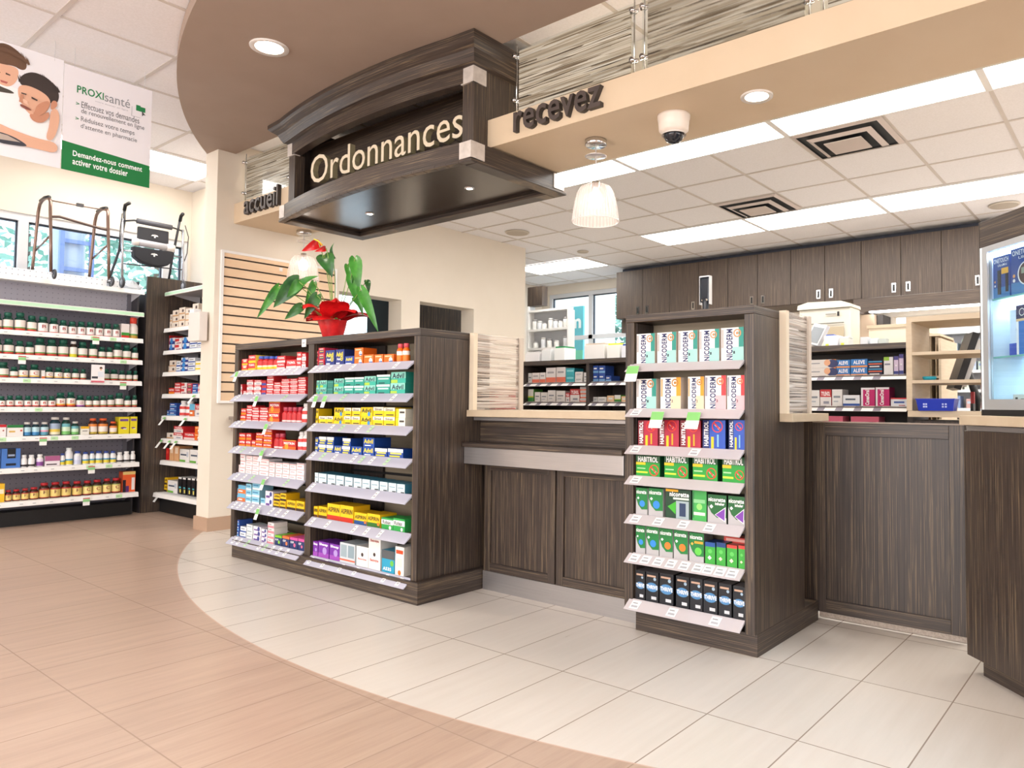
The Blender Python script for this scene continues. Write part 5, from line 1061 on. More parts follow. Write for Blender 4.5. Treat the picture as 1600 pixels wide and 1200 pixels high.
# wide display of two bays
t = empty('display_shelving', (-3.88, 2.67, 0))
DK = noise_mat('dark_wood_inner', [(.3, '#2a2422'), (.7, '#463b36')], (22, 22, .5), rough=.5, detail=4, fac_scale=5)
SLAT = noise_mat('taupe_backboard', [(.3, '#8f806a'), (.7, '#9a8b76')], (1, 1, 20), rough=.6, fac_scale=4)
def L_(b_, name, parent=None, bevel=0):
    o_ = b_.obj(name, parent or t, bevel)
    if parent is None: o_.matrix_parent_inverse = Matrix.Translation(-t.location)
    return o_
for x0, x1 in ((-4.835, -4.79), (-2.985, -2.94)):
    b = MB(); b.box(x0, x1, 2.42, 2.92, .1105, 1.352, WOOD_V); L_(b, 'side_panel', bevel=.0015)
b = MB(); b.box(-4.835, -2.94, 2.42, 2.92, 1.353, 1.392, WOOD_X); L_(b, 'top_board', bevel=.0015)
b = MB(); b.box(-3.962, -3.905, 2.425, 2.89, .1105, 1.352, WOOD_V); L_(b, 'divider')
b = MB(); b.box(-4.77, -2.905, 2.40, 2.93, 0, .11, WOOD_X); L_(b, 'plinth', bevel=.0015)
b = MB(); b.box(-4.79, -2.985, 2.72, 2.735, .137, 1.352, SLAT)
for i in range(9): b.box(-4.79, -2.985, 2.6925, 2.7205, .2 + i * .13, .212 + i * .13, BLACK)
L_(b, 'slotted_back')
b = MB(); b.box(-3.905, -3.895, 2.44, 2.715, .14, 1.35, DK); b.box(-4.79, -4.785, 2.44, 2.715, .14, 1.35, DK); b.box(-3.972, -3.962, 2.44, 2.715, .14, 1.35, DK)
b = MB(); b.box(-3.89, -3.6, 2.703, 2.717, .14, 1.35, DK); L_(b, 'inner_lining')
tgA = {('left', 1): [.03, .14, .23, .45, .61, .7, .78, .88], ('left', 2): [.04, .3], ('left', 3): [.04, .12, .55], ('left', 4): [.05, .3, .6], ('left', 5): [.06, .18, .5], ('left', 6): [.04, .12, .22, .3, .4, .6, .7, .8], ('left', 7): [.05, .13, .45, .62, .72, .82],
       ('right', 1): [.03, .1, .2, .3, .45, .87], ('right', 2): [.03, .58, .85], ('right', 3): [.03, .24, .52], ('right', 4): [.04, .28, .48, .66], ('right', 5): [.04, .7], ('right', 6): [.05, .22, .5, .62, .75], ('right', 7): [.04, .19, .37, .52, .8, .93]}
tgG = {('left', 2): [.75], ('left', 5): [.3, .8], ('left', 4): [.15, .45], ('left', 7): [.25, .52], ('right', 4): [.15, .56, .8], ('right', 2): [.36], ('right', 3): [.35, .64]}
tkA = {('left', 1): [.1], ('left', 2): [.42], ('left', 3): [.57], ('left', 4): [.52], ('left', 5): [.55], ('left', 6): [.48], ('right', 2): [.12, .22]}
for (u, bay, rn), zb, items in ROWS:
    if u != 'A': continue
    x0, x1 = (-4.783, -3.974) if bay == 'left' else (-3.893, -2.987)
    b = MB(); b.box(x0, x1, 2.432, 2.70, zb - .018, zb - .0005, mat('#5d544f', .5)); sh = L_(b, 'shelf')
    r_ = rail(sh, x0 - (.03 if bay == 'left' else 0), x1, zb + .003, 2.376, h=.046)
    xs = [x0 + (x1 - x0) * q for q in tgA.get((bay, rn), [])]
    tags_on(r_, x0, x1, zb + .003, 2.376, xs, .046)
    xs = [x0 + (x1 - x0) * q for q in tgG.get((bay, rn), [])]
    tags_on(r_, x0, x1, zb + .003, 2.376, xs, .046, [TAGG] * len(xs))
    for q in tkA.get((bay, rn), []): talker(r_, x0 + (x1 - x0) * q, zb + .003, 2.376)
tag(t, 'wide dark wood display shelving of two bays holding boxed painkillers', 'shelving')
b = MB(); b.box(-4.02, -3.98, 2.414, 2.4195, 1.34, 1.385, TAG); b.box(-4.012, -3.988, 2.4125, 2.414, 1.36, 1.366, GREY); tag(b.obj('small_notice'), 'tiny white notice on the top edge of the wide display', 'notice')

# slim display
t = empty('display_shelving', (-1.57, 3.1, 0))
b = MB(); b.box(-1.89, -1.845, 2.74, 3.27, .092, 1.378, WOOD_V); L_(b, 'side_panel', bevel=.0015)
b = MB(); b.box(-1.305, -1.262, 2.74, 3.27, .092, 1.378, WOOD_V); L_(b, 'side_panel', bevel=.0015)
b = MB(); b.box(-1.89, -1.262, 2.74, 3.27, 1.379, 1.412, WOOD_X); L_(b, 'top_board', bevel=.0015)
b = MB(); b.box(-1.845, -1.262, 2.765, 3.438, 0, .0915, WOOD_X); L_(b, 'plinth', bevel=.0015)
b = MB(); b.box(-1.845, -1.305, 2.90, 2.92, .092, 1.378, SLAT)
for i in range(9): b.box(-1.845, -1.305, 2.8985, 2.90, .16 + i * .145, .17 + i * .145, BLACK)
L_(b, 'slotted_back')
b = MB(); b.box(-1.845, -1.84, 2.76, 2.898, .095, 1.375, DK); L_(b, 'inner_lining')
tgS = {1: [], 2: [.05], 3: [.05, .6], 4: [.05], 5: [.05, .27, .5, .73], 6: [.04, .15, .27, .39, .51, .63, .72, .82, .92], 7: [.05, .4, .78]}
tkS = {1: [.06], 2: [.3, .63]}
for (u, bay, rn), zb, items in ROWS:
    if u != 'G': continue
    x0, x1 = -1.843, -1.306
    b = MB(); b.box(x0, x1, 2.751, 2.896, zb - .016, zb - .0005, mat('#5d544f', .5)); sh = L_(b, 'shelf')
    r_ = rail(sh, x0 - .02, x1, zb + .002, 2.692, h=.038, m_=mat('#cbc3c5', .35))
    tags_on(r_, x0, x1, zb + .002, 2.692, [x0 + (x1 - x0) * q for q in tgS[rn]], .038, wd=.045)
    for q in tkS.get(rn, []): talker(r_, x0 + (x1 - x0) * q, zb + .002, 2.692, w_=.062, h=.07)
tag(t, 'slim dark wood display shelving holding nicotine patches and gum', 'shelving')

# vitamin wall unit on the left wall
t = empty('wall_shelving', (-7.3, 1.5, 0))
YA, YB = 1.3, 2.73
b = MB(); b.box(-7.44, -7.42, YA, YB, .1, 2.11, PEG_SHADED)  # grey board painted darker, the shade among the shelves in its colour
HM = HOLE
for zz in [x * .0254 * 1.6 for x in range(4, 52)]:
    if zz > 2.1 or zz < .15: continue
    k = 0
    y = 1.55
    while y < YB - .03:
        m_ = HM if zz < 1.78 else mat('#9b98a4', .7)
        b.add([(-7.4195, y - .004, zz - .004), (-7.4195, y + .004, zz - .004), (-7.4195, y + .004, zz + .004), (-7.4195, y - .004, zz + .004)], [(0, 1, 2, 3)], m_)
        y += .041
L_(b, 'pegboard_back')
b = MB(); b.box(-7.4195, -7.4185, YA, YB, 2.0, 2.11, PEGW); b.box(-7.4195, -7.4187, YA, YB, 1.79, 2.0, mat('#aeaab4', .5))
zz = 1.81
while zz < 2.1:
    y = 1.55
    while y < YB - .03:
        b.add([(-7.4182, y - .004, zz - .004), (-7.4182, y + .004, zz - .004), (-7.4182, y + .004, zz + .004), (-7.4182, y - .004, zz + .004)], [(0, 1, 2, 3)], mat('#8d8a94', .7))
        y += .041
    zz += .041
L_(b, 'white_pegboard')
b = MB(); b.box(-7.44, -7.24, YA, YB - .01, 0, .115, BLACK); L_(b, 'kick_base')
b = MB(); b.box(-7.437, -7.40, YB - .03, YB, .115, 2.0, mat('#6d6a72', .5)); L_(b, 'upright')
b = MB(); b.box(-7.46, -7.27, YB, YB + .012, 0, 2.1, mat('#3a373c', .6)); L_(b, 'end_filler')
tgW = {4: 9, 5: 9, 6: 9, 7: 9}
for i, zt in enumerate([2.005, 1.805] + [z_ for (q, b_, r_), z_, it in ROWS if q == 'W']):
    b = MB(); b.box(-7.418, -7.14, YA, YB, zt - .012, zt - .0005, WHITE)
    b.prism([(-7.418, zt - .012), (-7.16, zt - .012), (-7.20, zt - .03), (-7.418, zt - .085)], YB - .004, YB, mat('#cfcdd2', .5), 'y')
    sh = L_(b, 'shelf')
    b = MB(); b.prism([(-7.14, zt + .002), (-7.118, zt - .002), (-7.112, zt - .038), (-7.118, zt - .04), (-7.14, zt - .036)], YA, YB, WHITE, 'y')
    if i == 1: b.box(-7.1165, -7.1125, YA, YB, zt - .034, zt - .006, mat('#bfe6c4', .5))
    r_ = b.obj('price_rail', sh)
    if i >= 2:
        y = 1.6
        while y < YB - .08:
            b = MB(); b.add([(-7.1105, y, zt - .034), (-7.1105, y + .05, zt - .034), (-7.1145, y + .05, zt - .006), (-7.1145, y, zt - .006)], [(0, 1, 2, 3)], mat('#efeeea', .6) if (i * 7 + int(y * 31)) % 5 else TAGG)
            b.add([(-7.1095, y + .008, zt - .022), (-7.1095, y + .03, zt - .022), (-7.1105, y + .03, zt - .018), (-7.1105, y + .008, zt - .018)], [(0, 1, 2, 3)], GREY)
            b.obj('price_tag', r_)
            y += .085 + .03 * ((i * 3 + int(y * 10)) % 3)
for (i, y) in ((2, 2.33), (3, 1.82), (4, 2.55), (6, 1.98), (7, 2.33), (8, 2.3)):
    zt = ([2.005, 1.805] + [z_ for (q, b_, r_), z_, it in ROWS if q == 'W'])[i]
    b = MB(); b.box(-7.103, -7.102, y, y + .05, zt - .075, zt - .012, TAG); b.box(-7.1018, -7.1012, y, y + .05, zt - .045, zt - .022, mat('#8fce86', .6)); b.box(-7.1018, -7.1012, y, y + .05, zt - .02, zt - .012, mat('#c83a34', .6)); L_(b, 'hanging_price_card')
tag(t, 'long white pegboard shelving on the left wall full of vitamin bottles', 'shelving')

# corner shelving between the vitamin wall and the pillar
t = empty('wall_shelving', (-6.7, 3.1, 0))
b = MB(); b.box(-7.27, -7.25, 2.80, 3.29, 0, 2.16, WOOD_V); L_(b, 'end_panel')
b = MB(); b.box(-7.53, -7.271, 2.80, 2.815, 0, 2.0, mat('#3a373c', .6)); L_(b, 'corner_filler')
b = MB(); b.box(-7.25, -6.04, 3.275, 3.29, 0, 2.0, DGREY); L_(b, 'back_panel')
b = MB(); b.box(-7.25, -6.06, 2.96, 3.2, 0, .13, BLACK); L_(b, 'kick_base')
for i, zt in enumerate([2.03] + [z_ for (q, b_, r_), z_, it in ROWS if q == 'U']):
    yf = 2.95 if i < 8 else 2.90
    x0 = -7.245
    b = MB(); b.box(x0, -6.06, yf + .03, 3.27, zt - .012, zt - .0005, mat('#d8d6da', .5)); b.prism([(3.27, zt - .012), (yf + .06, zt - .012), (yf + .1, zt - .028), (3.27, zt - .07)], x0, x0 + .004, mat('#c9c7cc', .5), 'x')
    sh = L_(b, 'shelf')
    b = MB(); b.prism([(yf + .03, zt + .002), (yf + .006, zt - .002), (yf, zt - .038), (yf + .004, zt - .04), (yf + .03, zt - .036)], x0, -6.06, WHITE, 'x')
    if i == 0: b.box(x0, -6.06, yf + .0005, yf + .004, zt - .034, zt - .008, mat('#bfe6c4', .5))
    r_ = b.obj('price_rail', sh)
for (i, x) in ((5, -7.17), (5, -6.75), (6, -7.22), (6, -7.05), (6, -6.92), (8, -7.23), (4, -6.6)):
    zt = ([2.03] + [z_ for (q, b_, r_), z_, it in ROWS if q == 'U'])[i]
    b = MB(); b.add([(x, 2.945, zt - .012), (x + .045, 2.945, zt - .012), (x + .03, 2.90, zt - .085), (x - .015, 2.90, zt - .085)], [(0, 1, 2, 3)], TAG)
    b.add([(x, 2.944, zt - .013), (x + .045, 2.944, zt - .013), (x + .038, 2.922, zt - .05), (x - .008, 2.922, zt - .05)], [(0, 1, 2, 3)], mat('#7dc06a', .6)); L_(b, 'hanging_price_card')
tag(t, 'narrow corner shelving with dark wood end panel beside the pillar', 'shelving')

# low dark shelving in the pharmacy
def low_unit(x0, x1, ztop, decks, divs, label):
    global t
    t = empty('low_shelving', ((x0 + x1) / 2, 4.8, 0))
    b = MB(); b.box(x0, x1, 4.6, 5.0, ztop - .035, ztop, WOOD_X); L_(b, 'top_board')
    for xx in [x0] + divs + [x1 - .03]:
        b = MB(); b.box(xx, xx + .03, 4.61, 5.0, 0, ztop - .036, DK); L_(b, 'upright')
    b = MB(); b.box(x0 + .03, x1 - .03, 4.93, 4.95, 0, ztop - .036, mat('#4d4541', .6)); L_(b, 'back_panel')
    xs = [x0] + divs + [x1 - .03]
    for j in range(len(xs) - 1):
        for zt in decks:
            b = MB(); b.box(xs[j] + .031, xs[j + 1] - .001, 4.625, 4.925, zt - .015, zt - .0005, mat('#5d544f', .5)); sh = L_(b, 'shelf')
            r_ = rail(sh, xs[j] + .031, xs[j + 1] - .001, zt + .002, 4.592, h=.032, m_=WHITE)
            x = xs[j] + .06; k = 0
            while x < xs[j + 1] - .08:
                q = MB(); q.add([(x, 4.590, zt - .028), (x + .045, 4.590, zt - .028), (x + .045, 4.641, zt + .002), (x, 4.641, zt + .002)], [(0, 1, 2, 3)], mat('#8b8590', .5)); q.obj('price_tag', r_)
                x += .115; k += 1
    tag(t, label, 'shelving', 'low dark shelving in the pharmacy')
low_unit(-4.26, -2.3, 1.372, [1.19, 1.03, .86], [-3.56], 'low dark shelving with medicine boxes behind the counter')
low_unit(-1.98, -1.12, 1.392, [1.201, 1.008, .82], [], 'low dark shelving with medicine boxes behind the gate')
for i, x in enumerate((-1.72, -1.5)):
    b = MB(); b.box(x, x + .17, 4.67, 4.8, .82, .945, mat('#e06a84', .5)); b.box(x + .01, x + .16, 4.6695, 4.67, .84, .9, mat('#f2d4da', .5))
    tag(b.obj('medicine_box'), ('left', 'right')[i] + ' pink box on lowest visible shelf behind the gate', 'box')

# ------------------------------------------------------------------ pharmacy background
CAB_Y = 7.95
edges = [-5.64, -5.22, -4.81, -4.40, -4.0, -3.62, -3.215, -2.825, -2.43, -2.03, -1.643, -1.25, -.86]
MID = {1: 'x'}
for i in range(0, len(edges) - 1, 2):
    x0, x1, x2 = edges[i], edges[i + 1], edges[i + 2]
    t = empty('wall_cabinet', (x1, CAB_Y, 2.16))
    b = MB(); b.box(x0 + .001, x2 - .001, CAB_Y + .02, 8.6, 2.16, 2.79, WOOD_CAB); L_(b, 'cabinet_body')
    for j, (a, c_) in enumerate(((x0, x1), (x1, x2))):
        b = MB(); b.box(a + .003, c_ - .003, CAB_Y, CAB_Y + .018, 2.165, 2.785, WOOD_CAB); d_ = L_(b, 'cabinet_door', bevel=.002)
        hx = c_ - .07 if j == 0 else a + .07
        b = MB(); b.box(hx - .022, hx + .022, CAB_Y - .006, CAB_Y, 2.20, 2.30, CHROME); b.box(hx - .010, hx + .010, CAB_Y - .0068, CAB_Y - .006, 2.215, 2.285, BLACK); b.obj('pull_handle', d_)
    lab = ['brown wood wall cabinet, leftmost beside the back window', 'brown wood wall cabinet, second from the back window', 'brown wood wall cabinet, third from the back window', 'brown wood wall cabinet, fourth from back window', 'brown wood wall cabinet above the lit valance, left one', 'brown wood wall cabinet above lit valance, near the glass case'][i // 2]
    tag(t, lab, 'cabinet', 'run of wall cabinets')
b = MB(); b.box(-5.64, -.86, 8.1, 8.62, 2.79, 2.852, mat('#3d4250', .6)); struct(b.obj('trim_3'))
b = MB(); b.box(-5.62, -5.38, 8.05, 8.6, 1.98, 2.155, WOOD_CAB); tag(b.obj('shelf_bracket_box'), 'small brown wood box under the leftmost wall cabinet', 'box')
b = MB(); b.box(-2.5, -.3, 7.9, 7.93, 2.02, 2.155, WOOD_CABX); b.box(-2.5, -2.48, 7.93, 8.6, 2.02, 2.155, WOOD_CAB); tag(b.obj('valance'), 'level brown wood valance above the lit opening', 'valance')
b = MB(); b.box(-2.4, .6, 8.1, 8.2, 2.03, 2.06, mat('#ffffff', .5, emit=10)); tag(b.obj('under_cabinet_light'), 'bright strip light under the brown valance', 'light strip')
b = MB(); b.box(-2.52, -2.38, 8.2, 8.6, 0, 2.02, mat('#b39c85', .6)); b.box(-2.37, -2.31, 8.3, 8.6, 0, 2.02, mat('#3a3430', .6)); tag(b.obj('door_post'), 'brown wooden post left of the bright store room opening', 'post')

# base counter run along the back wall, mostly hidden
b = MB(); b.box(-5.6, -2.56, 8.0, 8.6, 0, .93, WOOD_V); b.box(-5.62, -2.54, 7.97, 8.6, .93, .965, MAPLE); tag(b.obj('back_counter'), 'back counter under the brown wall cabinets', 'counter')

# white store room shelving with bottles and boxes
t = empty('store_shelving', (-.9, 10.0, 0))
for z_ in (1.0, 1.22, 1.45, 1.68, 1.92):
    b = MB(); b.box(-2.3, 1.0, 9.6, 10.0, z_ - .02, z_, WHITE); b.box(-2.3, 1.0, 9.59, 9.6, z_ - .03, z_ + .005, mat('#e8e8ea', .5)); L_(b, 'shelf')
for x in (-2.3, -1.2, -.1, .97):
    b = MB(); b.box(x, x + .03, 9.6, 10.0, 0, 2.15, WHITE); L_(b, 'upright')
b = MB(); b.box(-2.3, 1.0, 10.0, 10.02, 0, 2.15, mat('#dddde2', .6)); L_(b, 'back_panel')
tag(t, 'white store room shelving seen through the opening under the valance', 'shelving')
PAL = ['#e9e6e4', '#d8dde8', '#f0eae0', '#c9d4e4', '#e4d4d8', '#dfe8dc', '#8fa4d0', '#f2f2f2', '#d4a8a4', '#b8c8c0']
k = 0
for si, z_ in enumerate((1.0, 1.22, 1.45, 1.68)):
    x = -2.1; j = 0
    while x < .5:
        w_ = random.uniform(.08, .16); h = random.uniform(.09, .15)
        if any(x - .01 < ux < x + w_ + .01 for ux in (-1.2, -.1, -1.17, -.07)): x += .05; continue
        j += 1
        c1 = random.choice(PAL); b = MB(); b.box(0, w_, 0, .2, 0, h, mat(c1, .5)); b.box(.01, w_ - .01, -.001, 0, h * .5, h * .75, mat(random.choice(PAL[3:9]), .5))
        o = b.obj('stock_box'); o.location = (x, 9.63, z_ + .0006)
        if j <= 18: tag(o, f'pale stock box, {ORD[j]} from left on the {ORD[si+1]} storeroom shelf from bottom', 'box', 'stock boxes in the store room')
        else: bpy.data.objects.remove(o)
        x += w_ + random.uniform(.02, .09)

# white appliance, monitor, small things on the low shelving
t = empty('dispensing_machine', (-1.98, 5.8, 0))
b = MB(); b.prism([(5.6, 0), (5.82, 0), (5.82, 1.765), (5.6, 1.765)], -2.2, -1.79, mat('#dbd5c6', .5), 'x'); L_(b, 'body', bevel=.012)
b = MB(); b.prism([(-2.205, 1.766), (-1.785, 1.766), (-1.79, 1.79), (-1.86, 1.815), (-2.12, 1.822), (-2.2, 1.80)], 5.58, 5.82, mat('#e0dacb', .45), 'y'); L_(b, 'lid')
b = MB(); b.box(-2.17, -1.84, 5.583, 5.588, 1.645, 1.652, mat('#6d6a62', .5)); b.box(-2.0, -1.84, 5.583, 5.588, 1.53, 1.62, mat('#b8a88c', .5)); b.box(-1.89, -1.875, 5.583, 5.588, 1.70, 1.735, BLACK); b.box(-1.98, -1.90, 5.583, 5.588, 1.715, 1.722, mat('#8a867e', .5)); L_(b, 'front_detail')
tag(t, 'large cream white dispensing machine behind the low shelving', 'machine')
t = empty('computer_monitor', (-1.76, 4.78, 1.392), -.35)
b = MB(); b.box(-.04, .04, -.03, .05, 0, .012, mat('#d6d4d2', .5)); b.tube([(0, .02, .01), (0, .03, .05)], .01, mat('#d6d4d2', .5)); b.obj('stand', t)
b = MB()
def rotbox(b, x0, x1, y0, y1, z0, z1, m_, M_):
    n0 = len(b.v); b.box(x0, x1, y0, y1, z0, z1, m_)
    for i in range(n0, len(b.v)): b.v[i] = tuple(M_ @ Vector(b.v[i]))
MM = Matrix.Translation((0, 0, .095)) @ Matrix.Rotation(math.radians(-22), 4, 'X') @ Matrix.Rotation(math.radians(14), 4, 'Y')
rotbox(b, -.06, .06, 0, .03, -.075, .075, mat('#c9c7c8', .4), MM); b.obj('casing', t)
b = MB(); rotbox(b, -.048, .048, -.002, 0, -.06, .05, mat('#70767c', .3), MM); b.obj('screen', t)
tag(t, 'tilted grey screen with pale frame on the low shelving', 'monitor')
for (nm, x0, x1, y0, h, c_, top, lb) in (('label_printer', -1.67, -1.58, 4.68, .07, '#efedf2', '#2a56b4', 'small white printer with blue top beside the tilted screen'),
                                   ('tape_dispenser', -1.565, -1.51, 4.66, .05, '#dfe2de', '#dfe2de', 'small pale dispenser right of the white printer')):
    b = MB(); b.box(x0, x1, y0, y0 + .1, 1.393, 1.393 + h, mat(c_, .5)); b.box(x0 + .01, x0 + .06, y0 + .01, y0 + .08, 1.393 + h, 1.393 + h + .008, mat(top, .5)); b.box(x0 + .01, x0 + .03, y0 - .001, y0, 1.395, 1.41, mat('#d8e04a', .5))
    tag(b.obj(nm, bevel=.004), lb, 'office equipment')
for j, (x, c1, h) in enumerate(((-1.44, '#dcdfe4', .05), (-1.38, '#e8ecf0', .04), (-1.33, '#cfd8d4', .035))):
    b = MB(); b.box(x, x + .045, 4.68, 4.74, 1.393, 1.393 + h, mat(c1, .5)); tag(b.obj('jar'), f'tiny pale pot on low shelving behind gate, {ORD[j+1]} from left', 'pot', 'tiny pots on the low shelving')

# open beige pigeonhole shelves right of the low shelving
t = empty('pigeonhole_shelf', (-.7, 4.6, 0))
b = MB(); b.box(-1.10, -.2, 4.42, 4.85, .95, .985, MAPLE); L_(b, 'base_board', bevel=.002)
b = MB(); b.box(-1.105, -1.075, 4.42, 4.85, .986, 1.49, MAPLE); L_(b, 'side')
b = MB(); b.box(-.23, -.2, 4.42, 4.85, .986, 1.49, MAPLE); L_(b, 'side')
for z_ in (1.14, 1.30): b = MB(); b.box(-1.074, -.231, 4.42, 4.85, z_, z_ + .018, MAPLE); L_(b, 'shelf')
b = MB(); b.box(-1.105, -.2, 4.42, 4.85, 1.49, 1.52, MAPLE); L_(b, 'top_board')
tag(t, 'open pale wood pigeonhole shelves right of the low dark shelving', 'shelving')
b = MB(); b.box(-1.09, -.2, 4.48, 4.84, .0, .93, DK); tag(b.obj('base_cabinet'), 'dark cabinet under the pale pigeonhole shelves', 'cabinet')
# second divided unit farther behind
t = empty('divided_shelf', (-.95, 5.3, 0))
b = MB(); b.box(-1.22, -1.20, 5.2, 5.7, 0, 1.52, MAPLE); L_(b, 'side')
b = MB(); b.box(-1.10, -1.085, 5.2, 5.7, 0, 1.46, MAPLE); L_(b, 'side')
b = MB(); b.box(-1.2, -1.101, 5.68, 5.7, .9, 1.48, MAPLE); L_(b, 'back')
for x in (-1.172, -1.14): b = MB(); b.box(x, x + .006, 5.3, 5.68, .9, 1.48, MAPLE); L_(b, 'divider')
for z_ in (.9, 1.2, 1.48): b = MB(); b.box(-1.2, -1.101, 5.25, 5.68, z_, z_ + .015, MAPLE); L_(b, 'shelf')
tag(t, 'pale divided shelf unit seen through the pigeonhole shelves', 'shelving')
b = MB(); b.box(-1.75, -1.26, 5.9, 6.0, .9, 1.62, noise_mat('beige_board', [(.3, '#e6d6bf'), (.7, '#ecdfca')], (1, 1, 1), rough=.6, fac_scale=3)); b.box(-1.76, -1.25, 5.88, 6.0, 1.62, 1.645, MAPLE); tag(b.obj('partition_screen'), 'beige half height screen behind the low shelving near pigeonholes', 'screen')
# blue basket
t = empty('storage_basket', (-.95, 4.45, .986))
BLU = mat('#1d35b0', .4)
b = MB()
v = []
for (hx, hy, z_) in ((.088, .05, 0), (.098, .06, .062), (.102, .064, .062), (.102, .064, .068), (.094, .056, .068), (.084, .046, .006)):
    v += [(-hx, -hy, z_), (hx, -hy, z_), (hx, hy, z_), (-hx, hy, z_)]
fs = [(0, 3, 2, 1)] + [(r_ * 4 + i, r_ * 4 + (i + 1) % 4, r_ * 4 + 4 + (i + 1) % 4, r_ * 4 + 4 + i) for r_ in range(5) for i in range(4)] + [(20, 21, 22, 23)]
b.add(v, fs, BLU); b.obj('tub', t)
b = MB()
for x in (-.062, -.05, .035, .05):
    for z_ in (.018, .032): b.box(x, x + .009, -.058, -.0545, z_, z_ + .009, mat('#b9c4ee', .5))
b.obj('slots', t)
tag(t, 'royal blue plastic basket on the pigeonhole shelf', 'basket')
b = MB(); b.lathe([(.03, 0), (.038, .015), (.036, .022)], mat('#1f9ab0', .4), (-1.0, 4.5, 1.1585)); tag(b.obj('small_dish'), 'small teal dish on the middle pigeonhole shelf', 'dish')
# computer monitor (seen from behind) and paperwork behind the pigeonholes
t = empty('computer_monitor', (-.93, 5.05, .93), .4)
MM = Matrix.Translation((0, 0, .36)) @ Matrix.Rotation(math.radians(18), 4, 'Y')
b = MB(); rotbox(b, -.02, .02, -.11, .11, -.18, .18, mat('#1b1c20', .4), MM); b.obj('casing', t)
b = MB(); rotbox(b, .021, .05, -.09, .09, -.15, .15, mat('#c9c7c6', .4), MM); b.obj('back_cover', t)
b = MB(); b.tube([(.03, 0, .3), (.08, 0, .12), (.07, 0, .01)], .022, BLACK); b.box(-.02, .14, -.07, .07, 0, .012, BLACK); b.obj('stand', t)
tag(t, 'black tilted computer monitor behind the pigeonhole shelves', 'monitor')
b = MB(); b.box(-1.08, .6, 4.87, 5.18, .90, .928, MAPLE); tag(b.obj('desk'), 'pale work desk behind the pigeonhole shelves', 'desk')
b = MB(); b.box(-.86, -.845, 4.88, 4.95, .93, 1.03, BLACK); b.box(-.862, -.843, 4.9, 4.93, 1.03, 1.10, mat('#b0282c', .5)); tag(b.obj('desk_stapler'), 'red and black stapler standing on the desk', 'stapler')
random.seed(3)
for j in range(5):
    b = MB(); a = random.uniform(-.5, .5)
    M_ = Matrix.Translation((-.80 + j * .06, 4.955 + .01 * (j % 2), .94 + .014 * j)) @ Matrix.Rotation(a, 4, 'Z') @ Matrix.Rotation(random.uniform(-.12, .12), 4, 'Y')
    rotbox(b, -.08, .08, -.05, .05, 0, .003, mat(('#d8d8dc', '#3a3c44', '#c4c6cc', '#2c2e36', '#e4e4e6')[j], .35), M_)
    tag(b.obj('paper_bag'), f'loose {("pale grey", "charcoal", "silver", "black", "white")[j]} paper bag on the desk behind pigeonholes', 'paper')

# back left: white pharmacy shelf near the window and dark boxes
t = empty('white_bottle_shelf', (-6.5, 7.7, 0))
b = MB(); b.box(-6.93, -6.90, 7.6, 7.74, 0, 2.39, WHITE); L_(b, 'side')
b = MB(); b.box(-6.20, -6.18, 7.6, 7.74, 0, 2.30, WHITE); L_(b, 'side')
b = MB(); b.box(-6.9, -6.20, 7.725, 7.74, .9, 2.34, mat('#c9c9cc', .6)); L_(b, 'back')
for z_ in (1.55, 1.77, 2.03, 2.30): b = MB(); b.box(-6.9, -6.201, 7.6, 7.725, z_, z_ + .03, WHITE); L_(b, 'shelf')
tag(t, 'white shelf unit of medicine jars beside the back pharmacy window', 'shelving')
k = 0
for z_, xs in ((2.06, (-6.82, -6.73, -6.64, -6.53, -6.44, -6.35, -6.26)), (1.80, (-6.8, -6.66, -6.55, -6.42, -6.26))):
    for j, x in enumerate(xs):
        h = .09 + .05 * ((j * 5 + int(z_ * 10)) % 3) / 2
        b = MB(); b.lathe([(.035, 0), (.037, .004), (.037, h * .75), (.03, h * .82)], mat(('#f0eeea', '#e4e6ea', '#f2f0ec')[j % 3], .4), n=14)
        o = b.obj('medicine_jar'); o.location = (x, 7.65, z_ + .0005)
        MB().lathe([(.032, h * .82), (.032, h)], mat('#e9e7e4', .4) if j % 2 else mat('#a8a4a4', .4), n=14).obj('jar_lid', o)
        tag(o, f'white medicine jar, {ORD[j+1]} from left, {"upper" if z_ > 2 else "lower"} shelf of white unit', 'jar', 'jars on the white unit')
b = MB(); b.box(-6.93, -6.66, 7.61, 7.73, 2.391, 2.66, WOOD_V); tag(b.obj('wall_cabinet'), 'dark wood cabinet standing on the white jar shelf', 'cabinet')
b = MB(); b.box(-6.1, -4.7, 6.5, 6.9, 0, 1.50, mat('#e0d4c0', .6)); b.box(-6.95, -5.3, 6.45, 6.9, 1.50, 1.53, MAPLE); tag(b.obj('back_desk'), 'pale desk ledge below the white jar shelf', 'desk')
for j, (x, w_, h, c_, cc) in enumerate(((-5.05, .16, .075, '#eceaea', '#d8d6d4'), (-4.86, .10, .10, '#e6e8e8', '#d8d6d4'), (-4.72, .11, .11, '#eef0ee', '#1d8a50'), (-4.4, .2, .12, '#ece8e4', '#c8b8a8'), (-4.17, .12, .11, '#f0eee8', '#d8e03a'), (-4.03, .24, .1, '#e8eaf0', '#2c4a9c'))):
    x += .75
    b = MB(); b.box(x, x + w_, 4.7, 4.85, 1.373, 1.373 + h, mat(c_, .5)); b.box(x + .005, x + w_ - .005, 4.71, 4.84, 1.373 + h, 1.373 + h + .014, mat(cc, .5))
    tag(b.obj('supply_box'), f'pale supply box on the low shelving by back window, {ORD[j+1]} from left', 'box', 'supply boxes on the low shelving')

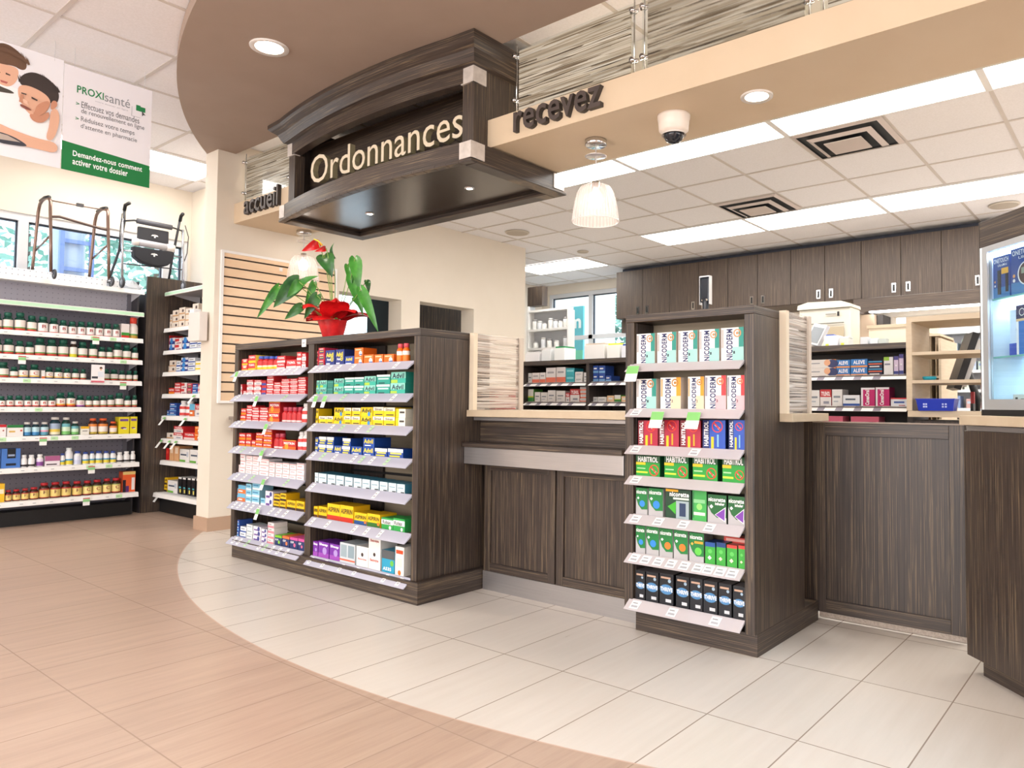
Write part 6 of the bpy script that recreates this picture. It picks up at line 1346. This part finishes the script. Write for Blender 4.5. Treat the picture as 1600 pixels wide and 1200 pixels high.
# consultation side seen through the service openings
b = MB(); b.box(-7.1, -6.75, 5.35, 6.3, 0, 2.5, noise_mat('tall_cabinet_wood', WSTOPS, (22, 22, .5), rough=.4, detail=4, fac_scale=5)); tag(b.obj('tall_cabinet'), 'tall dark wood cabinet seen through the right service opening', 'cabinet')
t = empty('file_rack', (-6.7, 4.85, 0))
b = MB(); b.box(-7.0, -6.6, 5.0, 5.02, 0, 2.2, BLACK); b.box(-7.0, -6.6, 5.3, 5.32, 0, 2.2, BLACK); b.box(-7.0, -6.98, 5.02, 5.3, 0, 2.2, BLACK); L_(b, 'case')
for z_ in (1.45, 1.66, 1.86): b = MB(); b.box(-6.97, -6.6, 5.02, 5.3, z_, z_ + .015, mat('#c8ccd4', .4)); L_(b, 'shelf')
for j in range(6): b = MB(); b.box(-6.7, -6.61, 5.06 + j * .038, 5.066 + j * .038, 1.47, 1.6, mat('#d8dce4', .4)); L_(b, 'divider')
tag(t, 'black file rack with pale dividers behind the left service opening', 'rack')

# scanner on pole behind the slim display, card terminal on counter
t = empty('customer_display', (-1.80, 3.33, .973))
b = MB(); b.lathe([(.05, 0), (.05, .01), (.02, .02)], BLACK); b.lathe([(.017, .02), (.017, .56), (.02, .58)], mat('#23272e', .3)); b.obj('pole', t)
b = MB(); b.box(-.026, .026, -.012, .012, .56, .69, mat('#1c2530', .15)); b.obj('head', t, .008)
b = MB(); b.box(-.029, -.0265, -.014, .014, .55, .697, ALU); b.box(.0265, .029, -.014, .014, .55, .697, ALU); b.box(-.0265, .0265, -.014, .014, .6905, .697, ALU); b.box(-.016, .016, -.0135, -.0125, .568, .575, mat('#e8d4b8', .4)); b.obj('bezel', t)
tag(t, 'black display head on a pole behind the slim display', 'pole display')
t = empty('card_terminal', (-2.02, 3.12, .973))
MM = Matrix.Translation((.0, 0, .15)) @ Matrix.Rotation(math.radians(28), 4, 'Y') @ Matrix.Rotation(math.radians(-25), 4, 'X')
b = MB(); b.tube([(0, .02, 0), (0, .02, .1)], .012, BLACK); b.lathe([(.04, 0), (.04, .008)], BLACK); b.obj('stand', t)
b = MB(); rotbox(b, -.04, .04, -.01, .02, -.06, .06, mat('#15161c', .35), MM); b.obj('body', t)
b = MB(); rotbox(b, -.03, .03, -.0115, -.0105, .01, .045, mat('#2a3f6a', .2), MM); b.obj('screen', t)
tag(t, 'black card terminal tilted on the counter beside the slim display', 'card terminal')

for j, (y, z0, z1, c_, nm) in enumerate(((2.99, .975, 1.07, '#c02428', 'red'), (3.0, 1.0725, 1.10, '#d04a2c', 'orange'))):
    b = MB(); b.box(-3.28, -2.965, y, y + .17, z0 + (.0 if j else 0), z1, mat(c_, .5)); b.box(-3.275, -2.97, y + .004, y + .166, z1, z1 + .002, mat('#f0ece6', .6)); 
    o_ = b.obj('document_folder'); tag(o_, f'{nm} document folder lying behind the left privacy screen', 'folder')
b = MB(); b.box(-3.35, -2.94, 2.945, 3.42, .937, .973, COUNTERTOP); b.box(-3.33, -2.96, 2.96, 3.4, 0, .936, WOOD_V); tag(b.obj('counter_return'), 'beige topped counter return behind the wide display and privacy screen', 'counter')

# ------------------------------------------------------------------ partition wall fittings
t = empty('slat_wall', (-5.83, 3.17, 1.6))
PEACH = noise_mat('peach_slatwall', [(.3, '#ecc9a4'), (.7, '#f1d3b1')], (1, 1, 6), rough=.55, fac_scale=4)
b = MB(); b.box(-5.829, -5.815, 2.80, 3.80, 1.02, 2.20, PEACH); L_(b, 'board')
b = MB()
for i in range(15): b.box(-5.8152, -5.8140, 2.80, 3.80, 1.085 + i * .0765, 1.0975 + i * .0765, mat('#3a2a1e', .8))
L_(b, 'grooves')
b = MB(); b.box(-5.829, -5.806, 2.78, 2.80, 1.0, 2.22, WHITE); b.box(-5.829, -5.806, 2.80, 3.80, 2.20, 2.22, WHITE); b.box(-5.829, -5.806, 2.80, 3.80, 1.0, 1.02, WHITE); b.box(-5.829, -5.806, 3.80, 3.82, 1.0, 2.22, WHITE); L_(b, 'frame')
tag(t, 'peach slat wall panel in a white frame beside the pillar', 'slat wall')
b = MB(); b.box(-5.814, -5.808, 3.27, 3.295, 2.12, 2.15, WHITE); tag(b.obj('small_notice'), 'tiny white ticket near the top of the slat wall', 'notice')
t = empty('wall_bin', (-5.80, 2.95, .83))
b = MB(); b.box(-5.829, -5.75, 2.9, 3.05, .78, .87, mat('#a79c93', .5)); L_(b, 'bin_body')
b = MB(); b.box(-5.829, -5.74, 2.88, 3.06, .871, .895, mat('#8d837b', .5)); L_(b, 'bin_rim')
tag(t, 'small grey wall bin between the pillar and wide display', 'bin')
b = MB(); b.box(-6.08, -5.89, 2.66, 2.722, 1.49, 1.72, mat('#e2d9d2', .5)); b.box(-6.16, -6.085, 2.70, 2.76, 1.53, 1.76, mat('#e8e8ea', .5)); tag(b.obj('wall_box', bevel=.003), 'plain white box fixed on the pillar face', 'box')
b = MB()
for y, z_ in ((2.98, 1.75), (2.97, 1.25)): pass

# ------------------------------------------------------------------ walking frames on the vitamin wall
BRZ = mat('#80695e', .3, .8); SIL = mat('#b9bcc4', .25, .9)
t = empty('walking_frame', (-7.2, 2.2, 2.0))
yl, yr = 2.0, 2.42
def arch(y, m_):
    pts = [(-7.47, y - .02, 2.0), (-7.45, y - .01, 2.25), (-7.42, y, 2.6)]
    for i in range(7):
        a = PI - PI * i / 6; pts.append((-7.26 + math.cos(a) * .14, y, 2.64 + math.sin(a) * .055))
    pts += [(-7.12, y, 2.6), (-7.10, y + .005, 2.35), (-7.075, y + .008, 2.06)]
    return pts
for y in (yl, yr):
    b = MB(); b.tube(arch(y, BRZ), .0125, BRZ, 12); L_(b, 'side_frame')
    b = MB(); b.tube([(-7.36, y, 2.69), (-7.26, y, 2.70), (-7.16, y, 2.69)], .016, BLACK, 10); L_(b, 'hand_grip')
    b = MB(); b.tube([(-7.45, y, 2.28), (-7.1, y, 2.36)], .008, BRZ, 8); L_(b, 'cross_brace')
    b = MB(); b.tube([(-7.075, y + .008, 2.09), (-7.07, y + .02, 2.045)], .008, SIL, 8); b.tube([(-7.068, y - .0, 2.045), (-7.068, y + .04, 2.045)], .006, SIL, 8); L_(b, 'wheel_fork')
    b = MB(); 
    ring = [(-7.068 + math.cos(a) * .033, y + .03, 2.045 + math.sin(a) * .033) for a in [2 * PI * i / 20 for i in range(20)]]
    b.tube(ring, .009, DGREY, 8, closed=True); b.tube([(-7.068, y + .025, 2.045), (-7.068, y + .035, 2.045)], .025, mat('#6d7078', .4), 12); L_(b, 'wheel')
    b = MB(); b.tube([(-7.475, y - .02, 2.0), (-7.472, y - .02, 2.03)], .018, BLACK, 10); L_(b, 'rubber_foot')
b = MB(); b.tube([(-7.14, yl, 2.66), (-7.14, yr, 2.665)], .0055, BRZ, 8); b.box(-7.155, -7.125, 2.19, 2.24, 2.655, 2.68, mat('#3c3a3c', .4)); L_(b, 'folding_bar')
b = MB(); b.tube([(-7.12, yl, 2.52), (-7.10, yl + .06, 2.53), (-7.10, yr - .06, 2.49), (-7.115, yr, 2.49)], .011, mat('#5a4a44', .35, .4), 10); L_(b, 'front_bar')
tag(t, 'bronze folding walking frame on top of the vitamin shelving', 'walking frame')

t = empty('rollator', (-7.2, 2.8, 2.0))
ya, yb = 2.54, 3.05
for i, y in enumerate((ya, yb)):
    s_ = -1 if i == 0 else 1
    b = MB(); b.tube([(-7.10, y, 2.05 + i * .035), (-7.13, y, 2.45), (-7.14, y, 2.62)], .011, SIL, 10); L_(b, 'front_leg')
    b = MB(); b.tube([(-7.45, y - s_ * .0, 2.05), (-7.28, y - s_ * .03, 2.35), (-7.18, y - s_ * .03, 2.6), (-7.16, y - s_ * .02, 2.72)], .011, DGREY, 10); L_(b, 'rear_leg')
    b = MB(); b.tube([(-7.16, y - s_ * .02, 2.7), (-7.14, y - s_ * .02, 2.745), (-7.08, y - s_ * .03, 2.755)], .015, BLACK, 10); L_(b, 'hand_grip')
    b = MB(); b.tube([(-7.12, y + s_ * .01, 2.66), (-7.09, y + s_ * .03, 2.55), (-7.11, y + s_ * .03, 2.4), (-7.12, y + s_ * .005, 2.3)], .004, BLACK, 8); L_(b, 'brake_cable')
    for (xx, zz, r_) in ((-7.10, 2.05 + i * .035, .038), (-7.40, 2.05, .038)):
        b = MB(); ring = [(xx + math.cos(a) * r_, y, zz + math.sin(a) * r_) for a in [2 * PI * q / 20 for q in range(20)]]
        b.tube(ring, .011, DGREY, 8, closed=True); b.tube([(xx, y - .01, zz), (xx, y + .01, zz)], .024, mat('#9aa0aa', .4), 12); L_(b, 'wheel')
b = MB(); b.tube([(-7.13, ya, 2.34), (-7.13, yb, 2.36)], .008, SIL, 8); b.tube([(-7.12, ya, 2.22), (-7.12, yb, 2.24)], .006, DGREY, 8); L_(b, 'cross_bar')
b = MB(); b.tube([(-7.15, ya, 2.60), (-7.1, ya + .08, 2.615), (-7.09, yb - .1, 2.61), (-7.15, yb, 2.61)], .008, BLACK, 8); b.tube([(-7.095, ya + .1, 2.615), (-7.088, yb - .12, 2.61)], .024, mat('#4a4a50', .6), 12); L_(b, 'padded_back_bar')
b = MB(); b.box(-7.12, -7.09, ya + .11, yb - .14, 2.45, 2.57, mat('#2b2b2f', .8)); L_(b, 'backrest_bag', bevel=.01)
b = MB(); b.tube([(-7.10, ya + .085, 2.425), (-7.10, yb - .11, 2.42)], .032, mat('#aaa8ac', .6), 14); L_(b, 'padded_seat')
b = MB(); b.tube([(-7.10, yb - .16, 2.42), (-7.10, yb - .09, 2.42)], .034, mat('#d6d0cc', .5), 14); L_(b, 'seat_end_cap')
b = MB(); b.tube([(-7.10, ya + .075, 2.425), (-7.10, ya + .115, 2.425)], .034, mat('#d6d0cc', .5), 14); L_(b, 'seat_end_cap')
b = MB(); pts = [(ya + .075, 2.385), (yb - .09, 2.385), (yb - .1, 2.30), (yb - .15, 2.25), ((ya + yb) / 2 + .03, 2.232), ((ya + yb) / 2 - .03, 2.235), (ya + .14, 2.25), (ya + .085, 2.29)]
b.prism(pts, -7.16, -7.08, mat('#1f2026', .8), 'x'); L_(b, 'storage_bag', bevel=.012)
b = MB()
for z_ in (2.50, 2.33):
    y_ = (ya + yb) / 2 - .01
    b.quad((-7.0785, y_ - .03, z_), (-7.0785, y_ + .03, z_), (-7.0785, y_ + .02, z_ + .012), (-7.0785, y_ - .02, z_ + .012), WHITE)
    b.quad((-7.0785, y_ - .006, z_ - .015), (-7.0785, y_ + .006, z_ - .015), (-7.0785, y_ + .008, z_ + .015), (-7.0785, y_ - .008, z_ + .015), WHITE)
L_(b, 'white_emblem')
tag(t, 'four wheeled rollator with black bags on the shelf corner', 'rollator')
b = MB()
random.seed(5)
v = []; n = 14
for j in range(6):
    for i in range(n):
        a = 2 * PI * i / n; r_ = (.07, .085, .08, .06, .035, .01)[j] * random.uniform(.8, 1.15)
        v.append((-7.22 + math.cos(a) * r_ * .8, 2.66 + math.sin(a) * r_, 2.006 + j * .018))
b.add(v, [(j * n + i, j * n + (i + 1) % n, (j + 1) * n + (i + 1) % n, (j + 1) * n + i) for j in range(5) for i in range(n)], mat('#dfe3ea', .2, alpha=.75))
tag(b.obj('plastic_bag'), 'crumpled clear plastic bag under the rollator', 'bag')

# ------------------------------------------------------------------ potted anthurium
RV = Vector((.79, .613, 0)); UV_ = Vector((0, 0, 1)); NV_ = Vector((.613, -.79, 0))
O_ = Vector((-4.02, 2.62, 1.393))
def PP(px_, py_, d=0): return O_ + RV * ((px_ - 514) * .00396) + UV_ * ((519 - py_) * .00396) + NV_ * d
t = empty('potted_anthurium', O_)
def LP(b, nm): 
    o_ = b.obj(nm, t); o_.matrix_parent_inverse = Matrix.Translation(-t.location); return o_
REDF = noise_mat('red_foil', [(.3, '#b80f16'), (.7, '#e01f22')], (1, 1, 1), rough=.32, fac_scale=20, bump=.6)
b = MB(); n = 28
v = []
for j, (r_, z_) in enumerate(((.055, 0), (.062, .03), (.072, .07), (.083, .11), (.088, .125))):
    for i in range(n):
        a = 2 * PI * i / n; q = r_ * (1 + .05 * math.sin(a * 7 + j)); v.append((O_.x + q * math.cos(a), O_.y + q * math.sin(a), O_.z + z_))
b.add(v, [(j * n + i, j * n + (i + 1) % n, (j + 1) * n + (i + 1) % n, (j + 1) * n + i) for j in range(4) for i in range(n)] + [tuple(range(n))[::-1]], REDF, True); LP(b, 'foil_wrapped_pot')
b = MB(); b.disc((O_.x, O_.y, O_.z + .115), .08, mat('#3a2a20', .9), (1, 0, 0), (0, 1, 0)); LP(b, 'soil')
b = MB(); random.seed(11)
NP = 9
for k in range(NP):
    a = 2 * PI * k / NP + .2; ra = Vector((math.cos(a), math.sin(a), 0)); ta = Vector((-ra.y, ra.x, 0))
    base = O_ + Vector((0, 0, .105)); L1 = random.uniform(.15, .20); lift = random.uniform(.0, .12)
    rows_ = []
    for j in range(6):
        u_ = j / 5; wd = .055 * math.sin(PI * min(1, u_ * .75 + .22)) * 1.5 + .006
        c_ = base + ra * (.05 + L1 * u_ * (1 - .15 * u_)) + Vector((0, 0, .02 + lift * math.sin(u_ * 1.9) + (.02 - .03 * u_)))
        rows_.append([c_ + ta * wd * q + Vector((0, 0, -.02 * q * q + .008 * math.sin(q * 6 + k))) for q in (-1, -.5, 0, .5, 1)])
    v = [p for r_ in rows_ for p in r_]
    b.add(v, [(j * 5 + i, j * 5 + i + 1, j * 5 + 6 + i, j * 5 + 5 + i) for j in range(5) for i in range(4)], REDF, True)
LP(b, 'foil_frill')
LG = noise_mat('anthurium_leaf', [(.3, '#2f6a2a'), (.7, '#4f9a3a')], (2, 2, 2), rough=.35, fac_scale=9)
LD = noise_mat('anthurium_leaf_dark', [(.3, '#1d4a24'), (.7, '#35702e')], (2, 2, 2), rough=.35, fac_scale=9)
STM = mat('#7a9a4a', .5)
def leaf(base, tip, wpx, d0, d1, m_, nm='leaf', heart=True, turn=.25, bend=.02):
    P0 = PP(*base, d0); P1 = PP(*tip, d1); ax = (P1 - P0); L1 = ax.length; ax.normalize()
    side = ax.cross(NV_).normalized(); nrm = side.cross(ax).normalized()
    side = (side * math.cos(turn) + nrm * math.sin(turn)).normalized(); nrm = side.cross(ax).normalized()
    W2 = wpx * .00396 / 2
    ws = [(-.12, .45), (-.03, .8), (.1, 1.), (.28, .98), (.5, .78), (.7, .52), (.87, .25), (1., .0)] if heart else [(0, .1), (.15, .7), (.35, 1.), (.6, .85), (.85, .4), (1., .0)]
    v = []
    for (u_, w_) in ws:
        c_ = P0 + ax * (u_ * L1) + nrm * (-bend * 4 * (u_ - .4) ** 2)
        for q in (-1, -.55, 0, .55, 1):
            notch = .1 * L1 if (u_ < -.1 and q == 0) else 0
            v.append(c_ + side * (W2 * w_ * q) + nrm * (abs(q) * W2 * w_ * .35) + ax * notch)
    b = MB(); b.add(v, [(j * 5 + i, j * 5 + i + 1, j * 5 + 6 + i, j * 5 + 5 + i) for j in range(len(ws) - 1) for i in range(4)], m_, True)
    LP(b, nm)
    return P0
def stem(P0, sx, d=.0):
    S = PP(sx, 492, 0); mid = (S + P0) / 2 + Vector((0, 0, .03)) + (P0 - S).cross(NV_) * .08
    b = MB(); pts = []
    for i in range(9):
        q = i / 8; pts.append(S * (1 - q) ** 2 + mid * (2 * q * (1 - q)) + P0 * q ** 2)
    b.tube(pts, .0028, STM, 6); LP(b, 'stem')
for (ba, ti, w_, d0, d1, m_, tu) in (((429, 436), (401, 487), 14, .02, .06, LG, .4), ((463, 426), (428, 470), 27, .05, .08, LD, .3), ((466, 436), (493, 417), 16, .06, .08, LG, .5),
        ((472, 467), (448, 489), 15, .08, .1, LD, .3), ((486, 429), (475, 468), 12, .03, .05, LG, .5), ((494, 450), (476, 487), 17, .06, .07, LD, .4), ((468, 430), (452, 455), 16, .08, .1, LG, .5),
        ((500, 384), (516, 418), 27, .02, .06, LD, .3), ((510, 386), (508, 364), 9, -.02, .0, LD, .6), ((550, 390), (560, 441), 20, .04, .07, LG, .3), ((536, 398), (546, 436), 12, .0, .05, LG, .4),
        ((543, 418), (566, 479), 18, .02, .06, LG, .3), ((563, 440), (594, 506), 17, .07, .12, LG, .25), ((563, 420), (568, 441), 10, -.05, -.03, LD, .4), ((545, 448), (560, 470), 14, -.04, -.03, LG, .5), ((520, 470), (545, 468), 9, -.05, -.08, LD, .4)):
    P0 = leaf(ba, ti, w_, d0, d1, m_, turn=tu); stem(P0, 514 + (ba[0] - 514) * .12)
RS = mat('#c8181c', .25)
for (ba, ti, w_) in (((492, 366), (469, 381), 15), ((504, 374), (491, 381), 9)):
    P0 = leaf(ba, ti, w_, .03, .06, RS, 'red_spathe', turn=.4, bend=.03); stem(P0, 512)
b = MB(); b.tube([PP(486, 361, .05), PP(493, 364, .05), PP(500, 371, .05)], [.003, .005, .005], mat('#e8b82c', .5), 8); LP(b, 'yellow_spadix')
tag(t, 'anthurium with red flower in red foil pot on the wide display', 'potted plant')

# ------------------------------------------------------------------ hanging banner
t = empty('hanging_banner', (-5.0, 1.45, 2.98))
XB = -5.0
bx_ = lambda b, y0, y1, z0, z1, x, m_: b.box(x - .002, x, y0, y1, z0, z1, m_)
WB = mat('#ece8ec', .5); TXT = mat('#6f7074', .6); GRN = mat('#0f7a3c', .5); GRN2 = mat('#1a8048', .5)
b = MB(); bx_(b, 1.449, 1.925, 2.36, 2.985, XB, WB)
b.add([(XB + .0006, 1.449, 2.36), (XB + .0006, 1.925, 2.36), (XB + .0006, 1.925, 2.50), (XB + .0006, 1.449, 2.53)], [(0, 1, 2, 3)], GRN)
T = lambda s_, y0, z0, y1, z1, m_, bo=0: b.text(s_, (XB + .0014, 0, 0), (0, 1, 0), (0, 0, 1), y0, z0, y1, z1, m_, bold=bo)
T('PROXI', 1.515, 2.835, 1.655, 2.88, GRN2, .015); T('sant\u00e9', 1.66, 2.832, 1.80, 2.885, mat('#8d8f94', .6))
T('votre dossier en ligne', 1.61, 2.808, 1.79, 2.82, mat('#b4b4ba', .6))
b.box(XB + .0006, XB + .0012, 1.835, 1.888, 2.832, 2.862, GRN2); b.box(XB + .0006, XB + .0012, 1.835, 1.86, 2.862, 2.868, GRN2)
b.add([(XB + .0016, 1.868, 2.84), (XB + .0016, 1.89, 2.815), (XB + .0016, 1.878, 2.815), (XB + .0016, 1.87, 2.805)], [(0, 1, 2, 3)], mat('#4a4c50', .5))
b.box(XB + .0005, XB + .001, 1.81, 1.812, 2.79, 2.85, mat('#a0a0a6', .5)); b.box(XB + .0005, XB + .001, 1.81, 1.86, 2.79, 2.792, mat('#a0a0a6', .5))
T('>', 1.512, 2.762, 1.53, 2.778, GRN2, .02); T('Effectuez vos demandes', 1.54, 2.752, 1.855, 2.79, TXT); T('de renouvellement en ligne', 1.54, 2.712, 1.885, 2.748, TXT)
T('>', 1.512, 2.672, 1.53, 2.688, GRN2, .02); T('R\u00e9duisez votre temps', 1.54, 2.662, 1.83, 2.70, TXT); T("d'attente en pharmacie", 1.54, 2.622, 1.845, 2.658, TXT)
T('Demandez-nous comment', 1.505, 2.452, 1.88, 2.485, mat('#ffffff', .5), .02); T('activer votre dossier', 1.505, 2.402, 1.80, 2.44, mat('#ffffff', .5), .02)
L_(b, 'text_panel')
# printed photo of a father and son: flat shapes on the sheet
b = MB(); bx_(b, .93, 1.445, 2.36, 3.0, XB, mat('#eeecf0', .5))
LAY = [0]
def shp(pts_, c_):
    for _ in range(2 if len(pts_) > 4 else 0):
        q_ = []
        for i in range(len(pts_)):
            (xa, ya_), (xb, yb_) = pts_[i], pts_[(i + 1) % len(pts_)]
            q_ += [(xa * .75 + xb * .25, ya_ * .75 + yb_ * .25), (xa * .25 + xb * .75, ya_ * .25 + yb_ * .75)]
        pts_ = q_
    LAY[0] += 1; x = XB + .0003 + LAY[0] * .00012
    b.add([(x, 1.144 + q[0] * .003, 2.9875 - q[1] * .00332) for q in pts_], [tuple(range(len(pts_)))], mat(c_, .55))
# coordinates: px from image left edge at y=1.144, down from the top edge
def unslant(l): return [(x, y - x * .22) for x, y in l]
SK, SK2, HR, HR2, SHW = '#e2b094', '#c98d70', '#3a2f2c', '#6a4c38', '#f6f4f4'
shp(unslant([(-60, 60), (20, 70), (60, 95), (75, 120), (90, 140), (95, 168), (60, 172), (-60, 165)]), SHW)           # shirts
shp(unslant([(-12, 8), (0, 0), (14, 2), (28, 12), (40, 24), (42, 40), (34, 44), (20, 36), (-12, 38)]), HR2)         # boy hair
shp(unslant([(-12, 34), (4, 36), (22, 38), (30, 44), (28, 62), (18, 74), (4, 72), (-12, 60)]), SK)                   # boy face
shp(unslant([(-6, 48), (2, 50), (2, 52), (-6, 50)]), '#4a3830'); shp(unslant([(10, 50), (17, 53), (17, 55), (10, 53)]), '#4a3830')
shp(unslant([(2, 63), (14, 66), (12, 69), (4, 67)]), '#b8605a')
shp(unslant([(-12, 66), (2, 74), (20, 80), (26, 86), (-12, 82)]), '#4a443c')
shp(unslant([(30, 60), (36, 50), (50, 44), (66, 48), (82, 58), (92, 72), (95, 86), (90, 98), (78, 96), (70, 82), (50, 72), (34, 70)]), HR)  # man hair
shp(unslant([(30, 70), (42, 68), (60, 74), (76, 84), (82, 96), (76, 112), (66, 122), (54, 122), (42, 112), (34, 98), (29, 84)]), SK)       # man face
random.seed(2)
for i in range(26):      # short strands along both hairlines
    q = i / 25; x_ = 30 + 62 * q; y_ = 58 - 16 * math.sin(q * 2.2) + 26 * q * q
    shp(unslant([(x_, y_ + 6), (x_ - 2, y_ - 3 - random.uniform(0, 3)), (x_ + 4, y_ + 5)]), HR)
for i in range(22):
    q = i / 21; x_ = -10 + 52 * q; y_ = 8 + 20 * q * q
    shp(unslant([(x_, y_ + 6), (x_ - 1, y_ - 5 - random.uniform(0, 4)), (x_ + 4, y_ + 5)]), HR2)
shp(unslant([(60, 100), (76, 92), (80, 98), (74, 112), (62, 122), (52, 122), (56, 112)]), SK2)   # jaw
shp(unslant([(36, 92), (44, 96), (46, 104), (38, 100)]), '#ecc0a6')
shp(unslant([(82, 92), (90, 92), (92, 100), (86, 108), (80, 108)]), SK2)                                                 # ear
shp(unslant([(34, 82), (42, 84), (42, 86), (34, 84)]), HR); shp(unslant([(50, 88), (60, 93), (59, 95), (50, 91)]), HR)
shp(unslant([(33, 85), (38, 86), (36, 100), (31, 98)]), SK2)                                                              # nose
shp(unslant([(32, 101), (44, 106), (52, 112), (46, 112), (34, 107)]), '#8a5044')                                          # moustache and mouth
shp(unslant([(46, 116), (66, 122), (78, 110), (80, 122), (68, 134), (52, 130)]), SK2)                                      # neck
shp(unslant([(80, 110), (90, 104), (97, 120), (92, 150), (84, 164), (74, 160), (80, 136)]), SK)                            # arm over shoulder
shp(unslant([(-4, 134), (20, 146), (60, 160), (94, 166), (94, 186), (60, 178), (30, 172), (6, 160), (-8, 150)]), SK)     # forearm
shp(unslant([(-10, 148), (20, 156), (44, 170), (46, 176), (-10, 168)]), '#3a3a44')                                       # laptop
shp(unslant([(-10, 150), (16, 157), (36, 168), (-10, 162)]), '#b9a89c')
L_(b, 'photo_panel')
b = MB()
for y in (1.0, 1.4, 1.5, 1.88): b.tube([(XB - .001, y, 2.98), (XB - .001, y, 3.1)], .0012, mat('#c8c8cc', .3), 6)
L_(b, 'hanging_line')
tag(t, 'hanging two part banner with family photo and green French text', 'banner')

# ------------------------------------------------------------------ meter boxes in the glass case (its own 45 degree frame)
CB = case_origin.location; 
def in_case(b, name, x, y, z_, label, rot=0):
    o_ = b.obj(name); o_.location = (CB.x + math.cos(A45) * x - math.sin(A45) * y, CB.y + math.sin(A45) * x + math.cos(A45) * y, CB.z + z_); o_.rotation_euler = (0, 0, A45 + rot)
    return tag(o_, label, 'box', 'boxes in the glass case')
def meter_box(w_, h, d, title, mini, shape):
    b = MB(); P = lambda c_: mat(c_, .35)
    b.box(0, w_, 0, d, 0, h, P('#2a4c94')); b.quad((0, -.0004, 0), (w_, -.0004, 0), (w_, -.0004, h * .25), (0, -.0004, h * .25), P('#3a7cb8'))
    b.text(title, (0, -.0008, 0), (1, 0, 0), (0, 0, 1), w_ * .06, h * .84, w_ * .94, h * .95, P('#f0f2f6'), bold=.01)
    b.text(mini, (0, -.0008, 0), (1, 0, 0), (0, 0, 1), w_ * .3, h * .75, w_ * .85, h * .81, P('#f0f2f6'), bold=.01)
    if shape == 'strip':
        b.box(w_ * .3, w_ * .48, -.003, 0, h * .08, h * .66, P('#23252c')); b.box(w_ * .78, w_ * .92, -.003, 0, h * .12, h * .55, P('#1c1e26')); b.box(w_ * .52, w_ * .92, -.0012, 0, h * .56, h * .7, P('#e8b04a'))
    else:
        b.disc((w_ * .6, -.001, h * .42), w_ * .34, P('#e8eaee'), n=24, ry=h * .26); b.disc((w_ * .6, -.0016, h * .42), w_ * .29, P('#4a3034'), n=24, ry=h * .235); b.box(w_ * .42, w_ * .8, -.003, -.0017, h * .42, h * .55, P('#8f9a8a'))
    b.disc((w_ * .12, -.001, h * .4), w_ * .05, P('#e0a060'), n=10); b.disc((w_ * .12, -.001, h * .3), w_ * .05, P('#e8e8e8'), n=10)
    return b
in_case(meter_box(.088, .155, .06, 'ONETOUCH', 'UltraMini', 'strip'), 'glucose_meter_box', .098, .06, .437, 'blue glucose meter box on top glass shelf, left one')
in_case(meter_box(.13, .165, .06, 'ONETOUCH', 'Ultra2', 'meter'), 'glucose_meter_box', .20, .055, .437, 'blue glucose meter box on top glass shelf, with round meter picture')
in_case(meter_box(.13, .165, .06, 'ONETOUCH', 'Verio', 'meter'), 'glucose_meter_box', .345, .06, .437, 'blue glucose meter box on top glass shelf, third from left')
b = MB(); b.box(0, .14, 0, .08, 0, .05, mat('#3f55b4', .4)); b.box(.002, .138, .002, .078, .0505, .175, mat('#d9e2f0', .4)); b.disc((.08, .0005, .1), .045, mat('#8fa0c8', .4), n=18, ry=.02)
in_case(b, 'monitor_box', .10, .12, .220, 'pale blue and white boxed monitor on middle glass shelf')
b = MB(); b.box(0, .11, 0, .06, 0, .175, mat('#f0f0f4', .4)); b.box(.012, .11, -.0006, 0, .0, .12, mat('#3a78c8', .4)); b.box(.0, .11, -.0006, 0, .125, .175, mat('#1f2a5c', .4)); b.box(.0, .11, -.0008, 0, .118, .127, mat('#e8c89c', .4)); b.ring((.03, -.0012, .15), .011, .014, WHITE)
in_case(b, 'glucose_meter_box', .222, .055, .220, 'navy and blue meter box on middle glass shelf, right of monitor')
b = MB(); b.box(0, .13, 0, .06, 0, .09, mat('#2b2f6c', .4)); b.box(.01, .07, -.0006, 0, .06, .11, mat('#7fb45a', .4)); in_case(b, 'meter_case', .15, .14, .023, 'dark violet meter case with green tag, case floor')
b = MB(); b.box(0, .07, 0, .03, 0, .055, mat('#d8dad4', .4)); b.box(.012, .024, -.0006, 0, .005, .045, mat('#4a4f4a', .4)); b.box(.04, .055, -.0006, 0, .005, .04, mat('#6a706a', .4)); in_case(b, 'test_strip_box', .18, .07, .023, 'small pale test strip box on the case floor')
